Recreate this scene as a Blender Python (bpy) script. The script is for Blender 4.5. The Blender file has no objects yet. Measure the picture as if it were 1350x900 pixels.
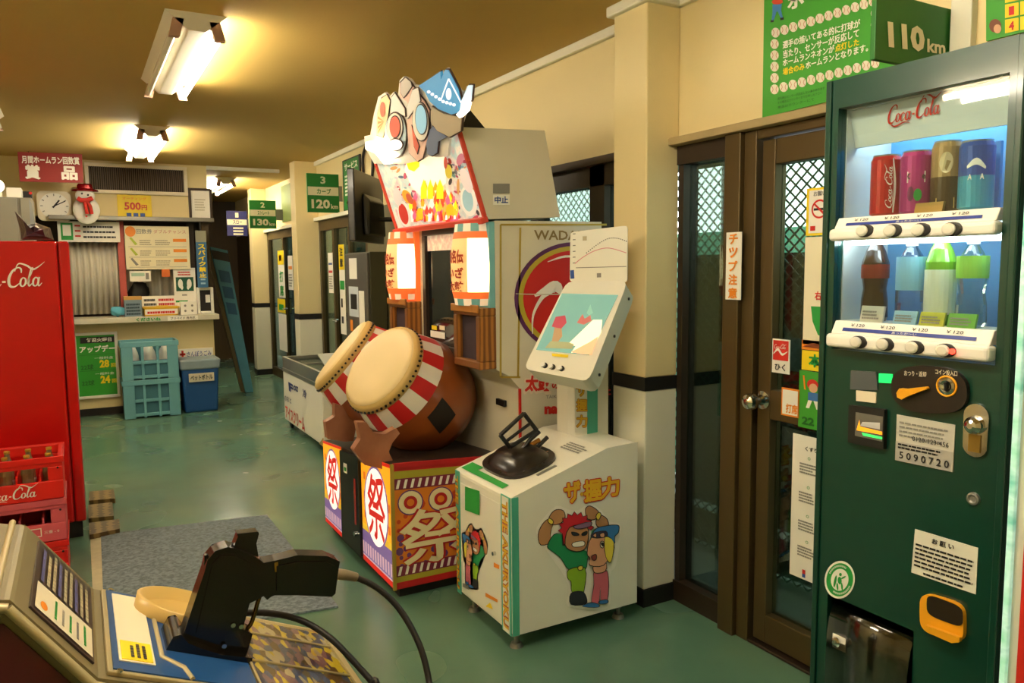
import bpy, bmesh, math, random
from mathutils import Vector, Matrix
random.seed(7)
SC = bpy.context.scene
COL = SC.collection
PI = math.pi
# ------------------------------------------------------------------ camera
FPX, CX, CY, EYE = 1020.0, 675.0, 450.0, 1.45
_d1 = Vector((100 - CX, 357 - CY, FPX)).normalized()          # room depth axis seen by the lens
_p = Vector((1100 - CX, 347 - CY, FPX))
_up = _d1.cross(_p).normalized()
if _up.y > 0: _up = -_up
_rt = _d1.cross(_up)
if _rt.x < 0: _rt = -_rt
AX = (_rt, _d1, _up)                                          # world X, Y, Z in lens coordinates (x right, y down, z forward)
EYEP = Vector((0, 0, EYE))
cam = bpy.data.cameras.new('camera'); camo = bpy.data.objects.new('camera', cam); COL.objects.link(camo)
cam.sensor_width = 36.0; cam.lens = 36.0 * FPX / 1350.0; cam.clip_start = 0.02; cam.clip_end = 200
def lens2world(v): return Vector((AX[0].dot(v), AX[1].dot(v), AX[2].dot(v)))
cx_, cy_, cz_ = lens2world(Vector((1, 0, 0))), lens2world(Vector((0, -1, 0))), lens2world(Vector((0, 0, -1)))
camo.matrix_world = Matrix(((cx_.x, cy_.x, cz_.x, 0), (cx_.y, cy_.y, cz_.y, 0), (cx_.z, cy_.z, cz_.z, EYE), (0, 0, 0, 1)))
SC.camera = camo
# ------------------------------------------------------------------ view, world, sun
SC.view_settings.view_transform = 'Standard'; SC.view_settings.look = 'None'
SC.view_settings.gamma = 1.0; SC.view_settings.exposure = 1.32; SC.view_settings.use_curve_mapping = False
SC.cycles.use_denoising = True
SC.cycles.max_bounces = 8; SC.cycles.transparent_max_bounces = 16
W = bpy.data.worlds.new('sky'); SC.world = W; W.use_nodes = True
bg = W.node_tree.nodes['Background']; bg.inputs[0].default_value = (0.93, 0.98, 1.0, 1); bg.inputs[1].default_value = 3.2
TUBE = 30.0                                                   # strength of a lit fluorescent tube
# ------------------------------------------------------------------ pixel <-> place
def ray(x, y): return lens2world(Vector((x - CX, y - CY, FPX)))
def hit(x, y, ax, val):
    r = ray(x, y); return EYEP + r * ((val - EYEP[ax]) / r[ax])
def onplane(p0, n, off=0.0):
    p0, n = Vector(p0), Vector(n).normalized()
    if n.dot(EYEP - p0) < 0: n = -n
    p1 = p0 + n * off
    def f(x, y, extra=0.0):
        r = ray(x, y); q = p1 + n * extra
        return EYEP + r * (n.dot(q - EYEP) / n.dot(r))
    return f
def plX(v, off=0.002): return onplane((v, 0, 0), (1, 0, 0), off)
def plY(v, off=0.002): return onplane((0, v, 0), (0, 1, 0), off)
# ------------------------------------------------------------------ materials
def lin(h):
    h = h.lstrip('#'); c = [int(h[i:i + 2], 16) / 255 for i in (0, 2, 4)]
    return [x / 12.92 if x <= .04045 else ((x + .055) / 1.055) ** 2.4 for x in c]
MATS = {}
def mat(name, col, rough=.5, metal=0., var=.08, scale=6., bump=0., bscale=60., emis=0., ecol=None, coat=0., stretch=None):
    if name in MATS: return MATS[name]
    m = bpy.data.materials.new(name); m.use_nodes = True; nt = m.node_tree; N = nt.nodes; L = nt.links
    b = N['Principled BSDF']; b.inputs['Roughness'].default_value = rough; b.inputs['Metallic'].default_value = metal
    b.inputs['Coat Weight'].default_value = coat; b.inputs['Coat Roughness'].default_value = .08
    tc = N.new('ShaderNodeTexCoord'); mp = N.new('ShaderNodeMapping'); L.new(tc.outputs['Object'], mp.inputs[0])
    if stretch: mp.inputs['Scale'].default_value = stretch
    c = lin(col)
    nz = N.new('ShaderNodeTexNoise'); nz.inputs['Scale'].default_value = scale; nz.inputs['Detail'].default_value = 4
    L.new(mp.outputs[0], nz.inputs[0])
    mx = N.new('ShaderNodeMix'); mx.data_type = 'RGBA'; L.new(nz.outputs[0], mx.inputs[0])
    mx.inputs[6].default_value = [x * (1 - var) for x in c] + [1]; mx.inputs[7].default_value = [min(1, x * (1 + var)) for x in c] + [1]
    L.new(mx.outputs[2], b.inputs['Base Color'])
    if bump:
        n2 = N.new('ShaderNodeTexNoise'); n2.inputs['Scale'].default_value = bscale; L.new(mp.outputs[0], n2.inputs[0])
        bp = N.new('ShaderNodeBump'); bp.inputs['Strength'].default_value = bump; bp.inputs['Distance'].default_value = .01
        L.new(n2.outputs[0], bp.inputs['Height']); L.new(bp.outputs[0], b.inputs['Normal'])
    if emis:
        b.inputs['Emission Color'].default_value = lin(ecol or col) + [1]; b.inputs['Emission Strength'].default_value = emis
    MATS[name] = m; return m
def ramp_mat(name, stops, scale, rough=.5, kind='noise', detail=6., stretch=(1, 1, 1), bump=0., emis=0., coat=0., metal=0., dist=0.):
    if name in MATS: return MATS[name]
    m = bpy.data.materials.new(name); m.use_nodes = True; nt = m.node_tree; N = nt.nodes; L = nt.links
    b = N['Principled BSDF']; b.inputs['Roughness'].default_value = rough; b.inputs['Coat Weight'].default_value = coat
    b.inputs['Metallic'].default_value = metal
    tc = N.new('ShaderNodeTexCoord'); mp = N.new('ShaderNodeMapping'); mp.inputs['Scale'].default_value = stretch
    L.new(tc.outputs['Object'], mp.inputs[0])
    if kind == 'noise':
        t = N.new('ShaderNodeTexNoise'); t.inputs['Scale'].default_value = scale; t.inputs['Detail'].default_value = detail
        t.inputs['Distortion'].default_value = dist; out = t.outputs[0]
    elif kind == 'cell':
        t = N.new('ShaderNodeTexVoronoi'); t.inputs['Scale'].default_value = scale
        s = N.new('ShaderNodeSeparateColor'); L.new(t.outputs['Color'], s.inputs[0]); out = s.outputs[0]
    else:
        t = N.new('ShaderNodeTexWave'); t.inputs['Scale'].default_value = scale; t.inputs['Distortion'].default_value = dist
        t.inputs['Detail'].default_value = 3; out = t.outputs['Fac']
    L.new(mp.outputs[0], t.inputs[0])
    r = N.new('ShaderNodeValToRGB'); L.new(out, r.inputs[0])
    if kind == 'cell': r.color_ramp.interpolation = 'CONSTANT'
    e = r.color_ramp.elements
    while len(e) < len(stops): e.new(.5)
    for k, (p, c) in enumerate(stops): e[k].position = p; e[k].color = lin(c) + [1]
    L.new(r.outputs[0], b.inputs['Base Color'])
    if emis:
        L.new(r.outputs[0], b.inputs['Emission Color']); b.inputs['Emission Strength'].default_value = emis
    if bump:
        bp = N.new('ShaderNodeBump'); bp.inputs['Strength'].default_value = bump; bp.inputs['Distance'].default_value = .004
        L.new(out, bp.inputs['Height']); L.new(bp.outputs[0], b.inputs['Normal'])
    MATS[name] = m; return m
def glass_mat(name, tint='#eef6f2', refl=.5, rough=.02, base=.04):
    if name in MATS: return MATS[name]
    m = bpy.data.materials.new(name); m.use_nodes = True; nt = m.node_tree; N = nt.nodes; L = nt.links
    N.remove(N['Principled BSDF']); out = N['Material Output']
    t = N.new('ShaderNodeBsdfTransparent'); t.inputs[0].default_value = lin(tint) + [1]
    g = N.new('ShaderNodeBsdfGlossy'); g.inputs['Roughness'].default_value = rough
    fr = N.new('ShaderNodeFresnel'); fr.inputs[0].default_value = 1.45
    ml = N.new('ShaderNodeMath'); ml.operation = 'MULTIPLY_ADD'; ml.inputs[1].default_value = refl; ml.inputs[2].default_value = base
    L.new(fr.outputs[0], ml.inputs[0])
    mx = N.new('ShaderNodeMixShader'); L.new(ml.outputs[0], mx.inputs[0]); L.new(t.outputs[0], mx.inputs[1]); L.new(g.outputs[0], mx.inputs[2])
    L.new(mx.outputs[0], out.inputs[0]); MATS[name] = m; return m
# ------------------------------------------------------------------ mesh builder
_tcache = {}
def text_geo(s, bold):
    k = (s, bold)
    if k in _tcache: return _tcache[k]
    c = bpy.data.curves.new('t', 'FONT'); c.body = s; c.resolution_u = 2; c.offset = bold
    o = bpy.data.objects.new('t', c); COL.objects.link(o)
    me = bpy.data.meshes.new_from_object(o.evaluated_get(bpy.context.evaluated_depsgraph_get()))
    vs = [(v.co.x, v.co.y) for v in me.vertices]; fs = [tuple(p.vertices) for p in me.polygons]
    bpy.data.objects.remove(o); bpy.data.curves.remove(c); bpy.data.meshes.remove(me)
    xs = [v[0] for v in vs]; ys = [v[1] for v in vs]; x0, x1, y0, y1 = min(xs), max(xs), min(ys), max(ys)
    r = ([((x - x0) / (x1 - x0), (y - y0) / (y1 - y0)) for x, y in vs], fs); _tcache[k] = r; return r
def smooth_path(pts, n=6, closed=False):
    P = [Vector(p) for p in pts]; out = []; m = len(P)
    for i in range(m if closed else m - 1):
        if closed: a, b, c, d = P[i - 1], P[i], P[(i + 1) % m], P[(i + 2) % m]
        else: a, b, c, d = P[max(i - 1, 0)], P[i], P[i + 1], P[min(i + 2, m - 1)]
        for k in range(n):
            t = k / n
            out.append(.5 * ((2 * b) + (c - a) * t + (2 * a - 5 * b + 4 * c - d) * t * t + (3 * b - a - 3 * c + d) * t ** 3))
    if not closed: out.append(P[-1])
    return out
class MB:
    def __init__(s): s.v = []; s.f = []; s.mi = []; s.sm = []; s.mats = []
    def add(s, vs, fs, m, smooth=False):
        if m not in s.mats: s.mats.append(m)
        k = s.mats.index(m); b = len(s.v); s.v += [Vector(v) for v in vs]
        for f in fs: s.f.append([i + b for i in f]); s.mi.append(k); s.sm.append(smooth)
        return s
    def box(s, x0, y0, z0, x1, y1, z1, m):
        return s.hexa([(x0, y0, z0), (x1, y0, z0), (x1, y1, z0), (x0, y1, z0), (x0, y0, z1), (x1, y0, z1), (x1, y1, z1), (x0, y1, z1)], m)
    def hexa(s, p, m):
        return s.add(p, [(3, 2, 1, 0), (4, 5, 6, 7), (0, 1, 5, 4), (1, 2, 6, 5), (2, 3, 7, 6), (3, 0, 4, 7)], m)
    def prism(s, pts, vec, m, smooth=False):
        n = len(pts); v = Vector(vec); P = [Vector(p) for p in pts]
        a = P + [p + v for p in P]
        s.add(a, [list(range(n))[::-1], list(range(n, 2 * n))], m)
        return s.add(a, [(i, (i + 1) % n, n + (i + 1) % n, n + i) for i in range(n)], m, smooth)
    def poly(s, pts, m): return s.add(pts, [list(range(len(pts)))], m)
    def bar(s, a, b, w, h, m, up=(0, 0, 1)):
        a, b = Vector(a), Vector(b); d = (b - a).normalized(); u = Vector(up)
        if abs(d.dot(u)) > .98: u = Vector((1, 0, 0))
        r = d.cross(u).normalized() * (w / 2); q = r.cross(d).normalized() * (h / 2)
        return s.hexa([a - r - q, a + r - q, a + r + q, a - r + q, b - r - q, b + r - q, b + r + q, b - r + q], m)
    def tube(s, pts, r, m, n=8, closed=False, caps=True):
        P = [Vector(p) for p in pts]; k = len(P); R = r if isinstance(r, (list, tuple)) else [r] * k
        vs = []; nrm = None
        for i in range(k):
            if closed: t = P[(i + 1) % k] - P[i - 1]
            else: t = P[min(i + 1, k - 1)] - P[max(i - 1, 0)]
            t.normalize()
            if nrm is None: nrm = t.orthogonal().normalized()
            nrm = (nrm - t * nrm.dot(t)); nrm = nrm.normalized() if nrm.length > 1e-6 else t.orthogonal().normalized()
            bn = t.cross(nrm)
            for j in range(n):
                a = 2 * PI * j / n; vs.append(P[i] + (nrm * math.cos(a) + bn * math.sin(a)) * R[i])
        fs = []
        for i in range(k if closed else k - 1):
            for j in range(n):
                a, b = i * n + j, i * n + (j + 1) % n; c, d = ((i + 1) % k) * n + (j + 1) % n, ((i + 1) % k) * n + j
                fs.append((a, b, c, d))
        s.add(vs, fs, m, True)
        if caps and not closed: s.add(vs, [list(range(n))[::-1], list(range((k - 1) * n, k * n))], m)
        return s
    def lathe(s, o, axis, prof, m, n=24, ref=None, sx=1.0, a0=0., a1=2 * PI, smooth=True, mfun=None):
        o, ax = Vector(o), Vector(axis).normalized(); u = Vector(ref) if ref else ax.orthogonal()
        u = (u - ax * u.dot(ax)).normalized(); w = ax.cross(u); full = abs(a1 - a0 - 2 * PI) < 1e-6
        k = n if full else n + 1; vs = []
        for r, t in prof:
            for j in range(k):
                a = a0 + (a1 - a0) * j / n; vs.append(o + ax * t + (u * math.cos(a) * sx + w * math.sin(a)) * r)
        for i in range(len(prof) - 1):
            for j in range(n):
                q = (i * k + j, i * k + (j + 1) % k, (i + 1) * k + (j + 1) % k, (i + 1) * k + j)
                mm = mfun(i, j) if mfun else m
                s.add([vs[z] for z in q], [(0, 1, 2, 3)], mm, smooth)
        return s
    def disc(s, o, axis, r, m, n=24, ref=None, sx=1.0):
        o, ax = Vector(o), Vector(axis).normalized(); u = Vector(ref) if ref else ax.orthogonal()
        u = (u - ax * u.dot(ax)).normalized(); w = ax.cross(u)
        return s.poly([o + (u * math.cos(2 * PI * j / n) * sx + w * math.sin(2 * PI * j / n)) * r for j in range(n)], m)
    def cyl(s, a, b, r, m, n=16, r2=None):
        a, b = Vector(a), Vector(b); L = (b - a).length; r2 = r if r2 is None else r2
        s.lathe(a, b - a, [(r, 0), (r2, L)], m, n); s.disc(a, a - b, r, m, n); return s.disc(b, b - a, r2, m, n)
    def text(s, t, o, u, v, m, bold=0.0):
        o, u, v = Vector(o), Vector(u), Vector(v)
        if bold > .015 and any(ord(c) > 0x2E80 for c in t):       # heavier strokes for kanji and kana: overlaid, slightly shifted prints
            vs, fs = text_geo(t, .012); b = bold * .75; n = len(t); nn = u.cross(v).normalized() * .00008
            if nn.dot(EYEP - o) < 0: nn = -nn
            for k in range(8):
                dx, dy = b * math.cos(k * PI / 4) / n, b * math.sin(k * PI / 4); q = o + u * dx + v * dy + nn * k
                s.add([q + u * x + v * y for x, y in vs], fs, m)
            return s
        vs, fs = text_geo(t, bold)
        return s.add([o + u * x + v * y for x, y in vs], fs, m)
    def ptext(s, t, pl, bl, br, tl, m, bold=0.0, ex=0.0):
        o = pl(bl[0], bl[1], ex); return s.text(t, o, pl(br[0], br[1], ex) - o, pl(tl[0], tl[1], ex) - o, m, bold)
    def pp(s, pl, pts, m, ex=0.0): return s.poly([pl(x, y, ex) for x, y in pts], m)
    def pell(s, pl, c, rx, ry, m, ex=0.0, rot=0.0, n=24):
        ca, sa = math.cos(rot), math.sin(rot)
        return s.pp(pl, [(c[0] + rx * math.cos(2 * PI * k / n) * ca - ry * math.sin(2 * PI * k / n) * sa, c[1] + rx * math.cos(2 * PI * k / n) * sa + ry * math.sin(2 * PI * k / n) * ca) for k in range(n)], m, ex)
    def ribbon(s, f, pts, wid, m, n=5):
        """flat stroke: f maps 2-D to place; wid = per-point widths"""
        P = smooth_path([(p[0], p[1], w) for p, w in zip(pts, wid)], n)
        L, R = [], []
        for i, p in enumerate(P):
            t = P[min(i + 1, len(P) - 1)] - P[max(i - 1, 0)]; q = Vector((-t.y, t.x)); q = q.normalized() if q.length else q
            L.append(f(p.x + q.x * p.z / 2, p.y + q.y * p.z / 2)); R.append(f(p.x - q.x * p.z / 2, p.y - q.y * p.z / 2))
        s.rk = (getattr(s, 'rk', 0) + 1) % 16; k = len(P); e = (EYEP - L[0]).normalized() * (.00005 * s.rk)      # later strokes lie over earlier ones
        return s.add([p + e for p in L + R], [(i, i + 1, k + i + 1, k + i) for i in range(k - 1)], m)
    def build(s, name, parent=None, loc=None, bevel=0., seg=2, weld=False):
        if parent is not None:
            base = root_loc(parent)
        else:
            if loc is None:
                n = len(s.v); loc = Vector((sum(v.x for v in s.v) / n, sum(v.y for v in s.v) / n, min(v.z for v in s.v)))
            base = Vector(loc)
        me = bpy.data.meshes.new(name); me.from_pydata([v - base for v in s.v], [], s.f)
        for m in s.mats: me.materials.append(m)
        for p, k, q in zip(me.polygons, s.mi, s.sm): p.material_index = k; p.use_smooth = q
        bm = bmesh.new(); bm.from_mesh(me)
        if weld: bmesh.ops.remove_doubles(bm, verts=bm.verts, dist=1e-5)
        bmesh.ops.recalc_face_normals(bm, faces=bm.faces); bm.to_mesh(me); bm.free()
        o = bpy.data.objects.new(name, me); COL.objects.link(o)
        if parent is not None: o.parent = parent
        else: o.location = base
        if bevel:
            b = o.modifiers.new('bevel', 'BEVEL'); b.width = bevel; b.segments = seg; b.limit_method = 'ANGLE'; b.angle_limit = .6
        return o
def root_loc(o):
    while o.parent: o = o.parent
    return o.location.copy()
def tag(o, label=None, cat=None, group=None, kind=None):
    if label: o['label'] = label
    if cat: o['category'] = cat
    if group: o['group'] = group
    if kind: o['kind'] = kind
    return o
def thing(name, label, cat, loc, group=None, kind=None):
    o = bpy.data.objects.new(name, None); COL.objects.link(o); o.location = loc; o.empty_display_size = .1
    return tag(o, label, cat, group, kind)
def structure(o): o['kind'] = 'structure'; return o
def copy_tree(o, parent=None):
    c = o.copy(); COL.objects.link(c); c.parent = parent
    for ch in list(o.children): copy_tree(ch, c)
    return c
# ------------------------------------------------------------------ the palette
cream = mat('cream_wall_paint', '#e2d09a', .6, var=.06, scale=1.5, bump=.05, bscale=90)
white_paint = mat('white_wall_paint', '#e6e3cd', .5, var=.05, scale=3)
olive_paint = mat('olive_panel', '#6e6742', .6, var=.1)
ceil_m = mat('stained_ceiling', '#c7a755', .75, var=.1, scale=.7, bump=.08, bscale=70)
black_rub = mat('black_rubber', '#15120f', .5, var=.2)
white_pl = mat('white_plastic', '#efece0', .35, var=.04)
ivory = mat('ivory_plastic', '#e8dcc0', .4, var=.05)
grey_met = mat('grey_metal', '#8d8c84', .4, .6, var=.08)
dk_met = mat('dark_metal', '#35322e', .4, .6, var=.1)
chrome = mat('chrome', '#d8d8d6', .12, 1., var=.03)
bronze = mat('bronze_anodised_frame', '#5b4a2a', .4, .5, var=.12, scale=4)
dkbrown = mat('dark_brown_frame', '#33261a', .45, .2, var=.12)
wood = ramp_mat('warm_wood', [(.2, '#7a4a1c'), (.8, '#b0742f')], 3, .45, 'wave', stretch=(4, 4, 1), dist=3)
red = mat('signal_red', '#c81a14', .35, var=.05)
print_black = mat('print_black', '#1d1b1a', .5, var=.1)
print_white = mat('print_white', '#f3efe2', .5, var=.03)
print_red = mat('print_red', '#cf2418', .5, var=.05)
print_green = mat('print_green', '#1f9a3c', .5, var=.05)
print_yellow = mat('print_yellow', '#f3d413', .5, var=.05)
print_orange = mat('print_orange', '#ec8a1c', .5, var=.05)
print_blue = mat('print_blue', '#2a4f9c', .5, var=.05)
print_grey = mat('print_grey', '#8a877e', .5, var=.08)
clear = glass_mat('clear_glass', '#e4efe8', .6)
dimglass = glass_mat('door_glass', '#c2d2c8', .6, .02, .04)
# ------------------------------------------------------------------ the room
CEIL = 2.53; WX = 2.2; FARY = 8.75
def floor_material():
    m = bpy.data.materials.new('worn_green_floor_paint'); m.use_nodes = True; nt = m.node_tree; N = nt.nodes; L = nt.links
    b = N['Principled BSDF']; tc = N.new('ShaderNodeTexCoord')
    def noise(s, d, dist=0.):
        n = N.new('ShaderNodeTexNoise'); n.inputs['Scale'].default_value = s; n.inputs['Detail'].default_value = d
        n.inputs['Distortion'].default_value = dist; L.new(tc.outputs['Object'], n.inputs[0]); return n
    def ramp(src, stops):
        r = N.new('ShaderNodeValToRGB'); L.new(src, r.inputs[0]); e = r.color_ramp.elements
        while len(e) < len(stops): e.new(.5)
        for k, (p, c) in enumerate(stops): e[k].position = p; e[k].color = c
        return r
    c = lambda h: lin(h) + [1]
    base = ramp(noise(.8, 3, .3).outputs[0], [(.2, c('#466f60')), (.5, c('#5a806a')), (.8, c('#748c68'))])
    stain = ramp(noise(.5, 3, .6).outputs[0], [(.42, (0, 0, 0, 1)), (.75, (1, 1, 1, 1))])
    mx = N.new('ShaderNodeMix'); mx.data_type = 'RGBA'; L.new(base.outputs[0], mx.inputs[6]); mx.inputs[7].default_value = c('#646040')
    ml = N.new('ShaderNodeMath'); ml.operation = 'MULTIPLY'; ml.inputs[1].default_value = .55; L.new(stain.outputs[0], ml.inputs[0]); L.new(ml.outputs[0], mx.inputs[0])
    dirt = ramp(noise(3, 6, 0.).outputs[0], [(.45, (0, 0, 0, 1)), (.8, (1, 1, 1, 1))])
    m2 = N.new('ShaderNodeMix'); m2.data_type = 'RGBA'; L.new(mx.outputs[2], m2.inputs[6]); m2.inputs[7].default_value = c('#2c3a30')
    l2 = N.new('ShaderNodeMath'); l2.operation = 'MULTIPLY'; l2.inputs[1].default_value = .2; L.new(dirt.outputs[0], l2.inputs[0]); L.new(l2.outputs[0], m2.inputs[0])
    L.new(m2.outputs[2], b.inputs['Base Color'])
    rr = ramp(noise(1.6, 2).outputs[0], [(.3, (.17, .17, .17, 1)), (.7, (.3, .3, .3, 1))]); L.new(rr.outputs[0], b.inputs['Roughness'])
    bp = N.new('ShaderNodeBump'); bp.inputs['Strength'].default_value = .12; bp.inputs['Distance'].default_value = .01
    L.new(noise(9, 4).outputs[0], bp.inputs['Height']); L.new(bp.outputs[0], b.inputs['Normal'])
    return m
FM = floor_material()
structure(MB().box(-2.6, -1.6, -.08, 2.3, 13.3, 0, FM).build('floor', loc=(0, 0, -.08)))
structure(MB().box(-2.7, -1.7, CEIL, 2.4, 13.4, CEIL + .1, ceil_m).build('ceiling', loc=(0, 0, CEIL)))
structure(MB().box(-2.7, -1.7, 0, -2.6, 13.4, CEIL, cream).build('wall_left', loc=(-2.6, 0, 0)))
structure(MB().box(-2.6, -1.7, 0, 2.3, -1.6, CEIL, cream).build('wall_rear', loc=(0, -1.6, 0)))
corr = mat('dark_corridor_boards', '#4c3d22', .6, var=.2, scale=3, stretch=(6, 6, .6))
structure(MB().box(1.25, 13.2, 0, 2.4, 13.3, CEIL, corr).build('wall_corridor_end', loc=(1.8, 13.2, 0)))
structure(MB().box(1.17, 8.76, 0, 1.25, 13.2, CEIL, corr).build('wall_corridor_side', loc=(1.2, 11, 0)))
# right wall: above the doors, and solid stretches
structure(MB().box(WX, -1.6, 1.954, WX + .1, 8.2, CEIL, cream).box(WX, -1.6, 0, WX + .1, .95, 1.954, cream).box(WX, 4.3, 0, WX + .1, 6.45, 1.954, olive_paint)
          .build('wall_right', loc=(WX, 2, 0)))
structure(MB().box(2.3, 8.2, 1.97, 2.4, 13.2, CEIL, cream).box(2.3, 11.1, 0, 2.4, 13.2, 1.97, corr).box(2.2, 8.16, 0, 2.4, 8.2, CEIL, cream).build('wall_corridor_right', loc=(2.3, 10, 0)))
# far wall with the counter below and the bulkhead above
structure(MB().box(-2.6, FARY, 0, 1.25, FARY + .12, .93, cream).build('wall_counter_front', loc=(0, FARY, 0)))
structure(MB().box(-2.6, FARY, 1.985, 1.25, FARY + .12, CEIL, cream).build('wall_far', loc=(0, FARY, 1.985)))
structure(MB().box(-2.6, FARY + .3, 0, 1.25, FARY + .36, 1.985, dkbrown).box(-2.6, FARY + .12, 1.985, 1.25, FARY + .36, 2.0, dkbrown).build('wall_booth_rear', loc=(0, FARY + .3, 0)))
structure(MB().box(-2.6, FARY - .012, 0, 1.25, FARY, .075, black_rub).build('baseboard_far', loc=(0, FARY, 0)))
structure(MB().box(-.2, FARY - .1, 1.945, 1.29, FARY + .02, 1.985, grey_met).build('trim_1', loc=(.5, FARY, 1.945), bevel=.004))   # ledge under the bulkhead
structure(MB().box(1.25, FARY - .02, 2.495, 2.0, FARY + .03, 2.53, white_paint).build('trim_2', loc=(1.6, FARY, 2.5)))
structure(MB().box(WX - .03, 2.72, 2.485, WX, 7.97, CEIL, white_paint).build('trim_3', loc=(WX, 5, 2.485), bevel=.006))
structure(MB().box(WX - .03, -1.6, 2.485, WX, 2.5, CEIL, white_paint).build('trim_4', loc=(WX, 1, 2.485), bevel=.006))
ledge = mat('weathered_ledge', '#a89468', .6, var=.2, scale=9)
structure(MB().box(WX - .06, .95, 1.935, WX + .01, 2.5, 1.965, ledge).build('trim_5', loc=(WX, 2, 1.935), bevel=.004))
structure(MB().box(WX - .04, 2.72, 1.925, WX + .01, 4.3, 1.96, dkbrown).build('trim_6', loc=(WX, 3.5, 1.925)))
structure(MB().box(WX - .05, 6.45, 1.93, WX + .01, 7.97, 1.965, white_paint).build('trim_7', loc=(WX, 7, 1.93)))
structure(MB().box(2.25, 8.2, 1.94, 2.31, 10.9, 1.975, white_paint).build('trim_8', loc=(2.3, 9.5, 1.94)))
def pillar(name, x0, x1, y0, y1, base=.075):
    r = structure(MB().box(x0, y0, base, x1, y1, .93, white_paint).box(x0, y0, .985, x1, y1, CEIL, cream).build(name, loc=(x0, y0, 0), bevel=.006))
    MB().box(x0 - .003, y0 - .003, .93, x1, y1 + .003, .985, black_rub).build('painted_stripe', r)
    MB().box(x0 - .006, y0 - .006, 0, x1, y1 + .006, base, black_rub).build('base_strip', r)
    return r
c1 = pillar('wall_column_near', 2.03, 2.2, 2.5, 2.72)
MB().box(2.005, 2.47, 2.485, 2.2, 2.745, 2.53, white_paint).build('cornice', c1, bevel=.008)
pillar('wall_column_middle', 1.97, 2.2, 7.97, 8.16)
pillar('wall_column_far', 2.1, 2.3, 10.9, 11.1)
# ------------------------------------------------------------------ glazing on the right wall
def pane(y0, y1, z0, z1, x=2.235): return MB().box(x, y0, z0, x + .006, y1, z1, dimglass)
w1 = structure(MB().box(2.19, 2.2, 1.86, 2.27, 2.5, 1.935, dkbrown).box(2.19, 2.2, 0, 2.27, 2.5, .09, dkbrown).box(2.2, 2.47, .09, 2.27, 2.5, 1.86, dkbrown).build('window_1', loc=(2.2, 2.35, 0)))
pane(2.2, 2.47, .09, 1.86).build('pane', w1)
structure(MB().box(2.16, 2.12, 0, 2.27, 2.2, 1.935, bronze).box(2.18, 2.06, 0, 2.27, 2.12, 1.935, bronze).box(2.18, .95, 1.90, 2.27, 2.06, 1.935, bronze).box(2.18, .95, 0, 2.27, 2.06, .012, dkbrown).build('trim_9', loc=(2.2, 2.1, 0), bevel=.004))
d1 = structure(MB().box(2.2, 1.99, .02, 2.26, 2.05, 1.895, bronze).box(2.2, 1.0, .02, 2.26, 1.07, 1.895, bronze).box(2.2, 1.07, 1.805, 2.26, 1.99, 1.895, bronze)
               .box(2.2, 1.07, .88, 2.26, 1.99, .99, bronze).box(2.2, 1.07, .02, 2.26, 1.99, .13, bronze).build('door_1', loc=(2.23, 1.5, 0), bevel=.004))
pane(1.07, 1.99, .99, 1.805).build('pane', d1); pane(1.07, 1.99, .13, .88).build('pane', d1)
kp = hit(1006, 527, 0, 2.2)
k = MB().lathe((2.2, kp.y, kp.z), (-1, 0, 0), [(.034, 0), (.034, .006), (.02, .01), (.014, .02), (.013, .04), (.022, .046), (.03, .056), (.031, .07), (.026, .082), (.012, .088), (0, .089)], chrome, 24)
k.build('door_knob', d1)
w2 = structure(MB().box(2.2, 3.02, 0, 2.27, 3.14, 1.925, dkbrown).box(2.2, 2.72, 1.83, 2.27, 4.3, 1.925, dkbrown).box(2.2, 2.72, 0, 2.27, 4.3, .1, dkbrown).box(2.2, 3.62, .1, 2.27, 3.7, 1.83, dkbrown).build('window_2', loc=(2.2, 3.5, 0)))
for a, b in ((2.72, 3.02), (3.14, 3.62), (3.7, 4.3)): pane(a, b, .1, 1.83).build('pane', w2)
def glazed_door(name, x, y0, y1, z1, mull):
    d = MB().box(x, y0, 0, x + .06, y1, .12, bronze).box(x, y0, z1 - .1, x + .06, y1, z1, bronze)
    ys = [y0] + mull + [y1 - .06]
    for y in ys: d.box(x, y, .12, x + .06, y + .06, z1 - .1, bronze)
    o = structure(d.build(name, loc=(x, y0, 0), bevel=.003))
    for a, b in zip(ys[:-1], ys[1:]): MB().box(x + .028, a + .06, .12, x + .034, b, z1 - .1, dimglass).build('pane', o)
    return o
d2 = glazed_door('door_2', 2.2, 6.45, 7.97, 1.93, [6.95, 7.45])
d3 = glazed_door('door_3', 2.3, 8.2, 10.9, 1.94, [9.0, 9.1, 10.0])
for d, x, y in ((d2, 2.2, 7.38), (d3, 2.3, 9.9)):
    MB().tube([(x, y, .95), (x - .05, y, .95), (x - .05, y - .1, .95)], .011, chrome, 8).build('door_handle', d)
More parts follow.
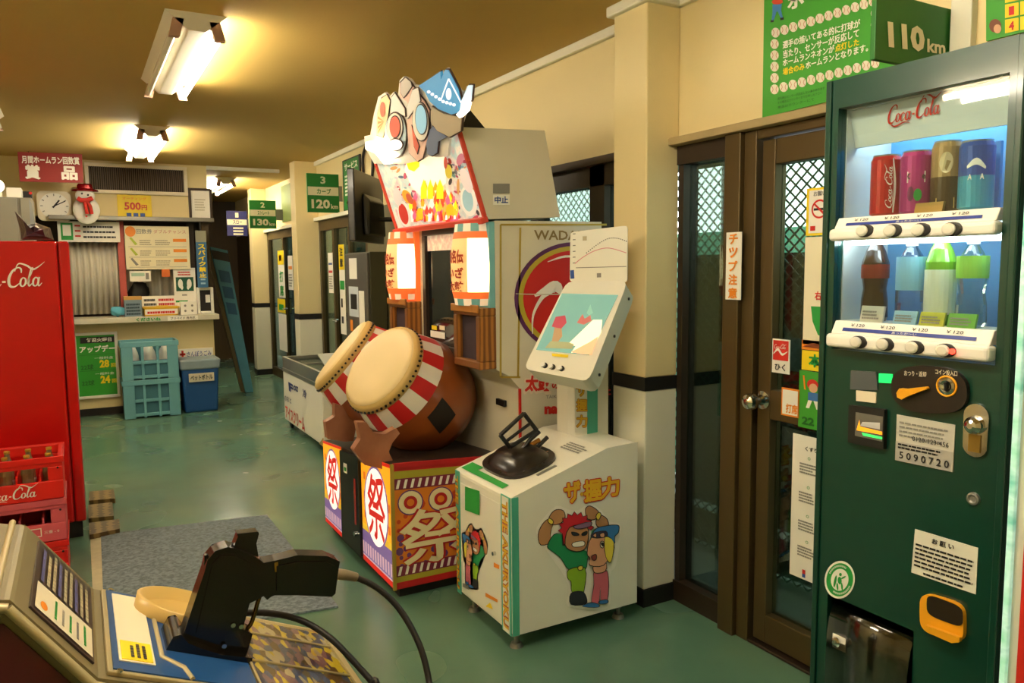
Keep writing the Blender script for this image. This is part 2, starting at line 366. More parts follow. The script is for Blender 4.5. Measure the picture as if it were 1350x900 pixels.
# ------------------------------------------------------------------ outside: lattice fence, dark sheet, cage posts, ground
lat = mat('lattice_green', '#14392f', .5, var=.15)
fl = MB(); py, pz, x = .058, .052, 2.72; Y0, Y1, Z0, Z1 = .9, 6.2, 0.02, 2.35
def clip(a, b):
    (ya, za), (yb, zb) = a, b; t0, t1 = 0., 1.
    for p, q in ((-(yb - ya), ya - Y0), (yb - ya, Y1 - ya), (-(zb - za), za - Z0), (zb - za, Z1 - za)):
        if p == 0:
            if q < 0: return None
        else:
            t = q / p
            if p < 0: t0 = max(t0, t)
            else: t1 = min(t1, t)
    return None if t0 >= t1 else ((ya + (yb - ya) * t0, za + (zb - za) * t0), (ya + (yb - ya) * t1, za + (zb - za) * t1))
k = -60
while k < 160:
    for sgn in (1, -1):
        ys = Y0 + k * py; s = clip((ys - 50 * py * 0, Z0 if sgn > 0 else Z1), (ys + 60 * py, (Z0 + 60 * pz) if sgn > 0 else (Z1 - 60 * pz)))
        if s: fl.bar((x + .004 * sgn, s[0][0], s[0][1]), (x + .004 * sgn, s[1][0], s[1][1]), .003, .0085, lat)
    k += 1
fl.build('fence_mesh', loc=(x, 3, 0))
lf = bpy.data.objects['fence_mesh']; tag(lf, 'dark green diamond lattice mesh standing outside the glazed wall', 'lattice', kind='stuff')
tarp = mat('dark_green_sheet', '#0b1f19', .9, var=.3, scale=4)
tealm = mat('teal_sheet', '#7fd0b4', .6, var=.2, scale=5)
ye = hit(907, 400, 0, 2.8).y
o = MB().box(2.8, .9, .215, 2.815, ye, 1.5, tarp).build('fence_sheet', loc=(2.8, 2, .0)); tag(o, 'dark green sheet hung behind the lattice by the near door', 'sheet')
o = MB().box(2.8, .9, .0, 2.815, ye + .1, .17, tarp).build('kick_board', loc=(2.8, 2, .0)); tag(o, 'low dark kick board under the green sheet outside', 'board')
o = MB().box(2.8, 3.25, .0, 2.815, 6.2, 1.5, tarp).build('fence_sheet', loc=(2.8, 4.6, .0)); tag(o, 'dark green sheet behind the lattice beyond the near column', 'sheet')
o = MB().box(2.9, 6.3, .0, 2.915, 13.5, 2.3, mat('far_green_sheet', '#1d3a30', .9, var=.3, scale=3)).build('fence_sheet', loc=(2.9, 9.5, .0)); tag(o, 'tall green sheet added to cover the sky outside the doors by the freezer', 'sheet')  # added to block the bright sky seen through the far doors
o = MB().box(3.6, 1.5, 0, 3.615, 5.5, 1.66, tealm).build('windbreak_panel', loc=(3.6, 3.5, 0)); tag(o, 'teal panel showing above the dark sheet outside', 'panel')
for i, (y, z) in enumerate(((2.86, 2.35), (3.13, 2.35), (4.0, 2.35))):
    o = MB().box(2.84, y, 0, 2.89, y + .05, z, tarp).build('fence_post'); tag(o, ['slim dark post behind the lattice near the door jamb', 'slim dark post behind the lattice beside the near column', 'slim dark post behind the lattice past the near column'][i], 'post')
o = MB().box(2.892, .9, 1.955, 2.93, 6.2, 2.0, tarp).build('fence_rail'); tag(o, 'dark horizontal rail high behind the lattice', 'rail')
structure(MB().box(2.3, -1.6, -.1, 9, 14, -.02, mat('outside_concrete', '#5f665c', .8, var=.15)).build('ground_outside', loc=(5, 5, -.1)))
# ------------------------------------------------------------------ fluorescent lamps
tube_on = mat('lit_tube', '#fff6e0', .4, emis=TUBE, ecol='#fff3dc', var=.01)
tube_dim = mat('unlit_tube', '#f2ead2', .25, var=.02)
capm = mat('tube_socket', '#b08a70', .5)
lamp_white = mat('lamp_enamel', '#e9e2cc', .35, var=.04)
def lamp(label, xc, y0, y1, lit=(True, True), z=CEIL, group='ceiling lamps'):
    t = thing('fluorescent_lamp', label, 'ceiling lamp', (xc, (y0 + y1) / 2, z - .12), group)
    pr = [(xc - .125, y0, z), (xc + .125, y0, z), (xc + .035, y0, z - .075), (xc - .035, y0, z - .075)]
    MB().prism(pr, (0, y1 - y0, 0), lamp_white).build('housing', t, bevel=.004)
    for s, on in ((-1, lit[0]), (1, lit[1])):
        x, zz = xc + s * .092, z - .082
        MB().tube([(x, y0 + .03, zz), (x, y1 - .03, zz)], .0165, tube_on if on else tube_dim, 12).build('tube', t)
        for ya, yb in ((y0, y0 + .03), (y1 - .03, y1)):
            MB().prism([(x - .022, ya, zz - .024), (x + .022, ya, zz - .024), (x + .022 - s * .02, ya, z - .03), (x - .022 - s * .02, ya, z - .03)], (0, yb - ya, 0), capm).build('socket', t, bevel=.004)
    return t
lamp('large twin tube ceiling lamp nearest the camera, its right tube glaring', .505, 3.6, 4.95, (False, True))
lamp('twin tube ceiling lamp in front of the louvred vent', .56, 6.5, 7.85)
lamp('twin tube ceiling lamp in the corridor past the beam', 1.6, 9.7, 11.0)
lamp('ceiling lamp cut by the left picture edge', -.5, 5.2, 6.55, (True, False))
lamp('unseen twin tube ceiling lamp added overhead, out of the picture', .5, .4, 1.75)  # unseen light source, added where the lamp row would continue
lamp('unseen twin tube ceiling lamp added over the left aisle, out of the picture', -1.5, 1.6, 2.95)  # another unseen light source, added on an assumed lamp grid
# ------------------------------------------------------------------ helpers for flat things
def rectY(x0, y0, x1, y1, Y):
    my, mx = (y0 + y1) / 2, (x0 + x1) / 2
    return hit(x0, my, 1, Y).x, hit(x1, my, 1, Y).x, hit(mx, y1, 1, Y).z, hit(mx, y0, 1, Y).z
def rectX(x0, y0, x1, y1, X):
    my, mx = (y0 + y1) / 2, (x0 + x1) / 2
    return hit(x0, my, 0, X).y, hit(x1, my, 0, X).y, hit(mx, y1, 0, X).z, hit(mx, y0, 0, X).z
def boardY(name, label, cat, px, Y, th, m, bevel=.002, group=None):
    """upright board facing the camera; returns the thing and a function mapping u,v in 0..1 on its face"""
    X0, X1, Z0, Z1 = rectY(*px, Y); o = MB().box(X0, Y, Z0, X1, Y + th, Z1, m).build(name, bevel=bevel); tag(o, label, cat, group)
    f = lambda u, v, ex=0.: Vector((X0 + (X1 - X0) * u, Y - .0015 - ex, Z0 + (Z1 - Z0) * v)); return o, f
def boardX(name, label, cat, px, X, th, m, bevel=.002, group=None):
    Ya, Yb, Z0, Z1 = rectX(*px, X); o = MB().box(X, Yb, Z0, X + th, Ya, Z1, m).build(name, bevel=bevel); tag(o, label, cat, group)
    f = lambda u, v, ex=0.: Vector((X - .0015 - ex, Ya + (Yb - Ya) * u, Z0 + (Z1 - Z0) * v)); return o, f
def uvt(mb, s, f, u0, v0, u1, v1, m, bold=.0, ex=.0008):
    o = f(u0, v0, ex); return mb.text(s, o, f(u1, v0, ex) - o, f(u0, v1, ex) - o, m, bold)
def uvr(mb, f, u0, v0, u1, v1, m, ex=.0): return mb.poly([f(u0, v0, ex), f(u1, v0, ex), f(u1, v1, ex), f(u0, v1, ex)], m)
def uve(mb, f, u, v, ru, rv, m, ex=.0, n=20): return mb.poly([f(u + ru * math.cos(2 * PI * k / n), v + rv * math.sin(2 * PI * k / n), ex) for k in range(n)], m)
def uvp(mb, f, pts, m, ex=.0): return mb.poly([f(u, v, ex) for u, v in pts], m)
def lines(mb, f, u0, u1, v0, v1, n, m, ex=.0006, fill=.55, ragged=.25):
    """rows of small print too fine to read"""
    h = (v1 - v0) / n
    for k in range(n):
        v = v1 - (k + 1) * h; e = u1 - (u1 - u0) * random.random() * ragged; u = u0
        while u < e:
            w = (u1 - u0) * random.uniform(.06, .14); uvr(mb, f, u, v, min(u + w * .86, e), v + h * fill, m, ex); u += w
    return mb
# cola wordmark drawn with strokes; 2-D, height about 1
def script_mark(mb, f, m, second_only=False):
    def S(dx, pts, wid): mb.ribbon(f, [(x + dx + .18 * (y - .3), y) for x, y in pts], wid, m)
    def o_(dx): S(dx, [(.16, .5), (.06, .36), (.07, .12), (.2, .04), (.32, .17), (.31, .4), (.17, .5)], [.05, .1, .11, .06, .1, .1, .05])
    def c_(dx): S(dx, [(.32, .4), (.2, .5), (.07, .36), (.07, .13), (.2, .04), (.38, .2)], [.07, .06, .1, .11, .06, .04])
    def a_(dx): o_(dx); S(dx, [(.36, .5), (.33, .18), (.4, .04), (.54, .2)], [.09, .1, .07, .03])
    def C_(dx): S(dx, [(.7, .74), (.66, .95), (.48, 1.02), (.22, .84), (.08, .46), (.16, .1), (.42, .03), (.7, .24)], [.05, .1, .06, .11, .15, .14, .08, .03])
    x = 0
    if not second_only:
        C_(0); o_(.66); c_(1.04); a_(1.42)
        S(0, [(.3, -.02), (.7, -.2), (1.4, -.06), (1.9, -.16)], [.03, .09, .07, .02]); x = 2.25
    S(x - .32, [(.05, .3), (.24, .3)], [.1, .1])
    C_(x); o_(x + .66)
    S(x + 1.02, [(.04, .16), (.2, .62), (.28, .98), (.18, .9), (.12, .3), (.18, .05), (.34, .2)], [.03, .05, .05, .08, .11, .08, .03])
    a_(x + 1.34)
    S(x, [(.34, .82), (.5, 1.22), (.95, 1.12), (1.3, .92), (1.6, 1.05), (1.9, 1.3)], [.04, .06, .1, .1, .06, .02])
# ------------------------------------------------------------------ far counter and the wall above it
Yw = FARY
def hanging_sign():
    Y = 8.35; X0, X1, Z0, Z1 = rectY(23, 201, 109, 240, Y)
    t = thing('hanging_sign', 'red hanging board with white Japanese lettering above the clock', 'sign', ((X0 + X1) / 2, Y, Z0))
    q = [hit(x, y, 1, Y) for x, y in ((26, 239), (110, 241), (108, 203), (23, 200))]
    MB().prism(q, (0, .02, 0), mat('sign_red', '#8f1f18', .5)).build('board', t, bevel=.002)
    pl = plY(Y); mb = MB()
    mb.ptext('月間ホームラン回数賞', pl, (29, 215), (105, 217), (28, 205), print_white, .03)
    mb.ptext('賞', pl, (34, 235), (53, 236), (33, 217), print_white, .05); mb.ptext('品', pl, (82, 236), (102, 237), (81, 219), print_white, .05)
    mb.build('lettering', t)
    for x, y, x2 in ((38, 201, 24), (97, 203, 107)):
        a = hit(x, y, 1, Y); b = hit(x2, 180, 1, Y); b = a + (b - a) * ((CEIL - a.z) / (b.z - a.z)); MB().tube([a + Vector((0, .01, 0)), b + Vector((0, .01, 0))], .004, dk_met, 6).build('wire', t)
hanging_sign()
def wall_clock():
    Y = Yw - .05; X0, X1, Z0, Z1 = rectY(49, 252, 94, 291, Y); c = Vector(((X0 + X1) / 2, Y, (Z0 + Z1) / 2)); w, h = (X1 - X0) / 2, (Z1 - Z0) / 2
    t = thing('wall_clock', 'square ivory wall clock with rounded corners and thin hands', 'clock', (c.x, Yw, Z0))
    P = []
    for sx, sz, a0 in ((1, 1, 0), (-1, 1, 90), (-1, -1, 180), (1, -1, 270)):
        for a in range(0, 91, 15): P.append((c.x + sx * (w - .05) + .05 * math.cos(math.radians(a0 + a)), Y, c.z + sz * (h - .05) + .05 * math.sin(math.radians(a0 + a))))
    MB().prism(P, (0, .049, 0), ivory).build('case', t, bevel=.006)
    MB().disc((c.x, Y - .001, c.z), (0, -1, 0), w * .88, white_pl, 36, ref=(1, 0, 0), sx=1.).build('dial', t)
    m = MB()
    for k in range(12):
        a = k * PI / 6; m.bar((c.x + math.sin(a) * w * .68, Y - .003, c.z + math.cos(a) * h * .68), (c.x + math.sin(a) * w * .82, Y - .003, c.z + math.cos(a) * h * .82), .008, .002, print_grey, up=(0, 1, 0))
    m.build('hour_marks', t)
    for nm, a, L, ww in (('hour_hand', 38, .5, .014), ('minute_hand', 62, .75, .009)):
        a = math.radians(a); MB().bar((c.x - math.sin(a) * w * .15, Y - .006, c.z - math.cos(a) * w * .15), (c.x + math.sin(a) * w * L, Y - .006, c.z + math.cos(a) * w * L), ww, .003, print_black, up=(0, 1, 0)).build(nm, t)
wall_clock()
def snowman():
    Y = Yw - .13; mid = hit(115, 272, 1, Y); t = thing('snowman_ornament', 'flat snowman ornament with red hat and red scarf beside the clock', 'ornament', (mid.x, Y, hit(115, 295, 1, Y).z))
    felt = mat('snowman_white', '#eceae0', .8); hatm = mat('metallic_red', '#8f0a12', .25, .4); scarf = mat('scarf_red', '#d5382c', .8)
    def blob(px, py, rx, rz, m, name, d=.5):
        c = hit(px, py, 1, Y); R = (hit(px + rx, py, 1, Y) - c).x; Z = (hit(px, py - rz, 1, Y) - c).z
        mb = MB(); n = 10; prof = [(R * math.sin(PI * k / n), -Z * math.cos(PI * k / n)) for k in range(n + 1)]
        mb.lathe(c, (0, 0, 1), prof, m, 20, ref=(0, 1, 0), sx=d); return mb.build(name, t)
    blob(114, 277, 18, 18.5, felt, 'body', .3); blob(112, 258, 13, 10, felt, 'head', .4)
    c = hit(112, 252, 1, Y); u = (hit(113, 252, 1, Y) - c).x
    MB().lathe(c, (0, 0, 1), [(18 * u, 0), (17 * u, 2 * u), (11 * u, 4 * u), (10 * u, 9 * u), (8.5 * u, 11 * u), (0, 11 * u)], hatm, 20, ref=(0, 1, 0), sx=.45).build('hat', t)
    pl = plY(Y, .075); m = MB()
    for x, y in ((108, 255), (116, 257)): m.pell(pl, (x, y), 1.4, 1.4, print_black)
    m.pell(pl, (113, 278), 1.2, 1.2, print_black, .004); m.pell(pl, (114, 285), 1.4, 1.4, print_red, .004); m.build('buttons', t)
    MB().tube([pl(102, 261), pl(107, 264), pl(115, 264), pl(122, 261)], .022, scarf, 8).tube([pl(111, 264), pl(113, 272), pl(115, 282)], .016, scarf, 8).tube([pl(114, 264), pl(119, 272), pl(121, 282)], .016, scarf, 8).build('scarf', t)
snowman()
o, f = boardY('price_poster', 'small yellow poster with red five hundred yen price', 'poster', (155, 257, 200, 291), Yw - .012, .01, print_yellow)
mb = MB(); uvt(mb, '500', f, .2, .42, .68, .72, print_red, .03); uvt(mb, '円', f, .7, .42, .86, .62, print_red, .02); uvt(mb, 'オーティング', f, .15, .8, .85, .92, print_orange, .01)
for u in (.25, .45, .65): uvr(mb, f, u, .16, u + .14, .3, print_blue)
mb.build('lettering', o)
def vent():
    X0, X1, Z0, Z1 = rectY(112, 217, 247, 256, Yw - .03)
    t = thing('louvred_vent', 'long dark louvred vent in an off white frame high on far wall', 'vent', ((X0 + X1) / 2, Yw, Z0)); Y = Yw - .04; w = .035
    MB().box(X0, Y, Z1 - w, X1, Yw, Z1, ivory).box(X0, Y, Z0, X1, Yw, Z0 + w, ivory).box(X0, Y, Z0 + w, X0 + w, Yw, Z1 - w, ivory).box(X1 - w, Y, Z0 + w, X1, Yw, Z1 - w, ivory).build('frame', t, bevel=.003)
    MB().box(X0 + w, Yw - .006, Z0 + w, X1 - w, Yw - .002, Z1 - w, mat('vent_dark', '#2a2119', .8)).build('backing', t)
    m = MB(); n = 46; sm = mat('vent_slat', '#6d5c45', .5)
    for k in range(n): x = X0 + w + (X1 - X0 - 2 * w) * (k + .5) / n; m.hexa([(x - .004, Y + .004, Z0 + w), (x + .002, Y + .004, Z0 + w), (x + .008, Yw - .008, Z0 + w), (x + .002, Yw - .008, Z0 + w), (x - .004, Y + .004, Z1 - w), (x + .002, Y + .004, Z1 - w), (x + .008, Yw - .008, Z1 - w), (x + .002, Yw - .008, Z1 - w)], sm)
    o = m.build('slats', t); o['kind'] = 'stuff'
vent()
def framed_notice():
    X0, X1, Z0, Z1 = rectY(249, 248, 280, 290, Yw - .03); t = thing('framed_notice', 'white notice in a dark wooden frame beside the corridor', 'picture frame', ((X0 + X1) / 2, Yw, Z0)); w = .025; Y = Yw - .03
    fm = mat('notice_frame', '#3a2a1c', .4)
    MB().box(X0, Y, Z0, X1, Yw, Z0 + w, fm).box(X0, Y, Z1 - w, X1, Yw, Z1, fm).box(X0, Y, Z0 + w, X0 + w, Yw, Z1 - w, fm).box(X1 - w, Y, Z0 + w, X1, Yw, Z1 - w, fm).build('frame', t, bevel=.003)
    MB().box(X0 + w, Yw - .015, Z0 + w, X1 - w, Yw - .005, Z1 - w, print_white).build('paper', t)
    f = lambda u, v, ex=0.: Vector((X0 + (X1 - X0) * u, Yw - .017 - ex, Z0 + (Z1 - Z0) * v)); lines(MB(), f, .25, .75, .3, .7, 5, mat('faint_print', '#c9c2ae', .6)).build('lettering', t)
framed_notice()
# shutters inside the ticket window
shut = mat('corrugated_grey', '#d6d2c2', .4, .1, var=.08)
def shutter(label, px, Y, n):
    X0, X1, Z0, Z1 = rectY(*px, Y); vs = []; k = n * 8
    for i in range(k + 1):
        x = X0 + (X1 - X0) * i / k; y = Y - .018 * math.sin(2 * PI * i / 8); vs += [(x, y, Z0), (x, y, Z1)]
    m = MB(); m.add(vs, [(2 * i, 2 * i + 2, 2 * i + 3, 2 * i + 1) for i in range(k)], shut, True)
    o = m.build('corrugated_shutter'); s = o.modifiers.new('thick', 'SOLIDIFY'); s.thickness = .004; tag(o, label, 'shutter')
shutter('wide corrugated grey shutter left of the red window post', (86, 312, 160, 414), Yw + .2, 9)
shutter('narrow corrugated grey shutter behind the price board', (166, 312, 258, 414), Yw + .27, 9)
X0, X1, Z0, Z1 = rectY(157, 294, 166, 414, Yw + .1)
tag(MB().box(X0, Yw + .1, .985, X1, Yw + .16, 1.945, mat('faded_red_post', '#c2584c', .5)).build('window_post', bevel=.003), 'faded red upright post between the two shutters', 'post')
X0, X1, Z0, Z1 = rectY(249, 294, 258, 414, Yw + .1)
tag(MB().box(X0, Yw + .1, .985, X1, Yw + .16, 1.945, dkbrown).build('window_post', bevel=.003), 'dark upright post at the corridor end of the counter window', 'post')
o, f = boardY('notice_board', 'white notice strip with a green square under the snowman', 'notice', (76, 292, 158, 319), Yw + .04, .01, print_white)
mb = MB(); uvr(mb, f, .05, .1, .24, .92, print_green); uvr(mb, f, .08, .3, .21, .82, print_white, .0006)
for v in (.3, .55, .8): uvr(mb, f, .27, v - .05, .36, v + .03, print_red); lines(mb, f, .4, .95, v - .1, v + .06, 1, print_black, ragged=.1)
mb.build('lettering', o)
o, f = boardY('menu_board', 'cream price board with orange disc and three orange tabs', 'notice', (165, 298, 250, 355), Yw + .02, .012, mat('cream_board', '#efe5bf', .5))
mb = MB(); uve(mb, f, .09, .87, .08, .12, print_orange); uvt(mb, '回数券', f, .18, .82, .42, .93, print_grey, .01); uvt(mb, 'ダブルチャンス', f, .44, .83, .95, .92, mat('print_pink', '#c9806c', .5), .0)
for k, v in enumerate((.64, .4, .17)):
    uvr(mb, f, .74, v, .95, v + .07, print_orange); uvp(mb, f, [(.07, v + .08), (.1, v + .1), (.19, v - .06), (.15, v - .08)], mat('print_lime', '#b5c33a', .5) if k < 2 else print_grey)
    lines(mb, f, .22, .4, v - .08, v + .06, 3, mat('print_tan', '#b3a888', .5)); lines(mb, f, .46, .7, v - .08, v + .06, 3, mat('print_tan', '#b3a888', .5)); uvr(mb, f, .05, v - .12, .95, v - .112, print_grey)
mb.build('lettering', o)
# the worktop
X1c = hit(289, 420, 1, 8.6).x
wt = MB().box(-2.5, 8.58, .93, X1c, Yw + .24, .985, mat('worktop_laminate', '#cfc9b4', .45, var=.1, scale=14)).build('counter_worktop', bevel=.006); tag(wt, 'pale laminate worktop of the far counter', 'counter')
f = lambda u, v, ex=0.: Vector((hit(100, 420, 1, 8.58).x + (X1c - hit(100, 420, 1, 8.58).x) * u, 8.5785 - ex, .93 + .055 * v))
mb = MB(); uvt(mb, 'くださいね', f, .4, .2, .57, .8, print_green, .05); uvr(mb, f, .62, .1, .84, .9, print_white); uvt(mb, 'プリペイド 券売機', f, .64, .25, .82, .75, print_black, .01, .001); mb.build('sticker', wt)
TOP = .985
def onTop(px, Y): X0, X1, Z0, Z1 = rectY(*px, Y); return X0, X1, TOP, TOP + (Z1 - Z0)
def counter_box(name, label, cat, px, Y, d, m, draw=None):
    X0, X1, Z0, Z1 = onTop(px, Y); t = thing(name, label, cat, ((X0 + X1) / 2, Y + d / 2, Z0))
    MB().box(X0, Y, Z0, X1, Y + d, Z1, m).build('body', t, bevel=.004)
    f = lambda u, v, ex=0.: Vector((X0 + (X1 - X0) * u, Y - .0015 - ex, Z0 + (Z1 - Z0) * v))
    if draw: mb = MB(); draw(mb, f); mb.build('print', t)
    return t, (X0, X1, Z0, Z1)
gb = mat('greyblue_card', '#7d93a0', .6)
t, r = counter_box('leaflet_box', 'grey blue leaflet box with tan lid at the left of the counter window', 'box', (164, 392, 187, 414), 8.7, .12, gb, lambda mb, f: (lines(mb, f, .1, .92, .1, .85, 4, mat('dark_teal_print', '#2c4550', .5), fill=.6, ragged=.1)))
MB().box(r[0] - .004, 8.696, r[3], r[1] + .004, 8.824, r[3] + .035, mat('tan_lid', '#c99a4e', .6)).build('lid', t, bevel=.003)
def tray():
    X0, X1, Z0, Z1 = onTop((188, 402, 237, 414), 8.66); t = thing('card_tray', 'yellow plastic tray holding a white price card on the counter', 'tray', ((X0 + X1) / 2, 8.72, Z0)); ym = mat('yellow_plastic', '#e0b417', .4)
    a = .02
    m = MB().box(X0 + a, 8.66, Z0, X1 - a, 8.8, Z0 + .012, ym)
    for p, q, th in (((X0 + a, 8.66), (X1 - a, 8.66), .01), ((X0 + a, 8.8), (X1 - a, 8.8), .01), ((X0 + a, 8.66), (X0 + a, 8.8), .01), ((X1 - a, 8.66), (X1 - a, 8.8), .01)): m.bar((p[0], p[1], Z0 + .05), (q[0], q[1], Z0 + .05), .01, .09, ym)
    m.build('body', t, bevel=.003); MB().box(X0, 8.65, Z1 - .015, X1, 8.81, Z1 - .002, ym).box(X0 + .02, 8.652, Z0 + .015, X1 - .02, 8.655, Z1 - .025, print_white).build('rim', t, bevel=.003)
    f = lambda u, v, ex=0.: Vector((X0 + (X1 - X0) * u, 8.6505 - ex, Z0 + (Z1 - Z0) * v)); lines(MB(), f, .12, .88, .25, .7, 1, print_red, ragged=.05).build('print', t)
tray()
X0, X1, Z0, Z1 = onTop((187, 389, 236, 414), 8.83)
o = MB().hexa([(X0, 8.815, TOP), (X1, 8.815, TOP), (X1, 8.825, TOP), (X0, 8.825, TOP), (X0, 8.84, Z1), (X1, 8.84, Z1), (X1, 8.85, Z1), (X0, 8.85, Z1)], print_white).build('price_card'); tag(o, 'white price card leaning behind the yellow tray', 'card')
f = lambda u, v, ex=0.: Vector((X0 + (X1 - X0) * u, 8.815 + .025 * v - .002 - ex, TOP + (Z1 - TOP) * v))
mb = MB(); lines(mb, f, .06, .4, .5, .95, 2, print_black); lines(mb, f, .45, .95, .5, .95, 2, print_red); uvr(mb, f, .38, .36, .7, .5, print_yellow); mb.build('print', o)
counter_box('white_cube_box', 'small white box with four grey dots on the counter', 'box', (238, 397, 260, 414), 8.68, .1, white_pl, lambda mb, f: [uve(mb, f, u, v, .07, .09, print_grey) for u in (.28, .7) for v in (.3, .7)])
def glove_card():
    X0, X1, _, Z1 = rectY(229, 353, 258, 392, 8.79); _, _, Z0, _ = rectY(229, 353, 258, 414, 8.79)
    t = thing('glove_card', 'tall white card with a green picture of two white gloves', 'card', ((X0 + X1) / 2, 8.79, TOP)); MB().box(X0, 8.79, TOP, X1, 8.8, Z1, print_white).build('board', t)
    f = lambda u, v, ex=0.: Vector((X0 + (X1 - X0) * u, 8.7885 - ex, TOP + (Z1 - TOP) * v)); mb = MB(); uvr(mb, f, .1, .5, .9, .8, mat('deep_green_print', '#14573c', .5))
    for s in (-1, 1):
        uve(mb, f, .5 + s * .2, .66, .11, .1, print_white, .0006); uve(mb, f, .5 + s * .14, .58, .06, .05, print_white, .0007)
    lines(mb, f, .2, .8, .84, .94, 2, print_red); lines(mb, f, .35, .65, .4, .46, 1, print_grey); uvr(mb, f, .05, .26, .6, .3, print_green); mb.build('print', t)
glove_card()
def stand_device():
    X0, X1, Z0, Z1 = onTop((260, 378, 282, 413), 8.7); t = thing('card_dispenser', 'black dispenser with white rounded casing at the end of the counter', 'dispenser', ((X0 + X1) / 2, 8.76, Z0))
    MB().box(X0, 8.7, Z0, X0 + .03, 8.82, Z1, white_pl).box(X1 - .03, 8.7, Z0, X1, 8.82, Z1, white_pl).box(X0 + .03, 8.7, Z1 - .03, X1 - .03, 8.82, Z1, white_pl).box(X0 + .03, 8.7, Z0, X1 - .03, 8.82, Z0 + .03, white_pl).build('casing', t, bevel=.008)
    MB().box(X0 + .03, 8.72, Z0 + .03, X1 - .03, 8.8, Z1 - .03, black_rub).build('inner_panel', t); MB().box(X1 - .08, 8.712, Z0 + .12, X1 - .035, 8.719, Z0 + .2, print_white).build('label_tag', t)
stand_device()
o, f = boardY('blue_banner', 'narrow vertical blue banner with yellow lettering at the counter end', 'banner', (259, 304, 273, 379), 8.64, .006, mat('banner_blue', '#3a6c94', .5))
mb = MB()
for k, c in enumerate('スパイク禁止'): uvt(mb, c, f, .2, .68 - k * .1, .85, .76 - k * .1, print_yellow, .04)
for k in range(3): uvr(MB(), f, .3, .06 + k * .07, .75, .09 + k * .07, mat('print_pale_blue', '#9ec0d2', .5)).build('small_print', o)
mb.build('lettering', o); uvr(MB(), f, 0, .8, 1, 1, mat('banner_grey', '#8e8d78', .6)).build('hanging_sleeve', o); Xb = root_loc(o).x
tag(MB().tube([(Xb, 8.66, rectY(259, 304, 273, 379, 8.64)[3] - .02), (Xb, 8.66, 1.96)], .006, dk_met, 6).build('banner_hook'), 'thin dark hook holding up the blue banner', 'hook')
o, f = boardY('hanging_card', 'small white card hanging under the cream price board', 'card', (171, 357, 199, 371), Yw + .025, .004, print_white); mb = MB(); uvr(mb, f, .08, .5, .7, .8, mat('print_palegreen', '#a8c8b0', .5)); uvr(mb, f, .75, .2, .9, .8, print_grey); mb.build('print', o)
o, f = boardY('orange_tag', 'small orange tag hanging under the price board', 'tag', (213, 352, 224, 365), Yw + .022, .004, mat('tag_orange', '#e8752e', .5))
def lump(name, label, cat, c, r, m, sz=(1, 1, 1), seed=1, amp=.25, fr=2.2):
    bm = bmesh.new(); bmesh.ops.create_icosphere(bm, subdivisions=3, radius=1)
    from mathutils import noise
    for v in bm.verts:
        v.co *= 1 + amp * noise.noise(v.co * fr + Vector((seed * 7.1, 0, 0))); v.co = Vector((v.co.x * r * sz[0], v.co.y * r * sz[1], v.co.z * r * sz[2]))
    zmin = min(v.co.z for v in bm.verts)
    for v in bm.verts: v.co.z -= zmin
    me = bpy.data.meshes.new(name); bm.to_mesh(me); bm.free(); me.materials.append(m)
    for p in me.polygons: p.use_smooth = True
    o = bpy.data.objects.new(name, me); COL.objects.link(o); o.location = c; return tag(o, label, cat)
x = hit(183, 385, 1, 8.93).x; lump('dark_pouch', 'dark round pouch behind the leaflet box in the window', 'pouch', (x, 8.93, TOP), .1, black_rub, (1, .4, 1.7), 3)
x = hit(155, 411, 1, 8.75).x; lump('blue_cloth', 'small crumpled light blue cloth by the red window post', 'cloth', (x, 8.72, TOP), .06, mat('light_blue_cloth', '#5fb3cf', .8), (1, .7, .8), 5, .4)
# lower wall: green poster in a white frame
def rate_board():
    Y = Yw - .03; X0, X1, Z0, Z1 = rectY(98, 438, 157, 525, Y); t = thing('rate_board', 'green rate board in a white frame under the far counter', 'poster', ((X0 + X1) / 2, Yw, Z0)); w = .028
    MB().box(X0, Y, Z0, X1, Yw, Z0 + w, white_pl).box(X0, Y, Z1 - w, X1, Yw, Z1, white_pl).box(X0, Y, Z0 + w, X0 + w, Yw, Z1 - w, white_pl).box(X1 - w, Y, Z0 + w, X1, Yw, Z1 - w, white_pl).build('frame', t, bevel=.004)
    MB().box(X0 + w, Yw - .018, Z0 + w, X1 - w, Yw - .004, Z1 - w, mat('poster_green', '#2f9a2c', .5)).build('sheet', t)
    f = lambda u, v, ex=0.: Vector((X0 + (X1 - X0) * u, Yw - .0195 - ex, Z0 + (Z1 - Z0) * v)); mb = MB()
    uvr(mb, f, .16, .84, .94, .93, print_black); uvt(mb, '毎週火曜日', f, .3, .855, .86, .915, print_white, .02); uvt(mb, 'アップデー', f, .14, .7, .93, .8, print_white, .04)
    for v, n in ((.46, '28'), (.22, '24')):
        uvt(mb, n, f, .56, v, .78, v + .12, print_yellow, .05); uvt(mb, '回', f, .82, v, .93, v + .06, print_yellow, .02); uvr(mb, f, .12, v + .2, .9, v + .205, mat('poster_dark_green', '#1c6a22', .5))
        uvt(mb, '22球', f, .14, v - .02, .42, v + .06, mat('poster_dark_green', '#1c6a22', .5), .02); uvt(mb, '一般料金', f, .45, v + .13, .88, v + .17, print_white)
    mb.build('lettering', t)
rate_board()
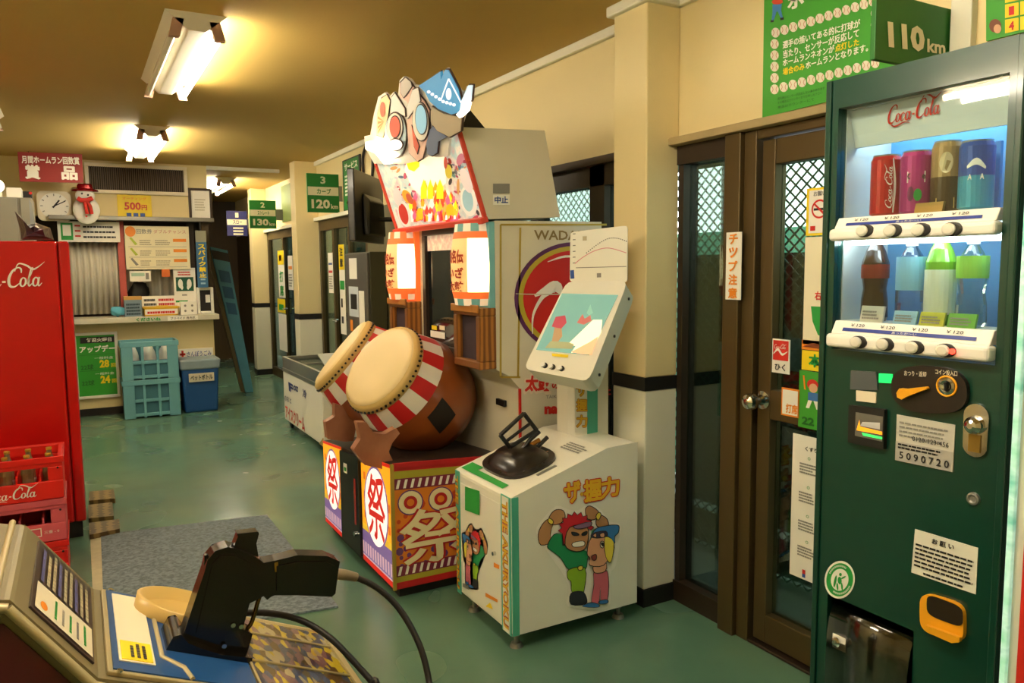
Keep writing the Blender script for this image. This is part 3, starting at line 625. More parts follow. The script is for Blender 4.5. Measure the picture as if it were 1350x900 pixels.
# crates and bin on the floor
cb = mat('pale_blue_plastic', '#6aa6b0', .45, var=.06); cbi = mat('pale_blue_plastic_inside', '#3c7280', .5)
def blue_crate(label, z, loaded):
    Y = 8.32; X0, X1, _, _ = rectY(160, 500, 238, 500, Y); H = .375; d = .36
    t = thing('plastic_crate', label, 'crate', ((X0 + X1) / 2, Y + d / 2, z), 'blue crates by the counter')
    th = .012; m = MB()
    m.box(X0 + .02, Y + .02, z + .01, X1 - .02, Y + d - .02, z + .025, cbi)
    m.box(X0 + .015, Y + .02, z + .02, X1 - .015, Y + .02 + th, z + (.19 if loaded else H - .03), cbi).box(X0 + .015, Y + d - .02 - th, z + .02, X1 - .015, Y + d - .02, z + H - .03, cbi)
    m.box(X0 + .015, Y + .02, z + .02, X0 + .015 + th, Y + d - .02, z + H - .03, cbi).box(X1 - .015 - th, Y + .02, z + .02, X1 - .015, Y + d - .02, z + H - .03, cbi)
    m.build('body', t)
    m = MB(); m.box(X0, Y, z + H - .05, X1, Y + .02, z + H, cb).box(X0, Y + d - .02, z + H - .05, X1, Y + d, z + H, cb).box(X0, Y + .02, z + H - .05, X0 + .02, Y + d - .02, z + H, cb).box(X1 - .02, Y + .02, z + H - .05, X1, Y + d - .02, z + H, cb).build('rim', t, bevel=.004)
    for k in range(4):
        x = X0 + .06 + (X1 - X0 - .12) * k / 3
        MB().box(x - .012 if 0 < k < 3 else x - .05, Y + .003, z + .0, x + .012 if 0 < k < 3 else x + .05, Y + .02, z + H - .05, cb).build('upright_rib', t, bevel=.003)
    for zz in (.03, .17): MB().box(X0 + .02, Y + .006, z + zz - .015, X1 - .02, Y + .021, z + zz + .015, cb).build('cross_rib', t, bevel=.003)
    return t, (X0, X1, Y, d, z, H)
blue_crate('pale blue plastic crate on the floor, lower of the two by the bin', 0.004, False)
t, (X0, X1, Y, d, z, H) = blue_crate('pale blue plastic crate holding white bags, stacked on the lower crate', .38, True)
for k, (a, s) in enumerate(((.2, 1), (.5, 2), (.8, 3))):
    lump('white_bag', ['white plastic bag in the left of the upper crate', 'white plastic bag in the middle of the upper crate', 'white plastic bag in the right of the upper crate'][k], 'bag', (X0 + (X1 - X0) * a, Y + d / 2, z + .027), .09, mat('white_bag_film', '#e4e8e4', .35), (.72, 1.2, 1.75), s, .2)
def blue_bin():
    Y = 8.36; X0, X1, _, _ = rectY(239, 510, 291, 510, Y); xc, w, d = (X0 + X1) / 2, (X1 - X0) / 2, .17; bm_ = mat('bin_blue', '#1d4f8c', .4, var=.06); liner = mat('grey_liner', '#8fa0a8', .4, var=.1)
    t = thing('rubbish_bin', 'dark blue plastic bin with a grey liner folded over the rim', 'bin', (xc, Y + d, 0)); yc = Y + d
    def ring(k, z): return [(xc - w * k, yc - d * k, z), (xc + w * k, yc - d * k, z), (xc + w * k, yc + d * k, z), (xc - w * k, yc + d * k, z)]
    MB().hexa(ring(.84, 0) + ring(.97, .53), bm_).build('body', t, bevel=.02, seg=3)
    MB().hexa(ring(1.02, .44) + ring(1.06, .545), liner).build('liner', t, bevel=.02, seg=3)
    f = lambda u, v, ex=0.: Vector((xc - w + 2 * w * u, Y + .008 - ex, .53 * v)); mb = MB()
    mb.hexa([f(.2, .6, .012), f(.84, .6, .012), f(.84, .6, .002), f(.2, .6, .002), f(.2, .76, .016), f(.84, .76, .016), f(.84, .76, .004), f(.2, .76, .004)], ivory); uvt(mb, 'ペットボトル', f, .24, .63, .8, .73, print_black, .02, .018); mb.build('name_label', t)
blue_bin()
o, f = boardY('first_aid_sign', 'white strip with a red cross and blue lettering above the blue bin', 'sign', (235, 459, 281, 473), Yw - .01, .008, print_white)
mb = MB(); uvr(mb, f, .04, .4, .2, .6, print_red); uvr(mb, f, .09, .15, .15, .85, print_red); uvt(mb, 'さんぽうごみ', f, .24, .25, .95, .75, print_blue, .01); mb.build('lettering', o)
# ------------------------------------------------------------------ corridor: leaning boards, number signs
for k, (dx, c, lab) in enumerate(((0, '#4f90a8', 'sky blue board leaning in the corridor, front of the two'), (.05, '#7b6a45', 'brown backed board leaning behind the sky blue one'))):
    Y = 9.4 + k * .06; P = [hit(x, y, 1, Y) for x, y in ((277, 325), (300, 330), (330, 474), (322, 474))]
    zmin = min(p.z for p in P)
    Q = [Vector((p.x - dx, p.y, max(p.z, .0))) for p in P]; Q[2].z = Q[3].z = .005
    o = MB().prism([Q[0], Q[1], Q[2] + Vector((.02, 0, 0)), Q[3]], (0, .05, 0), mat('board_%d' % k, c, .5, var=.25, scale=5)).build('leaning_board', bevel=.004); tag(o, lab, 'board')
    if k == 0:
        f = lambda u, v, ex=0.: Q[3].lerp(Q[0], v).lerp((Q[2] + Vector((.02, 0, 0))).lerp(Q[1], v), u) + Vector((0, -.003 - ex, 0)); mb = MB()
        for v in (.55, .66, .77): uvr(mb, f, .15, v, .85, v + .08, mat('board_dark_print', '#2d5f80', .5))
        uvr(mb, f, 0, .92, 1, .98, print_black); mb.build('print', o)
def km_sign(label, px, Y, m, num, mid, low, lowbold=.04):
    X0, X1, Z0, Z1 = rectY(*px, Y); t = thing('speed_sign', label, 'sign', ((X0 + X1) / 2, Y, Z0), 'projecting cage signs')
    MB().box(X0, Y, Z0, X1, Y + .02, Z1, m).build('board', t, bevel=.002); MB().box(X1, Y + .004, Z0 + (Z1 - Z0) * .3, 2.2 if Y < 8.2 else 2.3, Y + .016, Z0 + (Z1 - Z0) * .7, grey_met).build('bracket', t)
    f = lambda u, v, ex=0.: Vector((X0 + (X1 - X0) * u, Y - .0015 - ex, Z0 + (Z1 - Z0) * v)); mb = MB()
    uvt(mb, num, f, .42, .74, .58, .93, mat('sign_cream', '#ece3c0', .5), .03); uvr(mb, f, .02, .44, .98, .66, mat('sign_cream', '#ece3c0', .5)); uvt(mb, mid, f, .3, .48, .74, .62, m, .02)
    if low: uvt(mb, low, f, .12, .1, .7, .34, mat('sign_cream', '#ece3c0', .5), lowbold); uvt(mb, 'km', f, .73, .1, .95, .22, mat('sign_cream', '#ece3c0', .5), .02)
    else: lines(mb, f, .3, .8, .04, .4, 3, mat('sign_cream', '#ece3c0', .5), ragged=.1)
    mb.build('lettering', t)
sgreen = mat('sign_green', '#1c7a2a', .5); sblue = mat('sign_blue', '#2b2c66', .5)
km_sign('green and cream cage sign numbered 3 with 120 km', (405, 229, 447, 280), 7.12, sgreen, '3', 'カーブ', '120')
km_sign('green and cream cage sign numbered 2 in the corridor', (329, 264, 364, 301), 9.9, sgreen, '2', 'ストレート', '130')
km_sign('dark blue cage sign numbered 1 at the corridor end', (299, 278, 326, 311), 11.3, sblue, '1', 'スロー', None)
# ------------------------------------------------------------------ left: red drinks cooler, crates, locker
cola_red = mat('cooler_red', '#c00a08', .28, var=.05, coat=.3)
def cooler():
    X1, Y0, H = -.025, 4.7, 1.605; X0 = X1 - .95; D = .55
    t = thing('drinks_cooler', 'tall red drinks cooler with white script lettering at left', 'cooler', ((X0 + X1) / 2, Y0 + D / 2, 0))
    MB().box(X0, Y0 + .05, .09, X1, Y0 + D, H, cola_red).build('cabinet', t, bevel=.008)
    MB().box(X0, Y0, .1, X1 - .055, Y0 + .05, H, cola_red).build('door', t, bevel=.012, seg=3)
    MB().box(X1 - .05, Y0 + .004, .1, X1, Y0 + .05, H, cola_red).build('side_trim', t, bevel=.01, seg=3)
    MB().box(X0 + .02, Y0 + .06, 0, X1 - .02, Y0 + D - .02, .09, black_rub).build('plinth', t)
    a = plY(Y0); o = a(10, 379); h = (a(10, 348) - o).z; mb = MB()
    x0 = hit(10, 379, 1, Y0).x; s = (hit(58, 379, 1, Y0).x - x0) / 1.95
    script_mark(mb, lambda x, y: Vector((x0 + (x - 2.25) * s, Y0 - .002, o.z + y * h * .82 + (x - 2.25) * s * .02)), print_white); mb.build('wordmark', t)
cooler()
def cola_crate(label, z, m, logo, bottles=False):
    X1, Y0, W_, D, H = -.105, 4.1, .46, .33, .2; X0 = X1 - W_; w = .018
    t = thing('bottle_crate', label, 'crate', ((X0 + X1) / 2, Y0 + D / 2, z), 'red bottle crates by the cooler')
    b = MB()
    for y in (Y0, Y0 + D - w):                      # long walls with a hand slot
        b.box(X0, y, z, X1, y + w, z + .085, m).box(X0, y, z + .15, X1, y + w, z + H - .004, m).box(X0, y, z + .085, X0 + .06, y + w, z + .15, m).box(X1 - .06, y, z + .085, X1, y + w, z + .15, m)
    for x in (X0, X1 - w): b.box(x, Y0 + w, z, x + w, Y0 + D - w, z + H - .004, m)
    b.box(X0 + w, Y0 + w, z + .004, X1 - w, Y0 + D - w, z + .014, m); b.build('body', t, bevel=.004)
    r = MB(); e = .006; r.box(X0 - e, Y0 - e, z + H - .03, X1 + e, Y0, z + H - .002, m).box(X0 - e, Y0 + D, z + H - .03, X1 + e, Y0 + D + e, z + H - .002, m).box(X1, Y0, z + H - .03, X1 + e, Y0 + D, z + H - .002, m).box(X0 - e, Y0, z + H - .03, X0, Y0 + D, z + H - .002, m).build('rim', t, bevel=.002)
    for k in range(1, 5): MB().box(X0 + k * W_ / 5 - .004, Y0 + w, z + .014, X0 + k * W_ / 5 + .004, Y0 + D - w, z + .11, m).build('divider', t)
    MB().cyl((X1 - .02, Y0 - .001, z + H - .055), (X1 - .02, Y0 - .004, z + H - .055), .005, black_rub, 10).build('rivet_hole', t)
    mb = MB(); f0 = lambda x, y: Vector((X1 - .30 + x * .045, Y0 - .002, z + .02 + y * .045))
    if logo: script_mark(mb, lambda x, y: Vector((X1 - .315 + x * .05, Y0 - .002, z + .02 + y * .05)), print_white)
    else:
        for a in ((-.28, .03, -.1, .034), (-.28, .066, -.1, .07), (-.104, .03, -.1, .07)): mb.poly([(X1 + a[0], Y0 - .002, z + a[1]), (X1 + a[2], Y0 - .002, z + a[1]), (X1 + a[2], Y0 - .002, z + a[3]), (X1 + a[0], Y0 - .002, z + a[3])], print_white)
        mb.text('コーラ', (X1 - .25, Y0 - .0025, z + .038), (.1, 0, 0), (0, 0, .024), print_white); mb.text('三重 - 0', (X1 - .09, Y0 - .0025, z + .04), (.06, 0, 0), (0, 0, .014), print_white)
    mb.build('print', t); return X0, X1, Y0, D, z
cola_crate('red bottle crate at the bottom of the stack by the cooler', .0, mat('crate_red', '#d8140f', .4), False)
cola_crate('faded pink bottle crate in the middle of the stack', .2, mat('crate_faded_red', '#cf5560', .55, var=.12), False)
X0, X1, Y0, D, z = cola_crate('bright red bottle crate full of bottles on top of the stack', .4, mat('crate_red_bright', '#dc1c12', .4), True)
bglass = mat('bottle_glass', '#8a7a58', .08, 0, var=.15, coat=.6); bcap = mat('bottle_cap_yellow', '#c9a035', .35, .4); blabel = mat('bottle_label', '#d8d4c4', .5)
def bottle(x, y, z, label, H=.185):
    t = thing('glass_bottle', label, 'bottle', (x, y, z), 'glass bottles in the top crate')
    MB().lathe((x, y, z), (0, 0, 1), [(0, 0), (.026, 0), (.028, .01), (.027, .05), (.025, .075), (.028, .1), (.024, .125), (.013, .15), (.011, .175), (.011, H)], bglass, 14).build('body', t)
    MB().lathe((x, y, z), (0, 0, 1), [(.0285, .015), (.0295, .04), (.0285, .048)], blabel, 14).build('paper_label', t)
    MB().lathe((x, y, z), (0, 0, 1), [(.0125, H - .012), (.0135, H - .004), (.012, H), (0, H + .001)], bcap, 12).build('cap', t)
for k in range(5):
    for j in range(2):
        bottle(X0 + .058 + k * .086, Y0 + .09 + j * .14, z + .0145, ('glass bottle in the front row of the top crate, ' if j == 0 else 'glass bottle in the back row of the top crate, ') + ['leftmost', 'second from left', 'middle one', 'second from right', 'rightmost'][k])
def locker():
    Y = 7.6; X0, X1, _, Z1 = rectY(-60, 259, 43, 310, Y); xm = hit(26, 290, 1, Y).x; gm = mat('locker_grey', '#8b887a', .45, .3, var=.05)
    t = thing('steel_locker', 'grey steel locker behind the red cooler', 'locker', ((X0 + X1) / 2, Y + .25, 0))
    MB().box(X0, Y + .015, 0, X1, Y + .5, Z1, gm).build('body', t, bevel=.004); MB().box(X0 + .01, Y, .05, xm - .012, Y + .015, Z1 - .01, gm).build('door', t, bevel=.003); MB().box(xm + .012, Y, .05, X1 - .005, Y + .015, Z1 - .01, gm).build('door', t, bevel=.003)
    X0, X1, a, b = rectY(8, 244, 28, 258, Y + .1)
    tag(MB().box(X0, Y + .1, Z1, X1, Y + .3, Z1 + b - a, white_pl).build('white_carton', bevel=.004), 'white carton on top of the grey locker', 'box')
    X0, X1, a, b = rectY(30, 252, 42, 258, Y + .1)
    tag(MB().box(X0, Y + .1, Z1, X1, Y + .2, Z1 + .06, black_rub).cyl((X1 - .01, Y + .098, Z1 + .045), (X1 - .01, Y + .09, Z1 + .045), .012, print_red, 10).build('black_radio', bevel=.004), 'small black radio with a red dot on the locker', 'radio')
    xg = hit(-6, 250, 1, Y).x
    t2 = thing('lamp_globe', 'glowing white globe lamp at the left picture edge', 'lamp', (xg, Y + .15, Z1))
    c = Vector((xg, Y + .15, Z1 + .1)); r = .055
    MB().lathe(c, (0, 0, 1), [(r * math.sin(PI * k / 10), -r * math.cos(PI * k / 10)) for k in range(11)], mat('globe_glow', '#fff4dc', .4, emis=1.5), 16).build('globe', t2); MB().cyl((xg, Y + .15, Z1), (xg, Y + .15, Z1 + .05), .035, white_pl, 12).build('base', t2)
locker()
def crumpled_bag():
    Y = 4.95; z = 1.606; t = thing('crumpled_bag', 'crumpled dark plum bag with a pointed flap on the cooler', 'bag', (hit(45, 312, 1, Y).x, Y, z)); bagm = mat('bag_plum', '#43303a', .3, .2, var=.4, scale=14, bump=.4, bscale=25)
    P = [(19, 278), (27, 286), (36, 296), (47, 293), (57, 297), (66, 300), (71, 316), (28, 316), (26, 300)]
    a = [hit(x, y, 1, Y) for x, y in P]
    for p in a: p.z = max(p.z, z)
    b = MB(); n = len(a); mid = Vector((hit(46, 305, 1, Y).x, Y, z + .05))
    ring1 = [p + Vector((0, .02, 0)) for p in a]; fr = mid + Vector((0, -.09, 0)); bk = mid + Vector((0, .1, 0))
    inner = [p.lerp(mid, .45) + Vector((0, -.07 - .03 * (i % 2), 0)) for i, p in enumerate(a)]
    b.add(ring1 + inner + [fr, bk], [(i, (i + 1) % n, n + (i + 1) % n, n + i) for i in range(n)] + [(n + i, n + (i + 1) % n, 2 * n) for i in range(n)] + [((i + 1) % n, i, 2 * n + 1) for i in range(n)], bagm); b.build('body', t, weld=True)
    q = [hit(x, y, 1, Y - .02) for x, y in ((38, 262), (42, 268), (46, 295), (40, 296))]
    MB().prism(q, (0, .012, 0), mat('bag_silver', '#c4cbd0', .25, .5)).build('silver_flap', t)
crumpled_bag()
# ------------------------------------------------------------------ floor mat, tape, planks
P = [hit(x, y, 2, 0) for x, y in ((133, 706), (352, 680), (446, 801))]; P.append(P[0] + P[2] - P[1] - Vector((0.02, 0, 0)))
matm = ramp_mat('grey_ribbed_mat', [(.35, '#58666c'), (.65, '#7c8c94')], 60, .8, 'noise', 3, bump=.5)
rm = MB().prism([p + Vector((0, 0, .001)) for p in P], (0, 0, .008), matm).build('floor_mat', bevel=.003); tag(rm, 'grey rubber floor mat in the aisle', 'mat')
A = [hit(x, y, 2, 0) for x, y in ((119, 709), (137, 706), (143, 775), (122, 775))]; A[2] += (A[2] - A[1]) * .35; A[3] += (A[3] - A[0]) * .35
tag(MB().prism([p + Vector((0, 0, .001)) for p in A], (0, 0, .004), mat('beige_tape', '#b5ad86', .4, var=.25, scale=18)).build('floor_strip', bevel=.001), 'worn beige strip taped along the left of the floor mat', 'strip')
for k, q in enumerate((((118, 648), (150, 645), (152, 657), (117, 660)), ((113, 666), (148, 662), (150, 680), (112, 684)), ((112, 690), (157, 684), (158, 697), (112, 706)))):
    p = [hit(x, y, 2, 0.03) for x, y in q]
    for v in p: v.z = .0015; v.x = max(v.x, -.015)
    tag(MB().prism(p, (0, 0, .03), ramp_mat('old_plank', [(.3, '#54431f'), (.7, '#8a7440')], 5, .45, 'wave', stretch=(1, 6, 1), dist=4)).build('floor_plank', bevel=.008), ['short brown plank beside the cooler, farthest from the mat', 'short brown plank beside the cooler, middle of three', 'short brown plank beside the cooler, nearest the mat'][k], 'plank')
# ------------------------------------------------------------------ right side, far: freezer, ticket machine, television
alu = mat('aluminium', '#b4b2a8', .3, .8, var=.06)
def freezer():
    X0, X1, Y0, Y1, Z0, Z1 = 1.6, 2.01, 5.86, 7.15, .075, .655; t = thing('ice_cream_freezer', 'white chest freezer with sliding glass top and red lettering', 'freezer', ((X0 + X1) / 2, (Y0 + Y1) / 2, 0))
    MB().box(X0, Y0, Z0, X1, Y1, Z1 - .13, white_pl).build('body', t, bevel=.012)
    MB().box(X0 - .006, Y0 - .006, Z1 - .13, X1, Y1 + .006, Z1 - .1, alu).build('lower_band', t); MB().box(X0 + .02, Y0 + .02, Z1 - .3, X1 - .02, Y1 - .02, Z1 - .29, grey_met).build('inner_floor', t)
    m = MB(); w = .025
    for a in ((X0, Y0, X1, Y0 + w), (X0, Y1 - w, X1, Y1), (X0, Y0 + w, X0 + w, Y1 - w), (X1 - w, Y0 + w, X1, Y1 - w)): m.box(a[0], a[1], Z1 - .1, a[2], a[3], Z1, alu)
    m.build('top_frame', t, bevel=.003)
    for k in range(2): y = Y0 + w + (Y1 - Y0 - 2 * w) * k / 2; MB().box(X0 + w, y, Z1 - .02 - k * .012, X1 - w, y + (Y1 - Y0 - 2 * w) / 2 + .02, Z1 - .012 - k * .012, clear).build('sliding_glass', t)
    MB().bar((X0 + w, (Y0 + Y1) / 2, Z1 - .006), (X1 - w, (Y0 + Y1) / 2, Z1 - .006), .02, .012, alu).build('divider_bar', t)
    p = [(X0 + .06, Y0 + .02, Z1 + .003), (X1 - .01, Y0 + .02, Z1 + .003), (X1 - .01, Y0 + .3, Z1 + .1), (X0 + .06, Y0 + .3, Z1 + .1)]
    MB().prism(p, (0, 0, .012), mat('pale_grey_lid', '#c9ccc6', .4)).build('propped_lid', t)
    for x in (X0 + .05, X1 - .05):
        for y in (Y0 + .06, Y1 - .06): MB().cyl((x - .012, y, .034), (x + .012, y, .034), .033, black_rub, 12).bar((x, y, .05), (x, y, Z0), .02, .03, dk_met).build('caster', t)
    pl = plX(X0, .003); m = MB(); nv = mat('print_navy', '#2b3c78', .5)
    m.ptext('F', pl, (381, 515), (387, 519), (380, 503), nv, .05); m.ptext('oz', pl, (387, 514), (393, 517), (387, 507), nv, .03); m.ptext('のおと', pl, (375, 527), (384, 532), (375, 520), nv, .01); m.ptext('冷', pl, (399, 523), (404, 526), (399, 512), nv, .02)
    m.ptext('アイスクリーム', pl, (377, 550), (402, 569), (376, 533), print_red, .02); m.build('lettering', t)
    MB().prism([(X0 - .004, Y0 + .0, Z0), (X0 - .004, Y0 + .12, Z0), (X0 - .004, Y0, Z0 + .07)], (.004, 0, 0), mat('worn_corner', '#b49a5a', .6)).build('corner_patch', t)
freezer()
def ticket_machine():
    X, Y0, Y1, H = 2.03, 5.97, 6.56, 1.58; gm = mat('ticket_grey', '#5d5a52', .45, .3); t = thing('ticket_machine', 'grey ticket machine with paper notices under the television', 'ticket machine', (X + .08, (Y0 + Y1) / 2, 0))
    MB().box(X + .02, Y0, 0, 2.19, Y1, H, mat('ticket_side_olive', '#4c4a32', .5, .2)).build('cabinet', t, bevel=.006); MB().box(X, Y0 + .01, .04, X + .02, Y1 - .01, H - .01, gm).build('front_panel', t, bevel=.004)
    f = lambda u, v, ex=0.: Vector((X - .002 - ex, Y1 + (Y0 - Y1) * u, H * v)); m = MB(); [uvr(MB(), f, *q).build('paper_notice', t) for q in ((.2, .86, .55, .97, print_white), (.15, .66, .58, .82, mat('pale_blue_paper', '#c9d2d8', .5)), (.6, .58, .84, .8, print_white), (.18, .58, .3, .64, print_orange), (.5, .44, .66, .465, print_yellow))]
    MB().box(X - .004, Y1 - .3, H * .7, X + .001, Y1 - .14, H * .78, black_rub).build('display', t); MB().box(X - .006, Y1 - .36, H * .34, X + .001, Y1 - .12, H * .42, black_rub).build('coin_tray', t)
    MB().cyl((X, Y1 - .12, H * .52), (X - .01, Y1 - .12, H * .52), .018, chrome, 12).build('lock', t)
ticket_machine()
def television():
    a, b = Vector((1.69, 5.2, 0)), Vector((2.13, 5.84, 0)); d = (b - a).normalized(); n = Vector((d.y, -d.x, 0)); zt, zb = 2.13, 1.635
    t = thing('television', 'black flat television on a wall bracket above the ticket machine', 'television', tuple((a + b) / 2 + Vector((0, 0, zb)))); blk = mat('tv_black', '#141312', .3, var=.1, coat=.2)
    def q(u, v, w): p = a + (b - a) * u + n * w; p.z = zb + (zt - zb) * v; return p
    MB().hexa([q(0, 0, 0), q(1, 0, 0), q(1, 0, -.05), q(0, 0, -.05), q(0, 1, 0), q(1, 1, 0), q(1, 1, -.05), q(0, 1, -.05)], blk).build('case', t, bevel=.008)
    MB().hexa([q(.25, .1, .001), q(.85, .1, .001), q(.85, .1, .045), q(.25, .1, .045), q(.25, .7, .001), q(.85, .7, .001), q(.8, .6, .045), q(.3, .6, .045)], blk).build('rear_housing', t, bevel=.012)
    MB().hexa([q(.02, .04, -.0505), q(.98, .04, -.0505), q(.98, .04, -.053), q(.02, .04, -.053), q(.02, .96, -.0505), q(.98, .96, -.0505), q(.98, .96, -.053), q(.02, .96, -.053)], mat('tv_screen', '#0a0b0c', .1)).build('screen', t)
    c = q(.6, .35, .045); MB().tube([c, c + n * .06, (2.199, c.y - .1, c.z)], .018, dk_met, 8).build('bracket_arm', t); MB().box(2.185, c.y - .18, c.z - .08, 2.199, c.y - .02, c.z + .08, dk_met).build('bracket_plate', t)
television()
o, f = boardX('framed_poster', 'green framed poster high on wall above the television', 'poster', (452, 207, 475, 277), 2.185, .014, mat('frame_black', '#262420', .5)); mb = MB(); uvr(mb, f, .06, .03, .94, .97, sgreen); uvt(mb, 'サービス', f, .14, .78, .88, .92, print_white, .03); lines(mb, f, .14, .86, .3, .72, 6, print_white); uvr(mb, f, .2, .12, .7, .2, print_yellow); mb.build('lettering', o)
c = hit(486, 226, 0, 2.19)
tag(MB().tube(smooth_path([(2.185, c.y + .1, c.z - .1), (2.185, c.y + .13, c.z + .12), (2.185, c.y, c.z + .22), (2.185, c.y - .12, c.z + .1), (2.185, c.y - .08, c.z - .12)], 6), .012, dk_met, 8).build('cable_loop'), 'dark loop of cable hung on the wall beside the sign board', 'cable')
# notices on the far doors
def sticker(name, label, cat, px, X, m, draw=None, th=.003):
    o, f = boardX(name, label, cat, px, X, th, m, 0)
    for d in (draw if isinstance(draw, list) else [draw] if draw else []): mb = MB(); d(mb, f); mb.build('print', o)
    return o, f
vt = lambda s, m, b=.03: (lambda mb, f: [uvt(mb, c, f, .22, 1 - (k + .88) / len(s), .78, 1 - (k + .12) / len(s), m, b) for k, c in enumerate(s)])
sticker('door_notice', 'narrow white notice strip on the door glass behind the freezer', 'notice', (433, 333, 439, 386), 2.19, print_white, lambda mb, f: (uvr(mb, f, .1, .7, .9, .75, print_blue), uvr(mb, f, .1, .5, .9, .56, print_red), lines(mb, f, .1, .9, .1, .45, 6, print_grey)))
sticker('door_notice', 'long yellow and white notice strip beside the ticket machine', 'notice', (448, 322, 455, 440), 2.19, print_white, [lambda mb, f: (uvr(mb, f, 0, .72, 1, 1, print_yellow), vt('注意', print_black)(mb, lambda u, v, ex=0.: f(u, .74 + v * .24, ex + .001))), lambda mb, f: uvr(mb, f, .1, .5, .9, .6, print_green), lambda mb, f: uvr(mb, f, .2, .3, .5, .4, print_black), lambda mb, f: uvr(mb, f, .2, .12, .6, .2, print_black)])
sticker('door_notice', 'yellow and white notice strip on the corridor door', 'notice', (367, 330, 375, 392), 2.29, print_white, lambda mb, f: (uvr(mb, f, 0, .7, 1, 1, print_yellow), vt('打席', print_green)(mb, lambda u, v, ex=0.: f(u, v * .6, ex)), uvr(mb, f, .2, .78, .6, .9, print_orange)))
sticker('door_notice', 'small yellow notice low on the corridor door', 'notice', (366, 394, 376, 412), 2.29, print_yellow, lambda mb, f: uvr(mb, f, .2, .2, .8, .6, print_green))
sticker('door_notice', 'white notice strip beside the middle column', 'notice', (380, 337, 386, 382), 2.29, print_white, lambda mb, f: (uvr(mb, f, .1, .6, .9, .7, print_orange), lines(mb, f, .1, .9, .1, .5, 5, print_grey)))
sticker('door_notice', 'white lower panel notice on the corridor door', 'notice', (368, 414, 378, 462), 2.29, print_white)
sticker('wall_notice', 'green notice on the wall above the corridor door', 'notice', (371, 243, 384, 292), 2.29, mat('dull_green', '#7c8f4a', .6))
# ------------------------------------------------------------------ right side, near: posters over the door
def big_poster():
    X = 2.19; pl = plX(X, .002); q = [(1005, 155), (1182, 111), (1190, -60), (1008, -40)]
    o = MB().prism([onplane((X, 0, 0), (1, 0, 0))(x, y) for x, y in q], (.008, 0, 0), mat('home_run_green', '#3f9e2c', .5)).build('rules_poster'); tag(o, 'large green rules poster bordered with baseballs above the door', 'poster')
    Z = lambda x, y: (980 + x / 3.649, y / 3.649); m = MB(); ball = mat('ball_white', '#e8e0cc', .5)
    pts = [(155 + k * 42.5, 157 - k * 13.6) for k in range(12)] + [(150, 157 + k * 54.5) for k in range(1, 6)] + [(150 + k * 44, 430 - k * 11.5) for k in range(1, 12)] + [(633, 65), (633, 120), (633, 180), (636, 240)]
    for x, y in pts:
        c = Z(x, y); m.pell(pl, c, 5.6, 6.6, ball, .0, n=14)
        for s in (-1, 1): m.ribbon(lambda a, b: pl(a, b, .0008), [(c[0] + s * 4, c[1] - 4.5), (c[0] + s * 1.8, c[1]), (c[0] + s * 4, c[1] + 4.5)], [.8, .8, .8], mat('ball_seam', '#c88a70', .5), 2)
    def row(s, x0, y0, x1, y1, h, mm, b=.02): m.ptext(s, pl, Z(x0, y0), Z(x1, y1), Z(x0, y0 - h), mm, b)
    row('選手の描いてある的に打球が', 190, 235, 562, 130, 36, print_white); row('当たり、センサーが反応して', 192, 282, 556, 178, 38, print_white)
    row('ホームランネオンが', 190, 320, 438, 250, 34, print_white); row('点灯した', 442, 250, 556, 218, 34, print_yellow); row('場合のみ', 190, 364, 294, 335, 34, print_yellow); row('ホームランとなります。', 300, 333, 600, 245, 34, print_white)
    for k, (x0, y0, x1, y1) in enumerate(((165, 482, 392, 430), (165, 502, 380, 452), (165, 524, 340, 484))):
        row(['雨天時はセンサーが反応しない事があります', 'その場合はカウンターまでお申し出下さい', '景品はカウンターにて'][k], x0, y0, x1, y1, 13, mat('poster_dark_green2', '#1f5a1a', .5), .005)
    row('ホ', 215, 50, 290, 25, 70, print_white, .05)
    for pts_, c in (([(135, 10), (150, -10), (185, -12), (190, 12), (170, 22), (145, 20)], '#d84a2c'), ([(140, 22), (185, 18), (182, 50), (165, 55), (140, 60)], '#3b7fc0'), ([(140, 58), (160, 54), (146, 100), (136, 98)], '#3b7fc0'), ([(165, 54), (182, 50), (190, 86), (180, 88)], '#3b7fc0'), ([(130, 98), (146, 94), (146, 106), (132, 108)], '#222222'), ([(176, 86), (194, 82), (195, 94), (178, 98)], '#222222')):
        m.pp(pl, [Z(*p) for p in pts_], mat('poster_fig_' + c[1:], c, .5), .0005)
    m.build('print', o)
big_poster()
def sign110():
    R_ = hit(1258, 40, 0, 2.2); Y = R_.y; t = thing('speed_sign', 'large green projecting sign reading 110 km', 'sign', (R_.x - .15, Y, 2.1), 'projecting cage signs')
    pl0 = onplane((0, Y, 0), (0, 1, 0)); q = [pl0(x, y) for x, y in ((1153, 78), (1258, 101), (1258, 13), (1154, -16))]; X0 = q[0].x; Z0, Z1 = q[0].z, q[2].z
    MB().box(X0, Y, Z0, 2.199, Y + .015, Z1, mat('sign_green_dark', '#1d6b1c', .5)).build('board', t, bevel=.002)
    pl = plY(Y); m = MB(); cr = mat('sign_cream', '#ece3c0', .5); Z = lambda x, y: (980 + x / 3.649, y / 3.649)
    m.ptext('110', pl, Z(700, 228), Z(875, 252), Z(694, 100), cr, .05); m.ptext('km', pl, Z(885, 250), Z(972, 262), Z(885, 185), cr, .03); m.build('lettering', t)
sign110()
yt = hit(1275, 20, 0, 2.2).y
structure(MB().box(2.17, yt - .03, 1.965, 2.2, yt + .03, 2.485, white_paint).build('trim_10', bevel=.004))
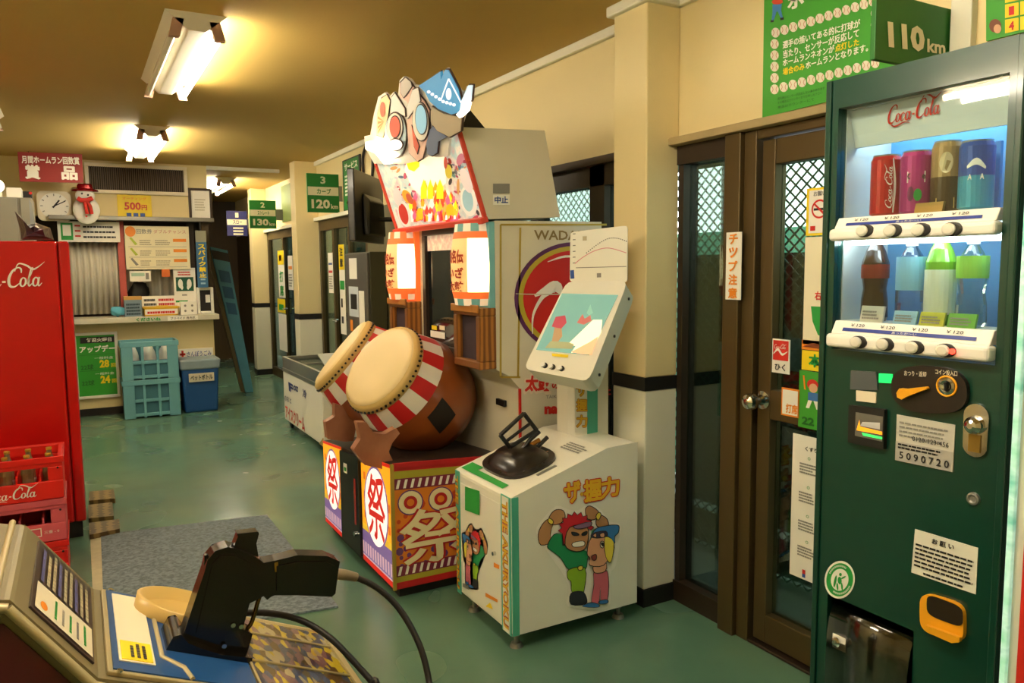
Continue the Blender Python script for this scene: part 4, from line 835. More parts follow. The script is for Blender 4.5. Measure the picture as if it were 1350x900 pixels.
def number_poster():
    X = 2.188; pl = plX(X, .002); o = MB().prism([onplane((X, 0, 0), (1, 0, 0))(x, y) for x, y in ((1300, 54), (1380, 34), (1380, -40), (1300, -25))], (.01, 0, 0), mat('home_run_green', '#3f9e2c', .5)).build('number_poster'); tag(o, 'green poster with yellow numbered squares at upper right', 'poster')
    m = MB()
    for i in range(2):
        for j in range(3):
            x, y = 1325 + i * 20, 6 + j * 20 - i * 4 - 20; m.pp(pl, [(x, y + 18), (x + 18, y + 14), (x + 18, y - 3), (x, y)], print_yellow); m.ptext('789123456'[[3, 6, 0][0] * 0 + [0, 3, 6][j] + i], pl, (x + 5, y + 14.5), (x + 12, y + 13), (x + 5, y + 3), print_red, .04, .001)
    m.pell(pl, (1312, 34), 8, 9, mat('fig_brown', '#7a4a35', .6), .001); m.pell(pl, (1315, 38), 5, 6, mat('fig_skin', '#d8a880', .6), .0015); m.build('print', o)
number_poster()
# ------------------------------------------------------------------ notices on the near door
DX = 2.196
sticker('door_sign', 'narrow white vertical sign with orange letters on the fixed glass', 'sign', (957, 306, 977, 395), 2.155, print_white, vt('チップ注意', print_orange))
def nosmoke(mb, f):
    uvr(mb, f, .12, .05, .95, .95, print_white); uvt(mb, 'お願い', f, .3, .82, .8, .92, print_black, .01, .001); n = 28
    for k in range(n):
        a, b = 2 * PI * k / n, 2 * PI * (k + 1) / n; mb.poly([f(.55 + .32 * math.cos(a), .55 + .2 * math.sin(a), .001), f(.55 + .32 * math.cos(b), .55 + .2 * math.sin(b), .001), f(.55 + .26 * math.cos(b), .55 + .16 * math.sin(b), .001), f(.55 + .26 * math.cos(a), .55 + .16 * math.sin(a), .001)], print_red)
    uvr(mb, f, .32, .52, .8, .57, print_black, .001); uvp(mb, f, [(.3, .66), (.36, .68), (.8, .44), (.74, .41)], print_red, .0016); uvr(mb, f, .2, .1, .4, .2, print_red, .001)
sticker('no_smoking_sign', 'yellow edged no smoking sign on the door glass', 'sign', (1063, 247, 1096, 310), DX, print_yellow, nosmoke)
sticker('door_notice', 'cream strip with a green leaf shape under the no smoking sign', 'notice', (1060, 312, 1094, 455), DX, mat('cream_strip', '#ece4c4', .5), lambda mb, f: (uvt(mb, '右側', f, .45, .42, .95, .5, print_red, .02), uvp(mb, f, [(.3, .36), (.9, .36), (.9, .06), (.6, .1), (.38, .22)], print_green)))
sticker('door_notice', 'small orange and brown label on the door above the yellow one', 'notice', (1057, 449, 1092, 462), DX, print_orange, lambda mb, f: uvp(mb, f, [(.05, .3), (.4, .75), (.9, .6), (.95, .2)], mat('brown_print', '#7a3a14', .5)))
sticker('door_notice', 'small yellow label with one green character on the door', 'notice', (1057, 463, 1091, 489), DX, print_yellow, lambda mb, f: uvt(mb, '本', f, .3, .2, .75, .85, print_green, .03))
def batter(mb, f):
    uve(mb, f, .5, .78, .2, .09, print_red, .0004); uve(mb, f, .53, .72, .15, .08, mat('fig_skin', '#d8a880', .6), .0008); uvp(mb, f, [(.35, .64), (.7, .64), (.72, .5), (.35, .5)], mat('fig_blue', '#3f74b8', .5), .0004)
    uvp(mb, f, [(.36, .5), (.5, .5), (.4, .36), (.28, .36)], print_white, .0004); uvp(mb, f, [(.55, .5), (.7, .5), (.78, .36), (.66, .36)], print_white, .0004); uvp(mb, f, [(.2, .68), (.26, .67), (.2, .92), (.14, .92)], print_orange, .0004)
batter_no = lambda mb, f: uvt(mb, '22', f, .15, .06, .6, .2, mat('poster_dark_green', '#1c6a22', .5), .04, .001)
sticker('door_notice', 'green notice with a batter and the number 22 by the door knob', 'notice', (1053, 490, 1090, 566), DX, mat('home_run_green', '#3f9e2c', .5), [batter, batter_no])
def redwave(mb, f):
    uvr(mb, f, .06, .38, .94, .96, print_red); mb.ribbon(lambda x, y: f(x, y, .0008), [(.1, .56), (.35, .7), (.6, .56), (.9, .66)], [.03, .08, .07, .02], print_white, 4)
    script_mark(mb, lambda x, y: f(.14 + x * .16, .72 + y * .12, .001), print_white); uvt(mb, 'ひく', f, .2, .08, .8, .28, print_black, .02, .001)
sticker('pull_sticker', 'white and red pull sticker with a white wave above the knob', 'sticker', (1018, 447, 1041, 492), DX, print_white, redwave)
sticker('door_label', 'white label with an orange edge beside the door knob', 'label', (1030, 512, 1054, 549), DX - .0, print_orange, lambda mb, f: (uvr(mb, f, .08, .06, .92, .94, print_white), uvt(mb, '打席', f, .3, .12, .92, .45, print_orange, .03, .001)))
sticker('door_notice', 'long white notice sheet on the lower door glass', 'notice', (1043, 574, 1078, 764), DX, print_white, lambda mb, f: (uvt(mb, 'くすり', f, .5, .9, .95, .93, print_black, .02), [(uvt(mb, '○', f, .6, v + .1, .7, v + .12, print_green, .02), lines(mb, f, .3, .95, v, v + .08, 4, print_grey)) for v in (.74, .54, .34, .16)], uvr(mb, f, .5, .04, .62, .07, print_red), uvr(mb, f, .5, .015, .62, .04, print_blue)))
# ------------------------------------------------------------------ drum arcade machine
def matsuri(mb, f, w, m):
    """festival kanji brushed with flat strokes in a unit square"""
    for pts in (((.32, 1.0), (.22, .8), (.06, .62)), ((.28, .88), (.5, .86), (.4, .66), (.08, .42)), ((.22, .76), (.34, .66)), ((.14, .64), (.26, .55)), ((.54, .9), (.9, .93), (.76, .68), (.5, .5)), ((.58, .86), (.74, .62), (1.0, .42)),
                ((.34, .53), (.66, .53)), ((.1, .37), (.5, .38), (.92, .38)), ((.52, .37), (.52, .06), (.4, .08)), ((.32, .28), (.24, .16), (.1, .06)), ((.7, .28), (.8, .18), (.94, .06))):
        mb.ribbon(f, pts, [w] * len(pts), m, 4)
def drum_machine():
    NY, FY, FX = 3.0, 4.15, 1.6
    T = thing('drum_arcade_machine', 'tall drum arcade machine with two tilted drums, lanterns and lit header', 'arcade machine', (1.75, 3.65, 0))
    shell = mat('machine_ivory', '#d9d2ba', .4, var=.05); gold = mat('gold_tape', '#b59a3c', .4, .3)
    prof = [(FX, 1.65), (FX, .995), (1.66, .965), (1.72, .9), (1.72, .06), (2.17, .06), (2.17, 1.655)]
    cab = MB().prism([(x, NY, z) for x, z in prof], (0, FY - NY, 0), shell).build('cabinet', T, bevel=.006)
    MB().box(1.74, NY + .05, 0, 2.12, FY - .05, .06, black_rub).build('plinth', T)
    MB().box(1.716, NY - .004, .1, 1.724, NY + .01, .9, red).build('red_edge', T); MB().box(1.7, NY + .12, .80, 1.716, NY + .2, .83, black_rub).build('door_pull', T, bevel=.003)
    pl = plY(NY, .002); m = MB(); Z5 = lambda x, y: (500 + x / 2.811, 280 + y / 2.811)
    for a, b in ((((660, 296)), ((660, 497))), ((660, 296), (800, 296)), ((686, 300), (683, 497)), ((660, 497), (686, 497))):
        w = 1.3; d = Vector((b[0] - a[0], b[1] - a[1])).normalized(); n = Vector((-d.y, d.x)) * w
        m.pp(pl, [(a[0] + n.x, a[1] + n.y), (b[0] + n.x, b[1] + n.y), (b[0] - n.x, b[1] - n.y), (a[0] - n.x, a[1] - n.y)], gold)
    m.build('gold_piping', T)
    m = MB(); m.ptext('WADADON', pl, (704, 316), (800, 317), (704, 303), mat('print_bronze', '#8a7440', .5), .02)
    c = (757, 393); rx, ry = 79, 74
    for k, (r, col) in enumerate(((1, '#5a2358'), (.93, '#b5a52c'), (.85, '#c21a14'))): m.pell(pl, c, rx * r, ry * r, mat('roundel_%d' % k, col, .45), .0006 * k, n=48)
    sw = lambda x, y: pl(x, y, .0022)
    m.ribbon(sw, [(702, 440), (703, 415), (714, 393), (726, 383), (733, 378)], [1, 3, 5, 8, 4], print_white); m.ribbon(sw, [(705, 390), (718, 383), (733, 378), (740, 388)], [3, 9, 16, 2], print_white)
    m.ribbon(sw, [(722, 345), (745, 338), (770, 340)], [1, 3, 1], print_white); m.ribbon(sw, [(680, 387), (720, 388), (836, 386)], [1, 1.4, 1], mat('seam_line', '#cfc7ae', .5), 2)
    tr = Z5
    m.ptext('太鼓', pl, tr(535, 670), tr(640, 668), tr(540, 600), mat('logo_shadow', '#e9d9c0', .5), .09, .0004); m.ptext('太鼓', pl, tr(540, 662), tr(632, 660), tr(545, 606), print_red, .05, .001); m.ptext('の遊び', pl, tr(640, 655), tr(735, 648), tr(640, 622), print_red, .03, .001)
    m.ptext('TAIKO GAME', pl, tr(618, 690), tr(725, 682), tr(618, 678), print_grey, .01); m.ptext('namco', pl, tr(612, 748), tr(750, 742), tr(612, 718), print_red, .06, .001); m.ptext('中止', pl, tr(808, 680), tr(858, 676), tr(808, 648), print_red, .03)
    m.build('side_print', T)
    # header box with leaning lit front
    hp = [(1.4415, 2.035), (1.858, 2.052), (1.937, 1.672), (1.5645, 1.655)]
    MB().prism([(x, NY, z) for x, z in hp], (0, 4.06 - NY, 0), shell).build('header_box', T, bevel=.012)
    MB().prism([(1.5, NY + .1, 2.046), (1.62, NY + .1, 2.05), (1.5, NY + .1, 2.17)], (0, 1.0, 0), black_rub).build('header_brace', T)
    d = Vector((1.435 - 1.558, 0, 2.035 - 1.655)).normalized(); nrm = Vector((-d.z, 0, d.x)); p0 = Vector((1.566, NY, 1.655)); HY = 4.06
    A = lambda y, s, off=0.: Vector((p0.x, y, p0.z)) + d * s + nrm * off            # along depth, up the face, out of it
    SL = .40
    edge = mat('header_red', '#d2442e', .45); MB().hexa([A(NY - .006, -.012, .0), A(HY + .006, -.012, 0), A(HY + .006, -.012, .035), A(NY - .006, -.012, .035), A(NY - .006, .014, 0), A(HY + .006, .014, 0), A(HY + .006, .014, .035), A(NY - .006, .014, .035)], edge).build('header_lip', T, bevel=.003)
    for y in (NY - .004, HY - .014): MB().hexa([A(y, .014, 0), A(y + .018, .014, 0), A(y + .018, .014, .018), A(y, .014, .018), A(y, SL, 0), A(y + .018, SL, 0), A(y + .018, SL, .018), A(y, SL, .018)], edge).build('header_side_strip', T, bevel=.003)
    glow = lambda n, c, e: mat('lit_' + n, c, .5, emis=e, var=.05)
    art = onplane(p0 + nrm * .006, nrm, 0.); Zh = lambda x, y: (500 + x / 7.5, 190 + y / 7.5); m = MB()
    bgm = ramp_mat('lit_header_ground', [(.3, '#d8b0a8'), (.45, '#b9cfc8'), (.55, '#e8dcc8'), (.7, '#c9a0a8')], 14, .5, 'noise', 5, emis=.16)
    m.poly([A(NY, 0, .006), A(HY, 0, .006), A(HY, SL, .006), A(NY, SL, .006)], bgm)
    def H(pts, mm, ex): m.pp(art, [Zh(*p) for p in pts], mm, ex)
    H([(280, 120), (640, 120), (660, 380), (560, 480), (420, 520), (320, 420), (250, 260)], glow('white', '#fff2d2', .32), .002)
    H([(270, 95), (400, 115), (395, 220), (345, 270), (290, 250), (265, 180)], glow('yellow', '#ffe81a', .5), .004)
    rnd = random.Random(4)
    for k in range(110):                                       # busy festival crowd pattern towards both sides of the artwork
        side = rnd.random() < .6; y = rnd.uniform(140, 760); x0 = 60 + y * .2; x1 = 880 + y * .2; x = rnd.uniform(x1 - 300, x1 - 25) if side else rnd.uniform(x0 + 25, x0 + 190)
        s = rnd.uniform(9, 26); a = rnd.uniform(0, 3); cc = rnd.choice(['#c8506a', '#7fa8b0', '#b03a34', '#8a7f86', '#e8e0d4', '#d89a5a', '#5f7488', '#d8b8c0', '#4a4040'])
        m.pell(art, Zh(x, y), s / 7.5 * 1.5, s / 7.5 * .7, mat('crowd_' + cc[1:], cc, .5, emis=.08), .0012 + k * .000006, a, 9)
    for k in range(90):
        x = rnd.uniform(270, 770); y = 745 - abs(rnd.gauss(0, 1)) * 150; y = max(y, 400 + abs(x - 510) * .7); s = rnd.uniform(26, 60)
        cc = rnd.choice(['#ffd21a', '#ff9a1a', '#f2581e', '#d92a22', '#f8a04a', '#e8402e', '#ffe9c8', '#ffb030', '#e85a78'])
        H([(x, y - s * 1.7), (x + s * .5, y - s * .3), (x + s * .3, y + s * .6), (x - s * .35, y + s * .6), (x - s * .5, y - s * .2)], glow('f' + cc[1:], cc, .35), .003 + k * .00005)
    for x, w in ((440, 30), (505, 26), (600, 34)): H([(x, 345), (x + w, 430), (x + w, 540), (x - w, 540), (x - w, 430)], glow('fffd21a', '#ffd21a', .4), .0078)
    def ell(cx, cy, rx, ry, rot, mm, ex): m.pell(art, Zh(cx, cy), rx / 7.5, ry / 7.5, mm, ex, rot)
    for k, (cx, cy, rx, ry, rot, c) in enumerate(((250, 690, 62, 130, -.25, '#e8dcd0'), (240, 690, 42, 105, -.25, '#c23428'), (885, 560, 80, 155, -.15, '#f0e8da'), (875, 555, 52, 112, -.15, '#9fc3c8'), (860, 360, 50, 130, -.35, '#ead8d4'), (180, 520, 40, 90, -.2, '#d9cfc8'), (275, 520, 40, 75, -.5, '#e2a02c'), (300, 540, 26, 60, -.5, '#c85a3c'), (685, 270, 34, 70, -.1, '#d8c03c'), (655, 185, 18, 60, 0, '#c8503c'), (800, 150, 34, 60, .3, '#c87a8a'), (700, 650, 40, 60, 0, '#f2c81e'), (405, 690, 26, 60, -.2, '#f2c81e'), (780, 420, 14, 80, 0, '#e0a05a'))):
        ell(cx, cy, rx, ry, rot, mat('header_print_' + c[1:], c, .5, emis=.14), .009 + k * .0005)
    for k in range(9): x = 440 + k * 42; H([(x, 770 - k * 4), (x + 24, 768 - k * 4), (x + 18, 700), (x + 4, 705)], glow('cream_tooth', '#fff0dc', .4) if k % 2 else glow('redtooth', '#c8281e', .2), .017)
    m.build('header_artwork', T)
    f = lambda u, v, ex=0.: plY(NY, .004)(650 + 22 * u, 270 - 28 * v, ex); m = MB(); uvr(m, f, 0, 0, 1, .48, print_white); uvt(m, '中止', f, .1, .08, .9, .4, print_blue, .03, .001); m.build('stop_sticker', T); uvr(MB(), f, 0, .55, 1, 1, print_grey).build('grey_sticker', T)
    # die-cut topper boards standing on the header
    Zt = lambda x, y: (480 + x / 6.925, 85 + y / 6.925)
    def cut(name, pts, mm, ex, th=.012, parent=T):
        P = [onplane(p0 + nrm * (.012 + ex), nrm)(*Zt(*p)) for p in pts]; b = MB()
        if ex > .001 and 'lamp' not in name:
            c = sum(P, Vector()) / len(P); b.prism([p + (p - c).normalized() * .0055 for p in P], nrm * th * .7, mat('board_outline', '#4a3428', .6))
        return b.prism(P, nrm * th, mm).build(name, parent)
    outl = mat('board_edge_white', '#e4dccb', .5, emis=.03)
    base = cut('topper_board', [(30, 760), (20, 650), (75, 640), (110, 440), (150, 290), (210, 250), (250, 290), (290, 245), (330, 290), (345, 140), (380, 105), (440, 130), (475, 180), (520, 185), (640, 120), (725, 50), (740, 95), (780, 25), (810, 90), (850, 160), (900, 235), (940, 245), (960, 190), (1015, 180), (1000, 320), (930, 470), (890, 610), (800, 665), (785, 830), (720, 840), (600, 830), (540, 870), (400, 900), (110, 900)], outl, 0.)
    P_ = lambda n, c, e=.03: mat('topper_' + n, c, .45, emis=e, var=.06)
    def circ(cx, cy, rx, ry, rot=0., n=28): return [(cx + rx * math.cos(2 * PI * k / n) * math.cos(rot) - ry * math.sin(2 * PI * k / n) * math.sin(rot), cy + rx * math.cos(2 * PI * k / n) * math.sin(rot) + ry * math.sin(2 * PI * k / n) * math.cos(rot)) for k in range(n)]
    cut('fan_panel', [(120, 640), (130, 450), (165, 310), (215, 275), (245, 330), (225, 470), (180, 660)], P_('cream', '#f0d8a4'), .013, .006)
    m = MB(); tp = onplane(p0 + nrm * .0335, nrm)
    for a, b in (((150, 350), (190, 350)), ((190, 350), (185, 480)), ((130, 470), (185, 520)), ((125, 560), (180, 560))): pass
    m.pell(tp, Zt(168, 410), 3.4, 10, P_('coral', '#e06a50'))
    for k in range(4): m.pp(tp, [Zt(*q) for q in ((180, 520), (126, 470 + k * 48), (124, 495 + k * 48))], P_('orange', '#e89a58'))
    m.build('fan_print', base)
    cut('red_disc_panel', circ(300, 640, 98, 205), P_('paleblue', '#c2d6d8'), .014, .01); cut('red_disc_rim', circ(285, 570, 70, 128), P_('cream2', '#f1ead8'), .025, .004); cut('red_disc', circ(285, 568, 45, 95), P_('redcoral', '#dd5a42', .2), .03, .003)
    cut('white_plume', [(255, 440), (262, 300), (292, 260), (330, 320), (380, 400), (385, 470), (320, 430)], P_('white', '#f1ece2'), .013, .008)
    cut('pink_panel', [(420, 800), (405, 520), (430, 380), (400, 330), (340, 300), (338, 170), (380, 120), (440, 170), (500, 260), (560, 330), (610, 420), (600, 640), (545, 850), (500, 880)], P_('blush', '#f0c8b4'), .016, .008)
    cut('grey_shell', [(338, 250), (345, 160), (385, 120), (430, 160), (440, 200), (390, 270), (365, 300)], P_('shell', '#c9bdb0'), .025, .004); cut('white_band', [(405, 490), (400, 390), (450, 230), (500, 210), (520, 330), (470, 400)], P_('white', '#f1ece2'), .025, .005)
    cut('blue_disc_rim', circ(522, 520, 72, 172, -.05), P_('cream2', '#f1ead8'), .026, .005); cut('blue_disc', circ(524, 500, 50, 132, -.05), P_('skyblue', '#8cbcd0', .2), .032, .003); cut('pink_stroke', [(440, 560), (470, 640), (505, 740), (490, 810), (460, 740)], P_('coral', '#e06a50'), .026, .004)
    cut('hat_body', [(630, 420), (640, 380), (740, 440), (860, 470), (915, 450), (900, 600), (800, 655), (690, 600), (630, 520)], P_('khaki', '#b9a98a'), .02, .012); cut('slate_panel', [(590, 810), (580, 720), (610, 600), (640, 560), (770, 655), (690, 700), (680, 800), (630, 830)], P_('slate', '#6d7890'), .018, .008)
    cr = cut('blue_crown', [(520, 190), (720, 60), (725, 130), (760, 45), (790, 45), (880, 220), (905, 330), (890, 430), (820, 450), (700, 400), (620, 330), (580, 250)], P_('crownblue', '#3f8fc0', .2), .034, .012)
    m = MB(); cp = onplane(p0 + nrm * (.012 + .047), nrm); w8 = P_('trimwhite', '#dfeaf0', .3)
    m.ribbon(lambda x, y: cp(*Zt(x, y)), [(700, 330), (735, 230), (772, 130)], [12, 14, 14], w8, 3); m.ribbon(lambda x, y: cp(*Zt(x, y)), [(772, 130), (830, 240), (885, 350)], [14, 14, 12], w8, 3); m.pell(cp, Zt(772, 270), 3.8, 8, w8)
    for k in range(8): m.pell(cp, Zt(590 + k * 33, 250 + k * 22 - max(0, k - 4) * 12), 2.4, 2.2, w8, .0005 * (k % 2))
    m.build('crown_trim', cr)
    cut('crown_spike', [(890, 430), (905, 330), (950, 230), (970, 185), (1010, 185), (995, 320), (930, 440)], P_('iceblue', '#bcd6e4', .3), .04, .01)
    lampm = mat('header_lamp_glow', '#fff6e4', .4, emis=2.2, ecol='#ffeccc')
    cut('header_lamp', [(45, 700), (130, 690), (190, 740), (270, 870), (262, 900), (215, 900), (130, 800), (45, 765)], lampm, .05, .02); cut('header_lamp', [(870, 450), (960, 350), (985, 340), (965, 420), (900, 480)], lampm, .055, .015); cut('header_glow_disc', circ(295, 730, 62, 50), mat('header_disc_glow', '#fff2e0', .4, emis=.5), .04, .008)  # white glare of the header lamps shaped as glowing cut-outs
    # front: wood surround, monitor, lanterns, speakers
    MB().box(FX - .03, NY + .27, 1.0, FX, FY - .40, 1.06, dkbrown).box(FX - .03, NY + .27, 1.06, FX, NY + .31, 1.61, dkbrown).box(FX - .03, FY - .44, 1.06, FX, FY - .40, 1.61, dkbrown).box(FX - .03, NY + .27, 1.61, FX, FY - .40, 1.65, dkbrown).build('monitor_frame', T, bevel=.003)
    scr = MB().box(FX - .012, NY + .31, 1.06, FX - .002, FY - .44, 1.61, mat('monitor_glass', '#141c1c', .06, var=.2, coat=.5)).build('monitor', T)
    f = lambda u, v, ex=0.: Vector((FX - .015 - ex, FY - .44 + (NY + .31 - FY + .51) * u, 1.06 + .55 * v)); m = MB()
    uvr(MB(), f, 0, .86, 1, 1, ramp_mat('lit_screen_band', [(.3, '#e8dcc0'), (.6, '#d8a890'), (.8, '#b8c8b8')], 30, .5, 'noise', 3, emis=.15)).build('screen_band', scr); [uvr(MB(), f, *q).build('screen_sticker', scr) for q in ((.05, .06, .6, .12, print_white), (.1, .13, .3, .17, print_yellow), (.4, .14, .6, .18, ivory))]
    ws = MB().box(FX - .045, NY + .255, 1.0, FX - .03, NY + .295, 1.6, white_pl).build('white_side_strip', T); f = lambda u, v, ex=0.: Vector((FX - .046 - ex, NY + .295 - .04 * u, 1.0 + .6 * v)); lines(MB(), f, .15, .9, .05, .95, 22, print_red, ragged=.2).build('print', ws)
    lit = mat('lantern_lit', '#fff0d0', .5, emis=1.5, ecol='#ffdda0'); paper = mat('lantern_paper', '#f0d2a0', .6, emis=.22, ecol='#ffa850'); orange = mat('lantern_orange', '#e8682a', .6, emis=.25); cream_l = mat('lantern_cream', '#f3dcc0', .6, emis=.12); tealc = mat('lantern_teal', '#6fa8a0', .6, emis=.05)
    for yc, col, nm in ((NY + .135, tealc, 'n'), (FY - .17, orange, 'f')):
        R = .132; back = MB().box(FX - .03, yc - .135, 1.27, FX, yc + .135, 1.645, tealc if nm == 'n' else orange).build('lantern_backboard', T, bevel=.003)
        zs = [(R * .88, 1.28), (R * .93, 1.31), (R, 1.34), (R * 1.03, 1.4), (R * 1.04, 1.46), (R * 1.0, 1.53), (R * .95, 1.575), (R * .88, 1.605), (R * .84, 1.64)]
        def mf(i, j):
            if i in (0, 6, 7): return (col if j % 2 else cream_l) if i != 6 or nm == 'f' else orange
            return lit if j < 11 else paper
        L_ = MB().lathe((FX - .03, yc, 0), (0, 0, 1), zs, paper, 24, ref=(0, -1, 0), a0=PI, a1=2 * PI, mfun=mf) if False else None
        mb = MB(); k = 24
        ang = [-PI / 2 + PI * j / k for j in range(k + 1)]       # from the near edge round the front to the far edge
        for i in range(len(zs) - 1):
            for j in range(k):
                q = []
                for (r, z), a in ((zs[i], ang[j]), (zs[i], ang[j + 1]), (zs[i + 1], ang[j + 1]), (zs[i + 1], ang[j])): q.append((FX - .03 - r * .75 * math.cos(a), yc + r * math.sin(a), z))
                mb.add(q, [(0, 1, 2, 3)], (((col if (j // 3) % 2 else cream_l)) if i in (0, 7) else (orange if i in (1, 6) else (lit if j < 7 else paper))), True)  # near side of the lantern painted brighter with a stronger glow
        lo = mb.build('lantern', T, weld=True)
        m = MB()
        def lp(x, y, yc=yc): 
            a = math.radians(-30 + x * 56); r = R * 1.045; return Vector((FX - .032 - r * .755 * math.cos(a), yc + r * math.sin(a), 1.33 + y * .22))
        for s, v0, v1 in (('曲名伝', .62, .9), ('いざ', .32, .54), ('太鼓', .06, .26)):
            vs, fs = text_geo(s, .04); m.add([lp(1 - x, v0 + (v1 - v0) * y) for x, y in vs], fs, mat('lantern_print_red', '#a8351c', .6))
        m.build('lantern_lettering', lo)
        z0 = 1.0; y0, y1 = yc - .14, yc + .125; X0 = FX - .085
        sp = MB(); w = .035
        sp.box(X0, y0, z0, FX, y1, z0 + w, wood).box(X0, y0, 1.235, FX, y1, 1.27, wood).box(X0, y0, z0 + w, FX, y0 + w, 1.235, wood).box(X0, y1 - w, z0 + w, FX, y1, 1.235, wood); sp = sp.build('speaker_frame', T, bevel=.005)
        MB().box(X0 + .03, y0 + w, z0 + w, X0 + .04, y1 - w, 1.235, mat('speaker_cloth', '#3a2a30', .9, bump=.3, bscale=200)).build('speaker_cloth', sp)
        MB().box(X0 - .012, y0 - .006, 1.25, X0, y1 + .006, 1.285, wood).build('speaker_cornice', sp, bevel=.005)
    # pedestal with festival panels
    PX, PY0, PY1, Z0 = 1.14, 3.1, 4.18, .05
    pz = lambda y: .605 - (y - PY0) / (PY1 - PY0) * .1
    pur = mat('festival_purple', '#6a3d78', .5); org = mat('festival_orange', '#e08422', .5, var=.1); olv = mat('festival_olive', '#a8a02c', .5); dred = mat('festival_red', '#b81c20', .45)
    body = MB().hexa([(PX, PY0, Z0), (1.715, PY0, Z0), (1.715, PY1, Z0), (PX, PY1, Z0), (PX, PY0, pz(PY0)), (1.715, PY0, .57), (1.715, PY1, .5), (PX, PY1, pz(PY1))], mat('pedestal_dark', '#2b221c', .5)).build('pedestal', T, bevel=.004)
    MB().box(PX + .03, PY0 + .03, 0, 1.69, PY1 - .03, Z0, black_rub).build('pedestal_base', T)
    Zp = lambda x, y: (420 + x / 3.913, 560 + y / 3.913); pl = plY(PY0, .003); m = MB()
    def S(u, v): return Vector((PX + (1.715 - PX) * u, PY0 - .003, Z0 + (lerp_(pz(PY0), .57, u) - Z0) * v))
    def lerp_(a, b, t): return a + (b - a) * t
    SP = lambda pts, mm, ex=0.: m.poly([S(u, v) - Vector((0, ex, 0)) for u, v in pts], mm)
    SP([(0, 0), (1, 0), (1, 1), (0, 1)], org)
    rn = random.Random(2)
    for k in range(60):
        u, v = rn.random() * .96 + .02, rn.uniform(.16, .72); r = rn.uniform(.015, .035); SP([(u + r * math.cos(a), v + r * 1.1 * math.sin(a)) for a in [2 * PI * j / 7 for j in range(7)]], pur if v < .3 + .25 * rn.random() else mat('festival_brick', '#c8481e', .5), .0004 + k * .00001)
    for v0, v1, mm in ((0, .055, dred), (.055, .1, olv), (.1, .19, mat('festival_plum', '#7a2440', .5)), (.8, .89, mat('festival_plum', '#7a2440', .5)), (.89, .95, olv), (.95, 1, dred)): SP([(0, v0), (1, v0), (1, v1), (0, v1)], mm, .0014)
    for v0, v1 in ((.11, .18), (.81, .88)):
        for k in range(17): u = .02 + k * .058; SP([(u, v0), (u + .022, v0), (u + .04, v1), (u + .018, v1)], print_white, .002)
    for k in range(4):
        u = .135 + k * .25; 
        for r, mm, e in ((.105, pur, .0022), (.095, mat('festival_cream', '#e8dfb0', .5), .0026), (.055, dred, .003), (.03, org, .0034)): SP([(u + r * 1.0 * math.cos(2 * PI * j / 22), .69 + r * .98 * math.sin(2 * PI * j / 22)) for j in range(22)], mm, e)
    for w, mm, e in ((.15, dred, .0038), (.092, mat('festival_cream', '#e8dfb0', .5), .0046)): matsuri(m, lambda x, y: S(.02 + .66 * x, .17 + .45 * y) - Vector((0, e, 0)), w, mm)
    for r, mm, e in ((.12, pur, .005), (.105, mat('festival_amber', '#e89a34', .5), .0055)): SP([(.78 + r * math.cos(2 * PI * j / 24), .43 + r * math.sin(2 * PI * j / 24)) for j in range(24)], mm, e)
    m.build('side_panel_print', T)
    MB().bar((PX - .004, PY0 - .004, Z0), (PX - .004, PY0 - .004, pz(PY0) + .005), .014, .014, gold).build('corner_edge', T); MB().bar((PX, PY0 - .004, .603), (1.6, PY0 - .004, .578), .012, .02, dred).build('top_edge', T)
    F = lambda y, v, ex=0.: Vector((PX - .003 - ex, y, Z0 + (pz(y) - Z0) * v)); ylw = mat('lit_festival_orange', '#f2a01c', .5, emis=.35, var=.15, scale=14); wht = mat('lit_festival_white', '#fbf2e4', .5, emis=.35); lil = mat('lit_festival_lilac', '#8e72b8', .5, emis=.12); pk = mat('lit_festival_pink', '#e7c3d4', .5, emis=.15); frd = mat('lit_festival_red', '#d8261c', .5, emis=.2)
    for y0, y1 in ((PY0 + .01, 3.52), (3.84, PY1 - .005)):
        m = MB(); q = lambda a, b, c, dd, mm, ex: m.poly([F(y1 + (y0 - y1) * a, b, ex), F(y1 + (y0 - y1) * c, b, ex), F(y1 + (y0 - y1) * c, dd, ex), F(y1 + (y0 - y1) * a, dd, ex)], mm)
        q(0, 0, 1, 1, ylw, 0); q(0, .06, 1, .3, lil, .0006); q(0, .3, 1, .36, mat('lit_festival_gold', '#e8c030', .5, emis=.2), .0006); q(0, 0, 1, .05, frd, .0008); q(0, .05, 1, .065, pk, .0009); q(0, .97, 1, 1, frd, .0008)
        for k in range(12): q(k / 12, .08, k / 12 + .05, .19, pk, .001)
        for k in range(14): yy = y1 + (y0 - y1) * ((k % 5) / 5 + .08); v = .42 + (k // 5) * .18; m.poly([F(yy, v, .0007), F(yy - .03, v, .0007), F(yy - .03, v + .07, .0007), F(yy, v + .07, .0007)], mat('lit_festival_amber', '#e0761a', .5, emis=.2))
        yc = (y0 + y1) / 2; hw = (y1 - y0) * .4
        m.poly([F(yc + hw * math.cos(2 * PI * j / 30), .58 + .36 * math.sin(2 * PI * j / 30), .0015) for j in range(30)], lil); m.poly([F(yc + hw * .92 * math.cos(2 * PI * j / 30), .58 + .34 * math.sin(2 * PI * j / 30), .002) for j in range(30)], wht)
        matsuri(m, lambda x, y: F(yc + hw * .72 * (1 - 2 * x), .3 + .56 * y, .003), .1, frd)
        m.build('front_panel_print', T)
    MB().hexa([F(3.53, .02, 0), F(3.83, .02, 0), F(3.83, .02, .012), F(3.53, .02, .012), F(3.53, .97, 0), F(3.83, .97, 0), F(3.83, .97, .012), F(3.53, .97, .012)], mat('coin_door_black', '#1c1d1f', .4, .3)).build('coin_door', T)
